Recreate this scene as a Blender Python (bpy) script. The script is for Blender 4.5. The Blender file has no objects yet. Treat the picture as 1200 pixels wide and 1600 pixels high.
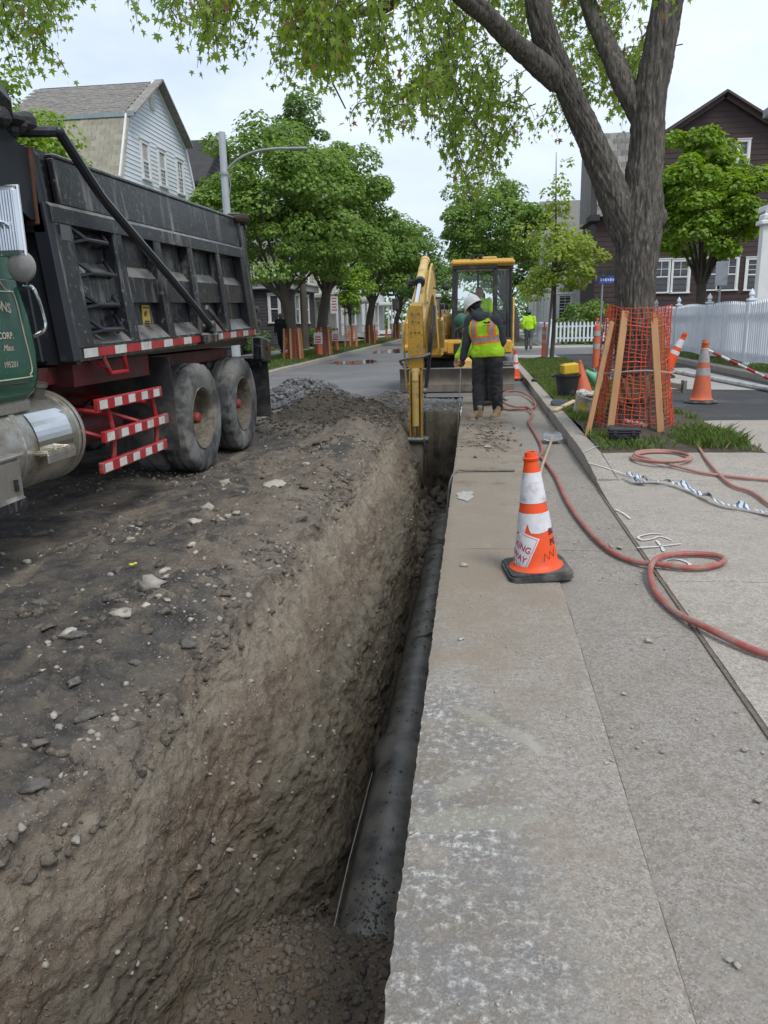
import bpy, bmesh, math, random
import numpy as np
from mathutils import Vector, Matrix
S = bpy.context.scene
COL = S.collection
R = math.radians
random.seed(7); rng = np.random.default_rng(7)

# ---------------------------------------------------------------- camera, sky, sun, exposure
CAM = dict(h=1.42, fpx=1200.0, pitch=R(13.885), yaw=R(7.218), roll=0.022)
def _cam_axes():
    p, y, r = CAM['pitch'], CAM['yaw'], CAM['roll']
    fw = Vector((-math.sin(y)*math.cos(p), math.cos(y)*math.cos(p), -math.sin(p)))
    rt0 = Vector((math.cos(y), math.sin(y), 0)); up0 = rt0.cross(fw)
    return fw, rt0*math.cos(r)-up0*math.sin(r), up0*math.cos(r)+rt0*math.sin(r)
FW, RT, UP = _cam_axes()
cam = bpy.data.cameras.new('camera'); cam.sensor_fit = 'VERTICAL'; cam.sensor_height = 36
cam.lens = 36*CAM['fpx']/1600; cam.clip_end = 2000; cam.clip_start = 0.05
co = bpy.data.objects.new('camera', cam); COL.objects.link(co)
M = Matrix((RT, UP, -FW)).transposed().to_4x4(); M.translation = (0, 0, CAM['h']); co.matrix_world = M
S.camera = co

SUN_EL, SUN_AZ = R(55), R(140)           # soft light from behind the camera, to the right
w = bpy.data.worlds.new('World'); S.world = w; w.use_nodes = True
nt = w.node_tree; nt.nodes.clear()
def wn(t): return nt.nodes.new(t)
sky = wn('ShaderNodeTexSky'); sky.sky_type = 'NISHITA'; sky.sun_disc = False
sky.sun_elevation = SUN_EL; sky.sun_rotation = SUN_AZ; sky.air_density = 1.2; sky.dust_density = 2.5
tc = wn('ShaderNodeTexCoord'); mp = wn('ShaderNodeMapping'); mp.inputs['Scale'].default_value = (1.0, 1.0, 2.6)
nz = wn('ShaderNodeTexNoise'); nz.inputs['Scale'].default_value = 2.3; nz.inputs['Detail'].default_value = 6; nz.inputs['Roughness'].default_value = 0.55
rp = wn('ShaderNodeValToRGB'); rp.color_ramp.elements[0].position = 0.36; rp.color_ramp.elements[1].position = 0.66
rp.color_ramp.elements[0].color = (4.9, 5.75, 7.1, 1); rp.color_ramp.elements[1].color = (7.1, 7.75, 8.6, 1)
mx = wn('ShaderNodeMix'); mx.data_type = 'RGBA'; mx.inputs['Factor'].default_value = 0.86
bg = wn('ShaderNodeBackground'); bg.inputs['Strength'].default_value = 0.1
ow = wn('ShaderNodeOutputWorld')
L = nt.links.new
L(tc.outputs['Generated'], mp.inputs['Vector']); L(mp.outputs[0], nz.inputs['Vector']); L(nz.outputs['Fac'], rp.inputs['Fac'])
L(sky.outputs[0], mx.inputs[6]); L(rp.outputs[0], mx.inputs[7]); L(mx.outputs[2], bg.inputs['Color']); L(bg.outputs[0], ow.inputs['Surface'])
sd = bpy.data.lights.new('sun', 'SUN'); sd.energy = 1.5; sd.angle = R(18); sd.color = (1, 0.97, 0.92)
so = bpy.data.objects.new('sun', sd); COL.objects.link(so)
sdir = Vector((math.sin(SUN_AZ)*math.cos(SUN_EL), math.cos(SUN_AZ)*math.cos(SUN_EL), math.sin(SUN_EL)))
so.rotation_euler = sdir.to_track_quat('Z', 'Y').to_euler(); so.location = (0, 0, 30)
S.view_settings.view_transform = 'Standard'; S.view_settings.look = 'None'; S.view_settings.gamma = 1
S.view_settings.use_curve_mapping = False; S.view_settings.exposure = 0.6
S.render.engine = 'CYCLES'; S.cycles.max_bounces = 6; S.cycles.diffuse_bounces = 3; S.cycles.transparent_max_bounces = 8
S.cycles.use_denoising = True

# ---------------------------------------------------------------- noise
_perm = np.random.default_rng(3).permutation(256); _perm = np.concatenate([_perm, _perm, _perm])
_g = np.random.default_rng(4).normal(size=(256, 3)); _g /= np.linalg.norm(_g, axis=1)[:, None]
def pn(P):
    P = np.asarray(P, float); I = np.floor(P).astype(int); f = P-I; I &= 255
    u = f*f*f*(f*(f*6-15)+10); out = 0
    for dx in (0, 1):
        wx = u[:, 0] if dx else 1-u[:, 0]; hx = _perm[I[:, 0]+dx]
        for dy in (0, 1):
            wy = u[:, 1] if dy else 1-u[:, 1]; hy = _perm[hx+((I[:, 1]+dy) & 255)]
            for dz in (0, 1):
                wz = u[:, 2] if dz else 1-u[:, 2]; g = _g[_perm[hy+((I[:, 2]+dz) & 255)]]
                out = out+wx*wy*wz*(g[:, 0]*(f[:, 0]-dx)+g[:, 1]*(f[:, 1]-dy)+g[:, 2]*(f[:, 2]-dz))
    return out*1.6
def fbm(P, o=4, g=0.5, ridge=False):
    a, s, n = 0, 1.0, 0
    for i in range(o):
        v = pn(P*2.03**i+17.3*i)
        if ridge: v = 0.5-np.abs(v)
        a = a+v*s; n += s; s *= g
    return a/n
def sm(e0, e1, x):
    t = np.clip((np.asarray(x, float)-e0)/(e1-e0), 0, 1); return t*t*(3-2*t)

# ---------------------------------------------------------------- materials
MATS = {}
def mat(name, c, c2=None, scale=6.0, rough=0.6, metal=0.0, bump=0.0, bscale=40.0, spec=0.4, dirt=None, dsc=2.0, damt=0.5,
        coord='pos', stretch=None, rvar=0.0, coat=0.0, streak=None, alpha=None, emit=None, detail=6, randcol=0.0, c3=None, s3=60, a3=0.4, dust=None):
    if name in MATS: return MATS[name]
    m = bpy.data.materials.new(name); m.use_nodes = True; t = m.node_tree; N = t.nodes.new; K = t.links.new
    b = t.nodes['Principled BSDF']
    b.inputs['Roughness'].default_value = rough; b.inputs['Metallic'].default_value = metal
    b.inputs['Specular IOR Level'].default_value = spec; b.inputs['Coat Weight'].default_value = coat
    if coord == 'pos': vec = N('ShaderNodeNewGeometry').outputs['Position']
    else: vec = N('ShaderNodeTexCoord').outputs['Object']
    if stretch:
        mpn = N('ShaderNodeMapping'); mpn.inputs['Scale'].default_value = stretch; K(vec, mpn.inputs[0]); vec2 = mpn.outputs[0]
    else: vec2 = vec
    def noise(sc, det=detail, v=None, ro=0.6):
        n = N('ShaderNodeTexNoise'); n.inputs['Scale'].default_value = sc; n.inputs['Detail'].default_value = det; n.inputs['Roughness'].default_value = ro
        K(v or vec2, n.inputs['Vector']); return n.outputs['Fac']
    def ramp(f, a, bb):
        r = N('ShaderNodeMapRange'); r.inputs[1].default_value = a; r.inputs[2].default_value = bb; K(f, r.inputs[0]); return r.outputs[0]
    def mix(f, a, bb):
        x = N('ShaderNodeMix'); x.data_type = 'RGBA'
        for sock, val in ((x.inputs['Factor'], f), (x.inputs[6], a), (x.inputs[7], bb)):
            if hasattr(val, 'is_linked') or hasattr(val, 'links'): K(val, sock)
            else: sock.default_value = val if not isinstance(val, tuple) else (*val, 1)[:4]
        return x.outputs[2]
    out = None
    if c2 is None: c2 = tuple(v*0.78 for v in c)
    out = mix(ramp(noise(scale), 0.35, 0.65), c, c2)
    if c3: out = mix(ramp(noise(s3, 3), 0.62-0.25*a3, 0.68), out, c3)
    if streak:
        ms = N('ShaderNodeMapping'); ms.inputs['Scale'].default_value = (1, 1, 0.09); K(vec, ms.inputs[0])
        out = mix(ramp(noise(streak[1], 5, ms.outputs[0]), 0.55, 0.72), out, streak[0])
    if dirt:
        out = mix(ramp(noise(dsc, 8, None, 0.7), 0.62-damt*0.35, 0.75-damt*0.25), out, dirt)
        rr = N('ShaderNodeMapRange'); rr.inputs[3].default_value = rough; rr.inputs[4].default_value = min(1, rough+0.35)
        K(ramp(noise(dsc, 8, None, 0.7), 0.62-damt*0.35, 0.75-damt*0.25), rr.inputs[0]); K(rr.outputs[0], b.inputs['Roughness'])
    if dust:
        gn = N('ShaderNodeNewGeometry'); sz = N('ShaderNodeSeparateXYZ'); K(gn.outputs['True Normal'], sz.inputs[0])
        mm = N('ShaderNodeMath'); mm.operation = 'MULTIPLY'; K(ramp(sz.outputs[2], 0.15, 0.6), mm.inputs[0]); K(ramp(noise(5, 6), 0.3, 0.6), mm.inputs[1]); out = mix(mm.outputs[0], out, dust)
    if randcol:
        oi = N('ShaderNodeObjectInfo'); hs = N('ShaderNodeHueSaturation')
        mr = N('ShaderNodeMapRange'); mr.inputs[3].default_value = 1-randcol; mr.inputs[4].default_value = 1+randcol
        K(oi.outputs['Random'], mr.inputs[0]); K(mr.outputs[0], hs.inputs['Value']); K(out, hs.inputs['Color']); out = hs.outputs[0]
    K(out, b.inputs['Base Color'])
    if bump:
        bn = N('ShaderNodeBump'); bn.inputs['Strength'].default_value = min(1, bump); bn.inputs['Distance'].default_value = 0.01*max(1, bump)
        K(noise(bscale, 6), bn.inputs['Height']); K(bn.outputs[0], b.inputs['Normal'])
    if emit: b.inputs['Emission Color'].default_value = (*emit[0], 1); b.inputs['Emission Strength'].default_value = emit[1]
    if alpha is not None: b.inputs['Alpha'].default_value = alpha
    m['_b'] = 1; MATS[name] = m; return m
def glassmat(name, tint=(0.6, 0.7, 0.68), thru=0.6, rough=0.03):
    if name in MATS: return MATS[name]
    m = bpy.data.materials.new(name); m.use_nodes = True; t = m.node_tree; N = t.nodes.new; K = t.links.new; t.nodes.clear()
    o = N('ShaderNodeOutputMaterial'); mi = N('ShaderNodeMixShader'); tr = N('ShaderNodeBsdfTransparent'); gl = N('ShaderNodeBsdfGlossy'); fr = N('ShaderNodeFresnel')
    df = N('ShaderNodeBsdfDiffuse'); df.inputs[0].default_value = (0.02, 0.025, 0.025, 1); m2 = N('ShaderNodeMixShader'); m2.inputs[0].default_value = thru
    tr.inputs[0].default_value = (*tint, 1); gl.inputs['Roughness'].default_value = rough; fr.inputs[0].default_value = 1.5
    K(df.outputs[0], m2.inputs[1]); K(tr.outputs[0], m2.inputs[2]); K(fr.outputs[0], mi.inputs[0]); K(m2.outputs[0], mi.inputs[1]); K(gl.outputs[0], mi.inputs[2]); K(mi.outputs[0], o.inputs[0])
    MATS[name] = m; return m
def leafmat(name, c1, c2, c3=None, trans=0.4):
    if name in MATS: return MATS[name]
    m = bpy.data.materials.new(name); m.use_nodes = True; t = m.node_tree; N = t.nodes.new; K = t.links.new; t.nodes.clear()
    o = N('ShaderNodeOutputMaterial'); a = N('ShaderNodeAttribute'); a.attribute_name = 'var'
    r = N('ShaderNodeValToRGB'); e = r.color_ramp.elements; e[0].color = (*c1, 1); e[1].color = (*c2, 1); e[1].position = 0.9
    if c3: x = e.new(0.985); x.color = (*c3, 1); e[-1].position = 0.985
    d = N('ShaderNodeBsdfPrincipled'); d.inputs['Roughness'].default_value = 0.5; d.inputs['Specular IOR Level'].default_value = 0.35
    tl = N('ShaderNodeBsdfTranslucent'); hs = N('ShaderNodeHueSaturation'); hs.inputs['Value'].default_value = 1.5; hs.inputs['Saturation'].default_value = 1.1; hs.inputs['Hue'].default_value = 0.485
    mi = N('ShaderNodeMixShader'); mi.inputs[0].default_value = trans
    K(a.outputs['Fac'], r.inputs[0]); K(r.outputs[0], d.inputs['Base Color']); K(r.outputs[0], hs.inputs['Color']); K(hs.outputs[0], tl.inputs[0])
    K(d.outputs[0], mi.inputs[1]); K(tl.outputs[0], mi.inputs[2]); K(mi.outputs[0], o.inputs[0]); MATS[name] = m; return m

# ---------------------------------------------------------------- objects
BASE = {}
def tag(o, label=None, cat=None, group=None, kind=None):
    if label: o['label'] = label
    if cat: o['category'] = cat
    if group: o['group'] = group
    if kind: o['kind'] = kind
    return o
def thing(name, label, cat, loc=(0, 0, 0), group=None, rz=0.0):
    o = bpy.data.objects.new(name, None); COL.objects.link(o); o.location = loc; o.rotation_euler[2] = rz
    o.empty_display_size = 0.2; BASE[o.name] = Vector(loc); return tag(o, label, cat, group)
def link(name, me, m=None, parent=None, world=True):
    o = bpy.data.objects.new(name, me); COL.objects.link(o)
    if m is not None and not me.materials:
        for x in (m if isinstance(m, (list, tuple)) else [m]): me.materials.append(x)
    if parent is not None: o.parent = parent; BASE[o.name] = BASE.get(parent.name, Vector((0, 0, 0)))
    return o
def copy_tree(o, parent=None):
    c = o.copy(); COL.objects.link(c)
    if parent is not None: c.parent = parent
    for ch in list(o.children): copy_tree(ch, c)
    return c
def mesh_np(name, V, F, var=None, smooth=False, mi=None):
    me = bpy.data.meshes.new(name); V = np.asarray(V, np.float32); F = np.asarray(F, np.int32); k = F.shape[1]
    me.vertices.add(len(V)); me.vertices.foreach_set('co', V.ravel())
    me.loops.add(F.size); me.loops.foreach_set('vertex_index', F.ravel())
    me.polygons.add(len(F)); me.polygons.foreach_set('loop_start', np.arange(0, F.size, k, dtype=np.int32))
    me.polygons.foreach_set('loop_total', np.full(len(F), k, np.int32))
    if mi is not None: me.polygons.foreach_set('material_index', np.asarray(mi, np.int32))
    me.update(calc_edges=True); me.validate()
    if var is not None:
        a = me.attributes.new('var', 'FLOAT', 'POINT'); a.data.foreach_set('value', np.asarray(var, np.float32))
    if smooth: me.shade_smooth()
    return me
def rotm(rx=0, ry=0, rz=0):
    return Matrix.Rotation(rz, 3, 'Z') @ Matrix.Rotation(ry, 3, 'Y') @ Matrix.Rotation(rx, 3, 'X')
def frame(d):
    d = Vector(d).normalized(); a = Vector((0, 0, 1)) if abs(d.z) < 0.95 else Vector((1, 0, 0))
    x = a.cross(d).normalized(); return x, d.cross(x), d
class MB:
    def __init__(s): s.v = []; s.f = []; s.m = []
    def add(s, V, F, mi=0):
        n = len(s.v); s.v += [tuple(x) for x in V]; s.f += [tuple(i+n for i in f) for f in F]; s.m += [mi]*len(F); return s
    def box(s, c, size, rot=None, bev=0.0, mi=0):
        h = [x/2 for x in size]; c = Vector(c); b = min(bev, 0.45*min(size))
        V = []; F = []
        if b <= 0:
            for i in range(8): V.append(Vector((h[0] if i & 1 else -h[0], h[1] if i & 2 else -h[1], h[2] if i & 4 else -h[2])))
            F = [(0, 2, 3, 1), (4, 5, 7, 6), (0, 1, 5, 4), (2, 6, 7, 3), (0, 4, 6, 2), (1, 3, 7, 5)]
        else:
            idx = {}
            for i in range(8):
                sg = [1 if i & (1 << k) else -1 for k in range(3)]
                for k in range(3):
                    p = [sg[j]*(h[j]-b) for j in range(3)]; p[k] = sg[k]*h[k]; idx[(i, k)] = len(V); V.append(Vector(p))
            for k in range(3):
                a, d = (k+1) % 3, (k+2) % 3
                for sg in (0, 1):
                    base = (1 << k) if sg else 0
                    q = [base, base | 1 << a, base | 1 << a | 1 << d, base | 1 << d]
                    if not sg: q = q[::-1]
                    F.append(tuple(idx[(i, k)] for i in q))
            for k in range(3):
                a, d = (k+1) % 3, (k+2) % 3
                for sa in (0, 1):
                    for sd_ in (0, 1):
                        i0 = (sa << a) | (sd_ << d); i1 = i0 | 1 << k
                        q = (idx[(i0, a)], idx[(i1, a)], idx[(i1, d)], idx[(i0, d)])
                        F.append(q if sa != sd_ else q[::-1])
            for i in range(8):
                q = (idx[(i, 0)], idx[(i, 1)], idx[(i, 2)])
                F.append(q if bin(i).count('1') % 2 else q[::-1])
        if rot is not None: V = [rot @ p for p in V]
        return s.add([p+c for p in V], F, mi)
    def bar(s, p0, p1, w, h, bev=0.0, up=None, mi=0):
        p0, p1 = Vector(p0), Vector(p1); d = (p1-p0); l = d.length; y = d.normalized()
        u = Vector(up) if up else (Vector((0, 0, 1)) if abs(y.z) < 0.95 else Vector((1, 0, 0)))
        x = y.cross(u).normalized(); z = x.cross(y)
        return s.box((p0+p1)/2, (w, l, h), Matrix((x, y, z)).transposed(), bev, mi)
    def cyl(s, p0, p1, r0, r1=None, n=14, mi=0, caps=True):
        return s.tube([p0, p1], [r0, r0 if r1 is None else r1], n, mi, caps)
    def tube(s, pts, r, n=8, mi=0, caps=True, flat=1.0):
        pts = [Vector(p) for p in pts]; k = len(pts)
        if not isinstance(r, (list, tuple)): r = [r]*k
        d0 = (pts[1]-pts[0]).normalized(); x, y, _ = frame(d0); V = []; F = []
        for i, p in enumerate(pts):
            d = (pts[min(i+1, k-1)]-pts[max(i-1, 0)]).normalized()
            x = (x-d*x.dot(d)).normalized(); y = d.cross(x)
            for j in range(n):
                a = 2*math.pi*j/n; V.append(p+x*math.cos(a)*r[i]+y*math.sin(a)*r[i]*flat)
        for i in range(k-1):
            for j in range(n):
                j2 = (j+1) % n; F.append((i*n+j, i*n+j2, (i+1)*n+j2, (i+1)*n+j))
        if caps: F.append(tuple(range(n))[::-1]); F.append(tuple((k-1)*n+j for j in range(n)))
        return s.add(V, F, mi)
    def lathe(s, prof, n=24, o=(0, 0, 0), axis=(0, 0, 1), mi=0, caps=False):
        x, y, d = frame(axis); o = Vector(o); V = []; F = []; k = len(prof)
        for r, z in prof:
            for j in range(n):
                a = 2*math.pi*j/n; V.append(o+d*z+x*math.cos(a)*r+y*math.sin(a)*r)
        for i in range(k-1):
            for j in range(n):
                j2 = (j+1) % n; F.append((i*n+j, i*n+j2, (i+1)*n+j2, (i+1)*n+j))
        if caps: F.append(tuple(range(n))[::-1]); F.append(tuple((k-1)*n+j for j in range(n)))
        return s.add(V, F, mi)
    def prism(s, poly, a0, a1, ax='x', mi=0):
        # poly in the plane across the axis: x -> (y,z), y -> (x,z), z -> (x,y)
        def P(p, a): return {'x': (a, p[0], p[1]), 'y': (p[0], a, p[1]), 'z': (p[0], p[1], a)}[ax]
        n = len(poly); V = [P(p, a0) for p in poly]+[P(p, a1) for p in poly]
        area = sum(poly[i][0]*poly[(i+1) % n][1]-poly[(i+1) % n][0]*poly[i][1] for i in range(n))
        if ax == 'y': area = -area
        fl = (area > 0) == (a1 > a0)
        F = [tuple(range(n))[::-1], tuple(range(n, 2*n))]+[(i, (i+1) % n, n+(i+1) % n, n+i) for i in range(n)]
        if not fl: F = [f[::-1] for f in F]
        return s.add(V, F, mi)
    def ell(s, c, r, n=12, m=8, rot=None, mi=0):
        V = []; F = []; c = Vector(c)
        for i in range(m+1):
            t = math.pi*i/m
            for j in range(n):
                a = 2*math.pi*j/n; p = Vector((r[0]*math.sin(t)*math.cos(a), r[1]*math.sin(t)*math.sin(a), r[2]*math.cos(t)))
                V.append(c+(rot @ p if rot is not None else p))
        for i in range(m):
            for j in range(n):
                j2 = (j+1) % n; F.append((i*n+j, (i+1)*n+j, (i+1)*n+j2, i*n+j2))
        return s.add(V, F, mi)
    def quad(s, a, b, c, d, mi=0): return s.add([a, b, c, d], [(0, 1, 2, 3)], mi)
    def xf(s, Mx): s.v = [tuple(Mx @ Vector(p)) for p in s.v]; return s
    def mesh(s, name, off=None, smooth=32):
        me = bpy.data.meshes.new(name); V = s.v
        if off is not None: V = [(x-off[0], y-off[1], z-off[2]) for x, y, z in V]
        me.from_pydata(V, [], s.f); me.polygons.foreach_set('material_index', s.m); me.update()
        if smooth:
            me.shade_smooth(); me.set_sharp_from_angle(angle=R(smooth))
        return me
    def build(s, name, m, parent=None, smooth=32, fix=False):
        off = BASE.get(parent.name) if parent is not None else None
        me = s.mesh(name, off, smooth)
        if fix:
            bm = bmesh.new(); bm.from_mesh(me); bmesh.ops.remove_doubles(bm, verts=bm.verts, dist=1e-5); bmesh.ops.recalc_face_normals(bm, faces=bm.faces); bm.to_mesh(me); bm.free()
        return link(name, me, m, parent)
def catmull(pts, n=8):
    P = [np.array(p, float) for p in pts]; P = [2*P[0]-P[1]]+P+[2*P[-1]-P[-2]]; out = []
    for i in range(1, len(P)-2):
        for k in range(n):
            t = k/n; out.append(0.5*((2*P[i])+(-P[i-1]+P[i+1])*t+(2*P[i-1]-5*P[i]+4*P[i+1]-P[i+2])*t*t+(-P[i-1]+3*P[i]-3*P[i+1]+P[i+2])*t**3))
    out.append(P[-2]); return [tuple(x) for x in out]
def textmesh(txt, size, font_bold=False, shear=0.0, spacing=1.0):
    cu = bpy.data.curves.new('t', 'FONT'); cu.body = txt; cu.size = size; cu.shear = shear; cu.space_character = spacing; cu.resolution_u = 3
    cu.align_x = 'LEFT'
    if font_bold: cu.offset = size*0.018
    o = bpy.data.objects.new('t', cu); COL.objects.link(o); bpy.context.view_layer.update()
    me = bpy.data.meshes.new_from_object(o.evaluated_get(bpy.context.evaluated_depsgraph_get()))
    V = [v.co.copy() for v in me.vertices]; F = [tuple(p.vertices) for p in me.polygons]
    bpy.data.objects.remove(o); bpy.data.meshes.remove(me); return V, F

# ================================================================ ground, road, trench
XK, XTR = 1.02, -0.22
def xtr(y): return -0.178-0.0088*np.asarray(y, float)
#                    # kerb line, trench edge of the slab
asph = mat('asphalt', (0.15, 0.15, 0.155), (0.12, 0.12, 0.125), 0.8, rough=0.85, bump=0.6, bscale=160, c3=(0.16, 0.155, 0.15), s3=90, a3=0.3, dirt=(0.19, 0.18, 0.165), dsc=0.5, damt=0.35)
asph_new = mat('new_asphalt', (0.042, 0.043, 0.046), (0.058, 0.058, 0.06), 2.0, rough=0.85, bump=0.8, bscale=200, dirt=(0.11, 0.105, 0.095), dsc=1.5, damt=0.2)
lawn_m = mat('lawn_soil', (0.07, 0.085, 0.035), (0.09, 0.075, 0.05), 2.5, rough=0.95, bump=1, bscale=60)
earth_m = mat('earth', (0.085, 0.068, 0.05), (0.06, 0.048, 0.036), 5, rough=0.95, bump=1.0, bscale=90)
conc_far = mat('pale_concrete', (0.36, 0.345, 0.32), (0.3, 0.285, 0.26), 1.2, rough=0.9, bump=0.3, bscale=120)

def sheet(name, rects, z, m, kind='structure'):
    b = MB()
    for x0, x1, y0, y1 in rects: b.quad((x0, y0, z), (x1, y0, z), (x1, y1, z), (x0, y1, z))
    o = b.build(name, m, smooth=0); tag(o, kind=kind); return o
# big ground to the horizon with a hole where the street is dug up
sheet('ground', [(-700, 700, 15.2, 900), (-700, 700, -300, -3), (-700, -6.2, -3, 15.2), (XK+0.02, 700, -3, 15.2)], -0.09, lawn_m)
sheet('road', [(-5.95, XK, 14.9, 320), (-5.95, XK, -60, -3)], -0.006, asph)
sheet('side_street', [(XK+0.01, 60, 29.3, 37.2)], -0.002, asph)

# wet film near the left kerb: shallow puddles
wet = mat('puddle_water', (0.03, 0.032, 0.034), (0.05, 0.05, 0.05), 2, rough=0.06, spec=0.6)
def blob(name, cx, cy, rx, ry, z, m, seed=0, n=44, amp=0.35, kind=None, parent=None):
    a = np.linspace(0, 2*np.pi, n, endpoint=False)
    r = 1+amp*fbm(np.c_[np.cos(a)*1.3+seed*5.1, np.sin(a)*1.3, np.full(n, seed*1.7)], 4)*2
    b = MB(); V = [(cx, cy, z)]+[(cx+rx*r[i]*math.cos(a[i]), cy+ry*r[i]*math.sin(a[i]), z) for i in range(n)]
    b.add(V, [(0, i+1, (i+1) % n+1) for i in range(n)]); o = b.build(name, m, parent, smooth=0)
    if kind: tag(o, kind=kind)
    return o
for i, (x, y, rx, ry) in enumerate([(-4.6, 28.6, 0.95, 1.6), (-3.6, 39, 1.5, 3.2), (-2.6, 44, 1.6, 4)]):
    o = blob('puddle', x, y, rx, ry, -0.001+0.0005*i, wet, i+1)
    tag(o, ['small dark puddle beside the left kerb nearest the truck', 'long wet patch on the road further up by the left kerb', 'farthest wet patch in the middle of the road'][i], 'puddle', kind='structure')

# --- dug-up ground: one dense sheet, folded down into the trench
def rim_x(y): return -1.2-0.25*sm(2.2, 1.0, y)-0.35*sm(1.4, 0.4, y)-0.05*sm(9.5, 11.5, y)
def foot_x(y): return -0.70-0.30*sm(3.7, 2.5, y)-0.25*sm(2.5, 1.3, y)-0.16*sm(8, 11, y)
def floor_z(y): return -1.53+0.42*sm(3.3, 2.55, y)+0.14*sm(7.2, 9.4, y)
yr = np.concatenate([np.linspace(-3, 0.85, 26, endpoint=False), np.exp(np.linspace(math.log(0.85), math.log(15.3), 650)), np.linspace(12.58, 12.98, 50)]); yr = np.unique(np.round(yr, 4))
def ctrl(y):
    rx, fx, fz = rim_x(y), foot_x(y), floor_z(y)
    mx_ = rx+(fx-rx)*0.82; mz = -0.66
    return [(-5.97, -0.02), (rx, 0.0), (mx_, mz), (fx, fz), (float(xtr(y))-0.05, fz), (float(xtr(y))-0.015, -0.17)]
t_left = 1-(np.linspace(0, 1, 215)**1.35)          # 1 = far left .. 0 = rim
seg_n = [None, 105, 105, 62, 26]
NX = 215+sum(seg_n[1:])
V = np.zeros((len(yr), NX, 3)); UU = np.zeros((len(yr), NX)); 
C6 = [np.array([[c[k][0], c[k][1]] for c in [ctrl(y) for y in yr]]) for k in range(6)]
cols = []; segid = []; 
for t in np.linspace(0, 1, 215): 
    tt = 1-(1-t)**1.5; cols.append(C6[0]*(1-tt)+C6[1]*tt); segid.append(tt)
for k in range(1, 5):
    for j in range(1, seg_n[k]+1):
        t = j/seg_n[k]; cols.append(C6[k]*(1-t)+C6[k+1]*t); segid.append(k+t)
G = np.stack(cols, 1)                                # rows, cols, (x,z)
# soften the profile corners
for _ in range(4): G[:, 190:-6] = G[:, 190:-6]*0.5+0.25*(G[:, 189:-7]+G[:, 191:-5])
V[..., 0] = G[..., 0]; V[..., 2] = G[..., 1]; V[..., 1] = yr[:, None]
seg = np.array(segid)[None, :].repeat(len(yr), 0)
# the far end of the trench closes at y = 12.7
P = V.reshape(-1, 3).copy(); sg = seg.ravel()
inside = sm(1.0, 1.6, sg)*sm(5.0, 4.4, sg)
endw = 12.75+0.12*fbm(P*np.array([2, 0, 2])+3, 3)
ramp_end = sm(endw-0.10, endw+0.10, P[:, 1])
P[:, 2] = P[:, 2]*(1-ramp_end)+(-0.03+0*P[:, 2])*ramp_end
near_right = (sg > 3.98)
# normals of the smooth profile
Vs = P.reshape(V.shape); du = np.gradient(Vs, axis=1); dv = np.gradient(Vs, axis=0)
Nn = np.cross(du, dv).reshape(-1, 3); Nn /= np.linalg.norm(Nn, axis=1)[:, None]+1e-9
top = sm(1.15, 0.9, sg); up_slope = sm(0.9, 1.1, sg)*sm(2.3, 1.9, sg); low = sm(1.8, 2.2, sg)*sm(3.15, 2.95, sg); flo = sm(2.95, 3.1, sg)*sm(4.2, 3.9, sg)
Q = P.copy()
lr = fbm(Q*1.1+5, 3); mr_ = fbm(Q*4.2+9, 4); hr = fbm(Q*14+2, 4, 0.55); rdg = fbm(Q*np.array([5, 2.2, 5])+31, 4, 0.55, True)
peb = np.maximum(0, fbm(Q*38+4, 2)-0.12)
fade_edge = sm(0.0, 0.12, (sg*0+1)*(Q[:, 0]+5.97))*sm(15.3, 14.2, Q[:, 1])
d_top = 0.035*lr+0.030*mr_+0.023*hr+0.014*peb+0.006*fbm(Q*45+6, 2)
clod = np.maximum(0, fbm(Q*7.5+40, 3, 0.5))*sm(0.0, 0.3, fbm(Q*0.9+70, 2)+0.17)
d_top = d_top+0.10*clod
spoil = np.exp(-((Q[:, 0]+1.55)/0.3)**2)*0.07*(1+1.2*fbm(Q*1.6+11, 3))
def mound(cx, cy, rx, ry, h, ph=0): 
    q = ((Q[:, 0]-cx)/rx)**2+((Q[:, 1]-cy)/ry)**2
    return h*np.exp(-q*1.4)*(1+0.35*fbm(Q*2.6+ph, 4))
heap = mound(-2.3, 11.3, 0.8, 1.15, 0.42, 3)+mound(-1.75, 10.1, 0.45, 0.8, 0.16, 8)+mound(-3.0, 13.1, 0.95, 0.75, 0.5, 5)+mound(-1.2, 13.9, 1.6, 0.7, 0.14, 6)
rut = -0.03*np.exp(-((Q[:, 0]+2.9)/0.22)**2)-0.02*np.exp(-((Q[:, 0]+2.35)/0.1)**2)*sm(7, 3, Q[:, 1])
trk = sm(-2.55, -3.0, Q[:, 0])*sm(11, 10, Q[:, 1])     # packed flat below the truck
zt = (d_top*(1-0.75*trk)+spoil*(1-trk)+heap*top+rut)*top*fade_edge
cut = fbm(Q*np.array([3.2, 1.5, 1.2])+21, 4, 0.55)
d_up = 0.055*lr+0.045*cut+0.022*mr_+0.015*hr+0.01*peb-0.05*np.maximum(0, fbm(Q*5.5+120, 3)-0.2)+sm(1.35, 1.8, sg)*(0.03*mr_+0.035*rdg+0.018*hr)+0.006*fbm(Q*34+3, 2)
blocky = np.floor(fbm(Q*np.array([6, 4, 5])+50, 3)*5)/5
vh = fbm(Q*30+13, 3, 0.6); d_low = 0.05*lr+0.06*cut+0.04*mr_+0.045*rdg+0.026*hr+0.035*blocky+0.010*vh
fl_clod = np.maximum(0, fbm(Q*6.5+60, 3))*sm(7.2, 8.8, Q[:, 1])
d_flo = 0.03*mr_+0.025*hr+0.02*peb+0.28*fl_clod*sm(-0.9, -0.7, Q[:, 0])+0.03*np.maximum(0, fbm(Q*22+8, 2))*sm(3.4, 2.8, Q[:, 1])
tr = 1-ramp_end
disp = (up_slope*d_up+low*d_low+flo*d_flo)*tr
disp[near_right] *= 0.15
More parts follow.
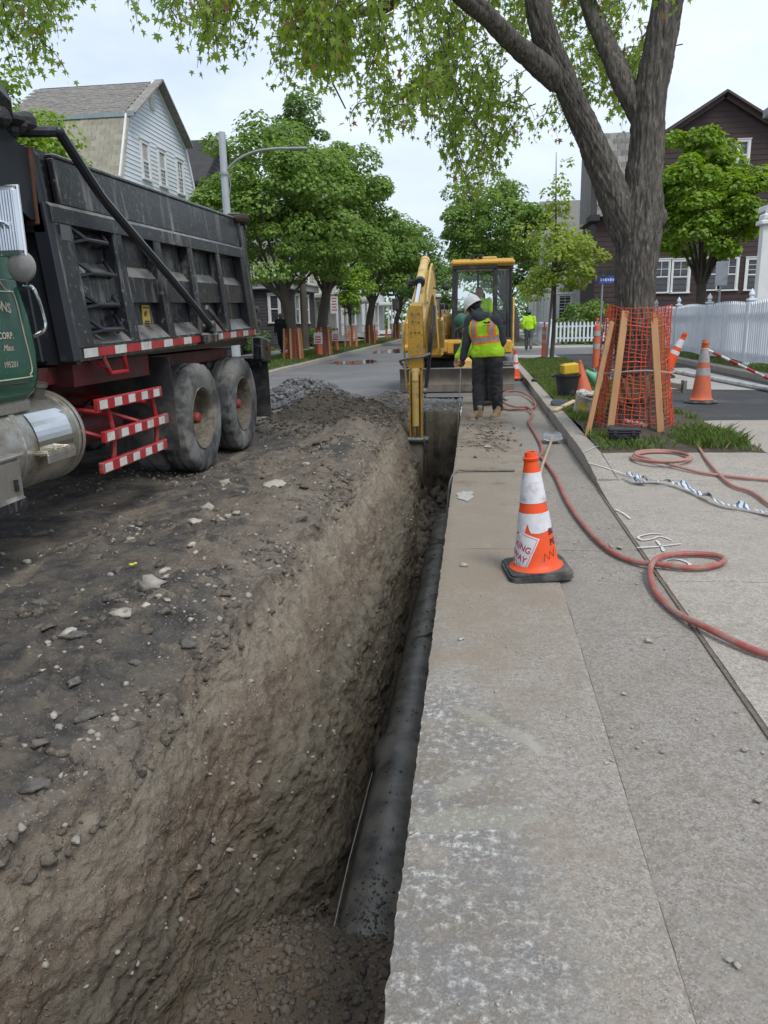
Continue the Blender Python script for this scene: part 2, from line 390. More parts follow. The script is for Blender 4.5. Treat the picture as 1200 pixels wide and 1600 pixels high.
P += Nn*disp[:, None]
P[:, 2] += zt+(ramp_end*(1-top))*(0.02*mr_+0.03*lr+0.012*hr-0.01)
# ragged rim: bite notches out of the edge
P[:, 0] += np.exp(-((sg-1.0)/0.25)**2)*(0.10*fbm(np.c_[Q[:, 1]*1.3, Q[:, 1]*0+3, Q[:, 1]*0], 4)+0.03*hr)*tr
P[:, 0] = np.where(sg > 2.9, np.minimum(P[:, 0], xtr(Q[:, 1])-0.012), P[:, 0])
idx = np.arange(len(yr)*NX).reshape(len(yr), NX)
Fq = np.stack([idx[:-1, :-1], idx[:-1, 1:], idx[1:, 1:], idx[1:, :-1]], -1).reshape(-1, 4)
# dark old asphalt crust left on the top, as a mask of where that material lies
crust = (sm(-0.02, 0.22, fbm(Q*np.array([0.8, 0.55, 0.8])+90, 5, 0.6)+0.06*sm(9, 7, Q[:, 1])+0.20*sm(-1.6, -2.6, Q[:, 0])+0.40*sm(4.2, 2, Q[:, 1])*sm(-1.2, -1.42, Q[:, 0])-0.5*clod-0.12*sm(10, 12, Q[:, 1])))*sm(1.02, 0.93, sg)
crust = np.maximum(crust, trk*0.9*sm(-0.25, 0.1, fbm(Q*1.1+33, 3)+0.1))
crust *= (1-np.clip(heap/0.12, 0, 1))
P[:, 2] += 0.028*sm(0.35, 0.62, crust+0.25*mr_)*sm(1.0, 0.9, sg)*sm(-3.0, -2.2, Q[:, 0])*sm(9, 6, Q[:, 1])
me = mesh_np('dug_ground', P, Fq, var=crust, smooth=True)
a = me.attributes.new('deep', 'FLOAT', 'POINT'); a.data.foreach_set('value', np.clip(sg-1, 0, 1).astype(np.float32))
a = me.attributes.new('mud', 'FLOAT', 'POINT'); a.data.foreach_set('value', (np.clip(sm(1.45, 2.0, sg+0.25*mr_)*sm(3.15, 2.95, sg)+flo*sm(6, 7.5, Q[:, 1]), 0, 1)*sm(-0.35, 0.05, lr+0.15)).astype(np.float32))

a = me.attributes.new('heap', 'FLOAT', 'POINT'); a.data.foreach_set('value', (sm(0.06, 0.2, heap)*top*sm(13.2, 12.6, Q[:, 1])).astype(np.float32))
def dirtmat():
    m = bpy.data.materials.new('dirt'); m.use_nodes = True; t = m.node_tree; N = t.nodes.new; K = t.links.new; b = t.nodes['Principled BSDF']
    pos = N('ShaderNodeNewGeometry').outputs['Position']
    def noise(sc, det=8, ro=0.65, st=None):
        n = N('ShaderNodeTexNoise'); n.inputs['Scale'].default_value = sc; n.inputs['Detail'].default_value = det; n.inputs['Roughness'].default_value = ro
        if st:
            k = N('ShaderNodeMapping'); k.inputs['Scale'].default_value = st; K(pos, k.inputs[0]); K(k.outputs[0], n.inputs['Vector'])
        else: K(pos, n.inputs['Vector'])
        return n.outputs['Fac']
    def mr(f, a, bb, c=0.0, d=1.0):
        r = N('ShaderNodeMapRange'); r.inputs[1].default_value = a; r.inputs[2].default_value = bb; r.inputs[3].default_value = c; r.inputs[4].default_value = d; K(f, r.inputs[0]); return r.outputs[0]
    def mix(f, a, bb):
        x = N('ShaderNodeMix'); x.data_type = 'RGBA'; K(f, x.inputs['Factor'])
        for s_, v in ((x.inputs[6], a), (x.inputs[7], bb)):
            if isinstance(v, tuple): s_.default_value = (*v, 1)
            else: K(v, s_)
        return x.outputs[2]
    def math_(op, a, bb):
        x = N('ShaderNodeMath'); x.operation = op
        for s_, v in ((x.inputs[0], a), (x.inputs[1], bb)):
            if isinstance(v, (int, float)): s_.default_value = v
            else: K(v, s_)
        return x.outputs[0]
    at = lambda n: [setattr(x := N('ShaderNodeAttribute'), 'attribute_name', n), x.outputs['Fac']][1]
    soil = mix(mr(noise(1.1), 0.35, 0.65), (0.19, 0.145, 0.104), (0.25, 0.20, 0.147))
    soil = mix(mr(noise(5.5), 0.5, 0.72), soil, (0.13, 0.10, 0.075))
    soil = mix(mr(noise(2.2, 8, 0.7), 0.58, 0.72), soil, (0.30, 0.245, 0.18))
    soil = mix(mr(noise(55, 3), 0.56, 0.68), soil, (0.34, 0.30, 0.25))
    soil = mix(mr(noise(120, 2), 0.60, 0.68), soil, (0.06, 0.048, 0.038))
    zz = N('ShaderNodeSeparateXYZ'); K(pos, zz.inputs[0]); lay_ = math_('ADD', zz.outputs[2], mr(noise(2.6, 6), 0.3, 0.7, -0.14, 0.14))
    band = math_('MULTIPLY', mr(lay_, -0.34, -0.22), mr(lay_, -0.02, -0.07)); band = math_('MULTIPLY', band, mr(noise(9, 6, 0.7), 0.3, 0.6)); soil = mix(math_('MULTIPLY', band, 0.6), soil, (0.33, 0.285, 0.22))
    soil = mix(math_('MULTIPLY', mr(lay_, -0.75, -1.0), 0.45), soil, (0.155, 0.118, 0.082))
    mud = mix(mr(noise(7), 0.4, 0.62), (0.135, 0.117, 0.09), (0.195, 0.172, 0.132))
    zz = N('ShaderNodeSeparateXYZ'); K(pos, zz.inputs[0]); lay_ = math_('ADD', zz.outputs[2], mr(noise(2.6, 6), 0.3, 0.7, -0.14, 0.14))
    band = math_('MULTIPLY', mr(lay_, -0.34, -0.22), mr(lay_, -0.02, -0.07)); band = math_('MULTIPLY', band, mr(noise(9, 6, 0.7), 0.3, 0.6)); soil = mix(math_('MULTIPLY', band, 0.6), soil, (0.33, 0.285, 0.22))
    soil = mix(math_('MULTIPLY', mr(lay_, -0.75, -1.0), 0.45), soil, (0.155, 0.118, 0.082))
    mud = mix(mr(noise(3.1, 8, 0.7), 0.55, 0.7), mud, (0.09, 0.077, 0.062))
    topc = mix(mr(noise(3.7, 8, 0.7), 0.4, 0.62), (0.15, 0.125, 0.10), (0.235, 0.2, 0.16)); topc = mix(mr(noise(60, 3), 0.56, 0.68), topc, (0.32, 0.285, 0.24)); topc = mix(mr(noise(7, 8, 0.7), 0.56, 0.68), topc, (0.085, 0.075, 0.066))
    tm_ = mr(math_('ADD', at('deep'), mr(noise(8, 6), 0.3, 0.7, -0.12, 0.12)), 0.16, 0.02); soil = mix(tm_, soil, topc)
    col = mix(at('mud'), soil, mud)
    cr = mix(mr(noise(6), 0.42, 0.6), (0.058, 0.054, 0.051), (0.108, 0.099, 0.09))
    cr = mix(mr(noise(90, 3), 0.6, 0.68), cr, (0.21, 0.19, 0.165))
    cr = mix(mr(noise(3.3, 9, 0.75), 0.46, 0.64), cr, (0.185, 0.155, 0.12))
    vor = N('ShaderNodeTexVoronoi'); vor.inputs['Scale'].default_value = 42; K(pos, vor.inputs['Vector'])
    pebm = math_('MULTIPLY', mr(vor.outputs['Distance'], 0.30, 0.16), mr(noise(23, 2), 0.57, 0.6))
    cm = math_('ADD', at('var'), mr(noise(12, 6, 0.7), 0.3, 0.7, -0.25, 0.25)); cm = mr(cm, 0.35, 0.65)
    col = mix(cm, col, cr)
    hpm = mr(math_('ADD', at('heap'), mr(noise(6, 6), 0.3, 0.7, -0.25, 0.25)), 0.3, 0.7); col = mix(math_('MULTIPLY', hpm, 0.85), col, (0.105, 0.086, 0.067))
    col = mix(math_('MULTIPLY', pebm, 0.8), col, (0.33, 0.30, 0.26))
    K(col, b.inputs['Base Color']); b.inputs['Specular IOR Level'].default_value = 0.25
    K(mr(cm, 0, 1, 0.95, 0.78), b.inputs['Roughness'])
    b1 = N('ShaderNodeBump'); b1.inputs['Strength'].default_value = 1.0; b1.inputs['Distance'].default_value = 0.02
    h = math_('ADD', math_('MULTIPLY', noise(60, 6, 0.7), 1.0), math_('MULTIPLY', pebm, 0.5)); h = math_('ADD', h, math_('MULTIPLY', noise(220, 3), 0.35))
    K(h, b1.inputs['Height']); K(b1.outputs[0], b.inputs['Normal']); return m
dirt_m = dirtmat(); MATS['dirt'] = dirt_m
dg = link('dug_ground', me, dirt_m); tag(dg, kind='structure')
def ground_z(x, y):
    j = int(np.argmin(abs(yr-y))); row = P.reshape(len(yr), NX, 3)[j]; k = int(np.argmin(abs(row[:250, 0]-x))); return float(row[k, 2])

# ================================================================ concrete slab beside the trench, kerb, sidewalk, verge
def slabmat(name, scr=1.0, tone=1.0):
    m = bpy.data.materials.new(name); m.use_nodes = True; t = m.node_tree; N = t.nodes.new; K = t.links.new; b = t.nodes['Principled BSDF']
    pos = N('ShaderNodeNewGeometry').outputs['Position']; sx = N('ShaderNodeSeparateXYZ'); K(pos, sx.inputs[0])
    def noise(sc, det=8, ro=0.65):
        n = N('ShaderNodeTexNoise'); n.inputs['Scale'].default_value = sc; n.inputs['Detail'].default_value = det; n.inputs['Roughness'].default_value = ro; K(pos, n.inputs['Vector']); return n.outputs['Fac']
    def mr(f, a, bb, c=0.0, d=1.0):
        r = N('ShaderNodeMapRange'); r.inputs[1].default_value = a; r.inputs[2].default_value = bb; r.inputs[3].default_value = c; r.inputs[4].default_value = d; K(f, r.inputs[0]); return r.outputs[0]
    def mix(f, a, bb):
        x = N('ShaderNodeMix'); x.data_type = 'RGBA'
        if isinstance(f, float): x.inputs['Factor'].default_value = f
        else: K(f, x.inputs['Factor'])
        for s_, v in ((x.inputs[6], a), (x.inputs[7], bb)):
            if isinstance(v, tuple): s_.default_value = (*v, 1)
            else: K(v, s_)
        return x.outputs[2]
    def ma(op, a, bb):
        x = N('ShaderNodeMath'); x.operation = op
        for s_, v in ((x.inputs[0], a), (x.inputs[1], bb)):
            if isinstance(v, (int, float)): s_.default_value = v
            else: K(v, s_)
        return x.outputs[0]
    T = lambda c: tuple(v*tone for v in c)
    col = mix(mr(noise(1.3), 0.35, 0.65), T((0.35, 0.315, 0.27)), T((0.415, 0.385, 0.345)))
    col = mix(mr(noise(38, 5, 0.7), 0.42, 0.62), col, T((0.27, 0.24, 0.205)))
    col = mix(mr(noise(150, 2), 0.58, 0.66), col, T((0.48, 0.45, 0.41)))
    col = mix(mr(noise(110, 3), 0.62, 0.68), col, T((0.15, 0.14, 0.13)))
    va = N('ShaderNodeTexVoronoi'); va.inputs['Scale'].default_value = 150; K(pos, va.inputs['Vector']); vs = N('ShaderNodeSeparateColor'); K(va.outputs['Color'], vs.inputs[0])
    col = mix(ma('MULTIPLY', mr(vs.outputs[0], 0.62, 0.85), 0.4), col, T((0.17, 0.15, 0.13))); col = mix(ma('MULTIPLY', mr(vs.outputs[1], 0.72, 0.9), 0.4), col, T((0.55, 0.52, 0.47))); col = mix(ma('MULTIPLY', mr(vs.outputs[2], 0.8, 0.9), 0.4), col, T((0.36, 0.26, 0.18)))
    col = mix(ma('MULTIPLY', mr(noise(4.2, 7, 0.7), 0.5, 0.68), 0.45), col, T((0.22, 0.19, 0.155)))
    h = ma('MULTIPLY', noise(70, 5, 0.7), 0.6)
    if scr:
        # scraped pale mortar on dark aggregate near the trench, close to the camera
        area = ma('ADD', mr(sx.outputs[0], 0.42, -0.12, -0.22, 0.17), mr(sx.outputs[1], 3.7, 2.5, -0.35, 0.08)); area = ma('ADD', area, noise(1.9, 4))
        area = mr(area, 0.44, 0.66)
        fine = noise(33, 9, 0.76)
        mott = mix(mr(fine, 0.44, 0.58), (0.19, 0.18, 0.17), (0.53, 0.51, 0.475))
        mott = mix(ma('MULTIPLY', mr(noise(4.5, 6), 0.50, 0.68), 0.8), mott, (0.235, 0.225, 0.225))
        mott = mix(mr(noise(3.7, 7, 0.7), 0.54, 0.70), mott, (0.37, 0.32, 0.26))
        col = mix(ma('MULTIPLY', area, 0.92), col, mott); h = ma('ADD', h, ma('MULTIPLY', ma('MULTIPLY', area, mr(fine, 0.44, 0.58)), 0.7))
        # brown earth walked over the slab further up
        dm = ma('ADD', mr(sx.outputs[0], 0.75, 0.0, -0.10, 0.10), mr(sx.outputs[1], 2.6, 4.2, -0.15, 0.06)); dm = ma('ADD', dm, noise(3.0, 8, 0.7))
        col = mix(ma('MULTIPLY', mr(dm, 0.36, 0.64), 0.8), col, (0.235, 0.193, 0.143))
        for (cx_, cy_, an, la, lb) in ((0.10, 2.50, -0.75, 0.20, 0.035), (-0.07, 2.13, 0.75, 0.11, 0.032), (-0.02, 1.98, 0.18, 0.19, 0.055)):
            mp_ = N('ShaderNodeMapping'); mp_.vector_type = 'TEXTURE'; mp_.inputs['Location'].default_value = (cx_, cy_, 0); mp_.inputs['Rotation'].default_value = (0, 0, an); mp_.inputs['Scale'].default_value = (la, lb, 1); K(pos, mp_.inputs[0]); ln_ = N('ShaderNodeVectorMath'); ln_.operation = 'LENGTH'; K(mp_.outputs[0], ln_.inputs[0])
            sm_ = mr(ma('ADD', ln_.outputs['Value'], mr(noise(9, 5, 0.7), 0.3, 0.7, -0.55, 0.55)), 1.12, 0.75); col = mix(ma('MULTIPLY', sm_, 0.85), col, (0.35, 0.33, 0.275))
        grm = ma('ADD', noise(2.3, 8, 0.72), mr(sx.outputs[1], 4.0, 9.0, -0.14, 0.05)); col = mix(ma('MULTIPLY', mr(grm, 0.53, 0.66), 0.75), col, (0.125, 0.102, 0.078))
        red = ma('MULTIPLY', mr(noise(2.6, 3), 0.69, 0.74), mr(noise(30, 4), 0.45, 0.6)); col = mix(ma('MULTIPLY', red, 0.35), col, (0.55, 0.13, 0.12))
    else:
        col = mix(mr(noise(0.7, 6, 0.6), 0.5, 0.7), col, T((0.32, 0.295, 0.255)))
    vor = N('ShaderNodeTexVoronoi'); vor.inputs['Scale'].default_value = 60; K(pos, vor.inputs['Vector'])
    pb = ma('MULTIPLY', mr(vor.outputs['Distance'], 0.30, 0.14), mr(noise(31, 2), 0.56, 0.60)); col = mix(ma('MULTIPLY', pb, 0.55), col, (0.42, 0.39, 0.34))
    K(col, b.inputs['Base Color']); b.inputs['Roughness'].default_value = 0.9; b.inputs['Specular IOR Level'].default_value = 0.25
    b1 = N('ShaderNodeBump'); b1.inputs['Strength'].default_value = 0.75; b1.inputs['Distance'].default_value = 0.007
    h = ma('ADD', h, ma('MULTIPLY', pb, 0.7)); h = ma('ADD', h, ma('MULTIPLY', noise(190, 3), 0.4)); K(h, b1.inputs['Height']); K(b1.outputs[0], b.inputs['Normal'])
    MATS[name] = m; return m
slab_m = slabmat('slab_concrete', 1.0, 0.8); gut_m = slabmat('gutter_concrete', 0.0, 0.74); walk_m = slabmat('walk_concrete', 0.0, 0.98); gran_m = slabmat('kerb_granite', 0.0, 0.95)

def strip(name, x0, x1, y0, y1, zf, m, parent, thick=0.2, jl=0.0, jr=0.0, edge=None, nx=14, dy=0.012, rough=0.003, seed=0):
    ys = [y0]
    while ys[-1] < y1: ys.append(ys[-1]+max(0.012, dy*max(1.0, abs(ys[-1]))))
    ys[-1] = y1; ys = np.array(ys)
    if len(ys) > 2 and ys[-1] <= ys[-2]: ys = np.delete(ys, -2)
    n = len(ys); ts = np.linspace(0, 1, nx)
    e0 = (x0 if edge is None else edge(ys))+jl*fbm(np.c_[ys*6, ys*0+seed, ys*0], 4)+0.6*jl*fbm(np.c_[ys*25, ys*0+seed+9, ys*0], 3); e1 = x1+jr*fbm(np.c_[ys*5, ys*0+seed+4, ys*0], 4)
    X = e0[:, None]*(1-ts)+e1[:, None]*ts; Y_ = ys[:, None].repeat(nx, 1)
    Zt = zf(X, Y_)+rough*fbm(np.c_[X.ravel()*5, Y_.ravel()*5, X.ravel()*0+seed], 4).reshape(X.shape)
    Zt[:, 0] -= 0.006; Zt[:, -1] -= 0.004
    top = np.stack([X, Y_, Zt], -1)
    lo = top[:, :1].copy(); lo[..., 2] -= thick; lo[..., 0] += jl*0.8*fbm(np.c_[ys*9, ys*0+seed+20, ys*0], 3)[:, None]
    mid = top[:, :1].copy(); mid[..., 2] -= thick*0.5; mid[..., 0] += jl*1.2*fbm(np.c_[ys*11, ys*0+seed+30, ys*0], 4)[:, None]
    ro = top[:, -1:].copy(); ro[..., 2] -= thick
    A = np.concatenate([lo, mid, top, ro], 1); k = A.shape[1]; I = np.arange(n*k).reshape(n, k)
    F = np.stack([I[:-1, :-1], I[:-1, 1:], I[1:, 1:], I[1:, :-1]], -1).reshape(-1, 4)
    V_ = A.reshape(-1, 3).tolist(); Fl = F.tolist()
    Fl.append(list(range(k))[::-1]); Fl.append([(n-1)*k+i for i in range(k)])
    me = bpy.data.meshes.new(name); me.from_pydata(V_, [], Fl); me.update(); me.shade_smooth(); me.set_sharp_from_angle(angle=R(40))
    return link(name, me, m, parent)
flat = lambda X, Y_: 0*X
slab = bpy.data.objects.new('gutter_slab', None); COL.objects.link(slab); tag(slab, kind='structure'); BASE[slab.name] = Vector((0, 0, 0))
bounds = [-3.0, 0.35, 4.75, 9.4, 15.0]
for i in range(4):
    strip('slab_panel', XTR, 0.4555, bounds[i]+0.003, bounds[i+1]-0.003, flat, slab_m, slab, 0.19, jl=0.011, jr=0.004, nx=26, dy=0.006, seed=i, edge=xtr)
    strip('slab_panel', 0.4595, XK-0.009, bounds[i]+0.003, bounds[i+1]-0.003, lambda X, Y_: 0*X-0.004, gut_m, slab, 0.19, jl=0.004, jr=0.004, nx=16, dy=0.01, seed=i+10)
sheet('joint_debris', [(XK-0.022, XK+0.004, -3, 6.6)], 0.0015, mat('joint_litter', (0.2, 0.165, 0.125), (0.13, 0.105, 0.08), 30, rough=0.95, bump=1, bscale=90))
sheet('joint_fill', [(0.43, 0.49, -3, 15), (XK-0.03, XK+0.03, -3, 7)], -0.011, mat('joint_dirt', (0.12, 0.10, 0.08), (0.17, 0.145, 0.115), 9, rough=0.95))
# the earth under the slab on the trench side
b = MB(); b.quad((float(xtr(-3))-0.008, -3, -1.6), (float(xtr(12.8))-0.008, 12.8, -1.6), (float(xtr(12.8))-0.008, 12.8, -0.17), (float(xtr(-3))-0.008, -3, -0.17)); tag(b.build('trench_wall', dirt_m, smooth=0), kind='structure')

# walk level: flush near the camera, stepping up to kerb height further on
def zwalk(X, Y_): return 0.012+0.118*sm(5.9, 8.0, Y_)*sm(4.2, 2.2, np.abs(X)-0)+0.118*sm(5.9, 8.0, Y_)*(1-sm(4.2, 2.2, np.abs(X)))
kerb = bpy.data.objects.new('granite_kerb', None); COL.objects.link(kerb); tag(kerb, kind='structure'); BASE[kerb.name] = Vector((0, 0, 0))
ks = [6.7, 8.1, 9.9, 11.8, 13.6, 15.6, 17.6, 19.6, 21.6, 23.6, 25.9]
for i in range(len(ks)-1):
    strip('kerb_stone', XK+0.004*((i*7) % 3), XK+0.17, ks[i]+0.006, ks[i+1]-0.006, lambda X, Y_: zwalk(X, Y_)+0.01, gran_m, kerb, 0.3, jl=0.012, jr=0.01, nx=6, dy=0.01, rough=0.006, seed=40+i)
walk = bpy.data.objects.new('sidewalk', None); COL.objects.link(walk); tag(walk, kind='structure'); BASE[walk.name] = Vector((0, 0, 0))
wy = [-3.0, -1.0, 0.9, 2.55, 4.15, 5.75, 6.7, 7.7]
for i in range(len(wy)-1):
    x0 = XK-0.006 if wy[i+1] < 6.8 else XK+0.18
    for j, (xa, xb) in enumerate([(x0, 2.75), (2.75, 4.5), (4.5, 6.2)]):
        strip('walk_panel', xa+0.004, xb-0.004, wy[i]+0.004, wy[i+1]-0.004, zwalk, walk_m, walk, 0.12, jl=0.003, nx=12, dy=0.015, rough=0.004, seed=60+i*3+j)
for i, (ya, yb) in enumerate([(7.7, 8.9), (8.9, 10.1)]):
    for j, (xa, xb) in enumerate([(2.75, 4.5), (4.5, 6.2)]):
        strip('walk_panel', xa+0.004, xb-0.004, ya+0.004, yb-0.004, zwalk, walk_m, walk, 0.12, nx=10, dy=0.015, rough=0.004, seed=90+i*3+j)
sheet('asphalt_patch', [(2.75, 5.54, 10.1, 29.4)], 0.128, asph_new)
b = MB(); b.add([(3.3, 14.6, 0.134), (5.3, 14.0, 0.134), (5.2, 20.5, 0.134), (3.3, 20.5, 0.134)], [(0, 1, 2, 3)]); tag(b.build('concrete_apron', conc_far, smooth=0), kind='structure')
b = MB(); b.box((1.98, 27.7, 0.02), (1.55, 3.5, 0.2)); tag(b.build('corner_paving', conc_far, smooth=0), kind='structure')
# far side of the side street
far_walk = MB(); far_walk.box((14, 38.4, 0.02), (25.9, 2.4, 0.2), bev=0.03); tag(far_walk.build('far_pavement', conc_far), kind='structure')
b = MB(); b.box((2.0, 81, 0.02), (1.9, 82, 0.2)); tag(b.build('far_verge', lawn_m), kind='structure')
b = MB(); b.box((4.1, 81, 0.015), (2.2, 82, 0.2)); tag(b.build('far_path', conc_far), kind='structure')
# verge strip with the trees, kept earth
vx = np.linspace(XK+0.17, 2.75, 40); vy = np.linspace(7.7, 25.9, 300); gx, gy = np.meshgrid(vx, vy)
pp = np.c_[gx.ravel(), gy.ravel(), gx.ravel()*0]
gz = zwalk(gx, gy).ravel()+0.012*sm(7.7, 7.9, gy).ravel()+sm(7.7, 8.0, gy).ravel()*(0.03*fbm(pp*1.7, 3)+0.015*fbm(pp*9, 3)+0.10*np.exp(-(((pp[:, 0]-1.78)/0.6)**2+((pp[:, 1]-9.4)/0.7)**2)))-0.004
I = np.arange(gx.size).reshape(gx.shape); Fv = np.stack([I[:-1, :-1], I[:-1, 1:], I[1:, 1:], I[1:, :-1]], -1).reshape(-1, 4)
tag(link('verge', mesh_np('verge', np.c_[gx.ravel(), gy.ravel(), gz], Fv, smooth=True), earth_m), kind='structure')
# left side: kerb, verge, path
lk = bpy.data.objects.new('granite_kerb', None); COL.objects.link(lk); tag(lk, kind='structure'); BASE[lk.name] = Vector((0, 0, 0))
yy = 13.0; i = 0
kst = MB(); kst.box((0, 0, 0), (0.17, 1.94, 0.4), bev=0.015); kme = kst.mesh('kerb_stone')
while yy < 90:
    o = link('kerb_stone', kme, gran_m, lk); o.location = (-6.04+0.006*((i*5) % 3), yy+1, -0.08+0.004*(i % 3)); yy += 1.96; i += 1
b = MB(); b.box((-7.4, 45, 0.02), (2.5, 100, 0.2)); tag(b.build('left_verge', lawn_m), kind='structure')
b = MB(); b.box((-9.6, 45, 0.025), (1.9, 100, 0.2)); tag(b.build('left_path', conc_far), kind='structure')
b = MB(); b.box((-6.05, 5.0, -0.06), (0.2, 16, 0.34), bev=0.02); b.build('kerb_run', gran_m, lk)
# yard behind the white fence, with its low concrete edging
b = MB(); b.box((13.5, 17, 0.12), (15.6, 24.6, 0.3)); tag(b.build('front_yard', lawn_m), kind='structure')
b = MB(); b.box((5.62, 17, 0.08), (0.16, 24.6, 0.38), bev=0.03); tag(b.build('edging_wall', gran_m), kind='structure')

def grass(name, pts, h, m, label, zf):
    n = len(pts); a = rng.uniform(0, 2*np.pi, n); hh = h*rng.uniform(0.5, 1.25, n); wd = 0.006+0.004*rng.random(n); lean = rng.normal(0, 0.45, (n, 2))
    ca, sa = np.cos(a), np.sin(a); V_ = np.zeros((n, 4, 3)); x, y = pts[:, 0], pts[:, 1]; z = zf(x, y)
    V_[:, 0] = np.c_[x-ca*wd, y-sa*wd, z]; V_[:, 1] = np.c_[x+ca*wd, y+sa*wd, z]
    V_[:, 2] = np.c_[x+lean[:, 0]*hh*0.5+ca*wd*.6, y+lean[:, 1]*hh*0.5+sa*wd*.6, z+hh*0.62]; V_[:, 3] = np.c_[x+lean[:, 0]*hh, y+lean[:, 1]*hh, z+hh*0.95]
    F = np.arange(n*4).reshape(n, 4)[:, [0, 1, 2, 3]]
    F3 = np.concatenate([np.arange(n*4).reshape(n, 4)[:, [0, 1, 2]], np.arange(n*4).reshape(n, 4)[:, [0, 2, 3]]])
    o = link(name, mesh_np(name, V_.reshape(-1, 3), F3, var=np.repeat(rng.random(n), 4)), m); tag(o, label, 'grass', kind='stuff'); return o
grass_m = leafmat('grass_blades', (0.06, 0.11, 0.022), (0.13, 0.19, 0.04), (0.24, 0.2, 0.09), 0.3)
def zv(x, y):
    p_ = np.c_[x, y, x*0]; return zwalk(x, y)+0.008+0.03*fbm(p_*1.7, 3)+0.10*np.exp(-(((x-1.78)/0.6)**2+((y-9.4)/0.7)**2))
pts = np.c_[rng.uniform(1.2, 2.72, 70000), rng.uniform(7.75, 25.8, 70000)]
dens = sm(-0.05, 0.25, fbm(np.c_[pts*1.1, pts[:, :1]*0], 3)+0.05+0.25*sm(11, 13, pts[:, 1])-0.55*np.exp(-(((pts[:, 0]-1.8)/0.8)**2+((pts[:, 1]-9.1)/1.0)**2)))
dens = np.maximum(dens, np.exp(-(((pts[:, 0]-2.3)/0.2)**2+((pts[:, 1]-8.3)/0.35)**2)*1.2)); dens = np.maximum(dens, 0.9*np.exp(-(((pts[:, 0]-1.5)/0.3)**2+((pts[:, 1]-8.0)/0.22)**2)))
pts = pts[rng.random(len(pts)) < dens]
grass('grass', pts, 0.075, grass_m, 'short green grass on the verge around the big tree', zv)
tuft = np.c_[np.clip(rng.normal(2.4, 0.13, 2600), 1.3, 2.72), rng.normal(8.35, 0.22, 2600)]
grass('grass', tuft, 0.12, grass_m, 'longer grass tuft right of the big tree by the sidewalk', zv)
pl = np.c_[rng.uniform(-8.6, -6.2, 26000), rng.uniform(20, 60, 26000)]
grass('grass', pl, 0.11, grass_m, 'green grass on the verge along the left pavement', lambda x, y: 0*x+0.12)
pl = np.c_[rng.uniform(5.75, 7.2, 9000), rng.uniform(12, 29, 9000)]
grass('grass', pl, 0.09, grass_m, 'grass below the white picket fence', lambda x, y: 0*x+0.265)

# ================================================================ dump truck
blk = mat('truck_black', (0.011, 0.012, 0.015), (0.02, 0.021, 0.025), 3.0, rough=0.33, spec=0.5, dirt=(0.15, 0.145, 0.13), dsc=2.3, damt=0.1, streak=((0.21, 0.2, 0.18), 11), bump=0.25, bscale=30, dust=(0.2, 0.195, 0.18), c3=(0.12, 0.12, 0.12), s3=26, a3=0.06)
blk2 = mat('truck_black_clean', (0.014, 0.017, 0.024), (0.022, 0.024, 0.03), 2.0, rough=0.35, dirt=(0.09, 0.085, 0.08), dsc=1.5, damt=0.15)
trred = mat('chassis_red', (0.12, 0.012, 0.016), (0.07, 0.01, 0.012), 3, rough=0.5, dirt=(0.06, 0.045, 0.04), dsc=2.5, damt=0.45)
barred = mat('guard_red', (0.38, 0.02, 0.028), (0.28, 0.018, 0.022), 5, rough=0.42, dirt=(0.2, 0.15, 0.13), dsc=4, damt=0.25)
refl_w = mat('reflector_white', (0.62, 0.61, 0.58), (0.5, 0.49, 0.46), 9, rough=0.4, dirt=(0.3, 0.27, 0.23), dsc=6, damt=0.35)
refl_r = mat('reflector_red', (0.42, 0.03, 0.035), (0.3, 0.025, 0.03), 9, rough=0.4, dirt=(0.22, 0.13, 0.11), dsc=6, damt=0.35)
rub = mat('tyre_rubber', (0.038, 0.04, 0.043), (0.06, 0.062, 0.063), 2.5, rough=0.8, coord='obj', bump=0.4, bscale=70, dirt=(0.2, 0.195, 0.18), dsc=3, damt=0.6)
rimm = mat('rim_paint', (0.12, 0.1, 0.08), (0.075, 0.062, 0.05), 6, rough=0.65, coord='obj', dirt=(0.24, 0.21, 0.16), dsc=7, damt=0.4)
hubred = mat('hub_red', (0.28, 0.03, 0.028), (0.2, 0.025, 0.022), 8, rough=0.5, dirt=(0.12, 0.08, 0.07), dsc=9, damt=0.3)
alu = mat('tank_aluminium', (0.62, 0.61, 0.58), (0.5, 0.49, 0.45), 3, rough=0.3, metal=0.9, dirt=(0.25, 0.22, 0.165), dsc=3.2, damt=0.5)
chrome = mat('chrome', (0.75, 0.76, 0.78), (0.68, 0.69, 0.7), 4, rough=0.16, metal=1.0)
green = mat('cab_green', (0.014, 0.085, 0.05), (0.011, 0.068, 0.04), 2, rough=0.22, coat=0.6, dirt=(0.06, 0.075, 0.06), dsc=1.8, damt=0.15)
cream = mat('lettering_cream', (0.62, 0.55, 0.42), rough=0.5)
rustm = mat('rust', (0.10, 0.045, 0.025), (0.05, 0.025, 0.018), 14, rough=0.85)
dglass = mat('cab_dark_glass', (0.015, 0.018, 0.02), rough=0.05, spec=0.6)
XC, XR = -3.98, -2.75
TB = Vector((XC, 7.5, 0.0))
truck = thing('dump_truck', 'black dump truck with green cab and red chassis, left of the trench', 'truck', TB)
def tl(y): return 0.02*(y-5.2)
def xo(z, side=1):
    o = XR-0.13*(z-1.2)/1.35
    return o if side > 0 else 2*XC-o
def slant(mb):
    # lean the bed sides inwards towards the top and lift the bed slightly towards the tail
    V = []
    for x, y, z in mb.v:
        s_ = (x-XC)/(XR-XC); V.append((x-0.13*(z-1.2)/1.35*s_, y, z+tl(y)))
    mb.v = V; return mb
Y0, Y1 = 5.14, 9.58
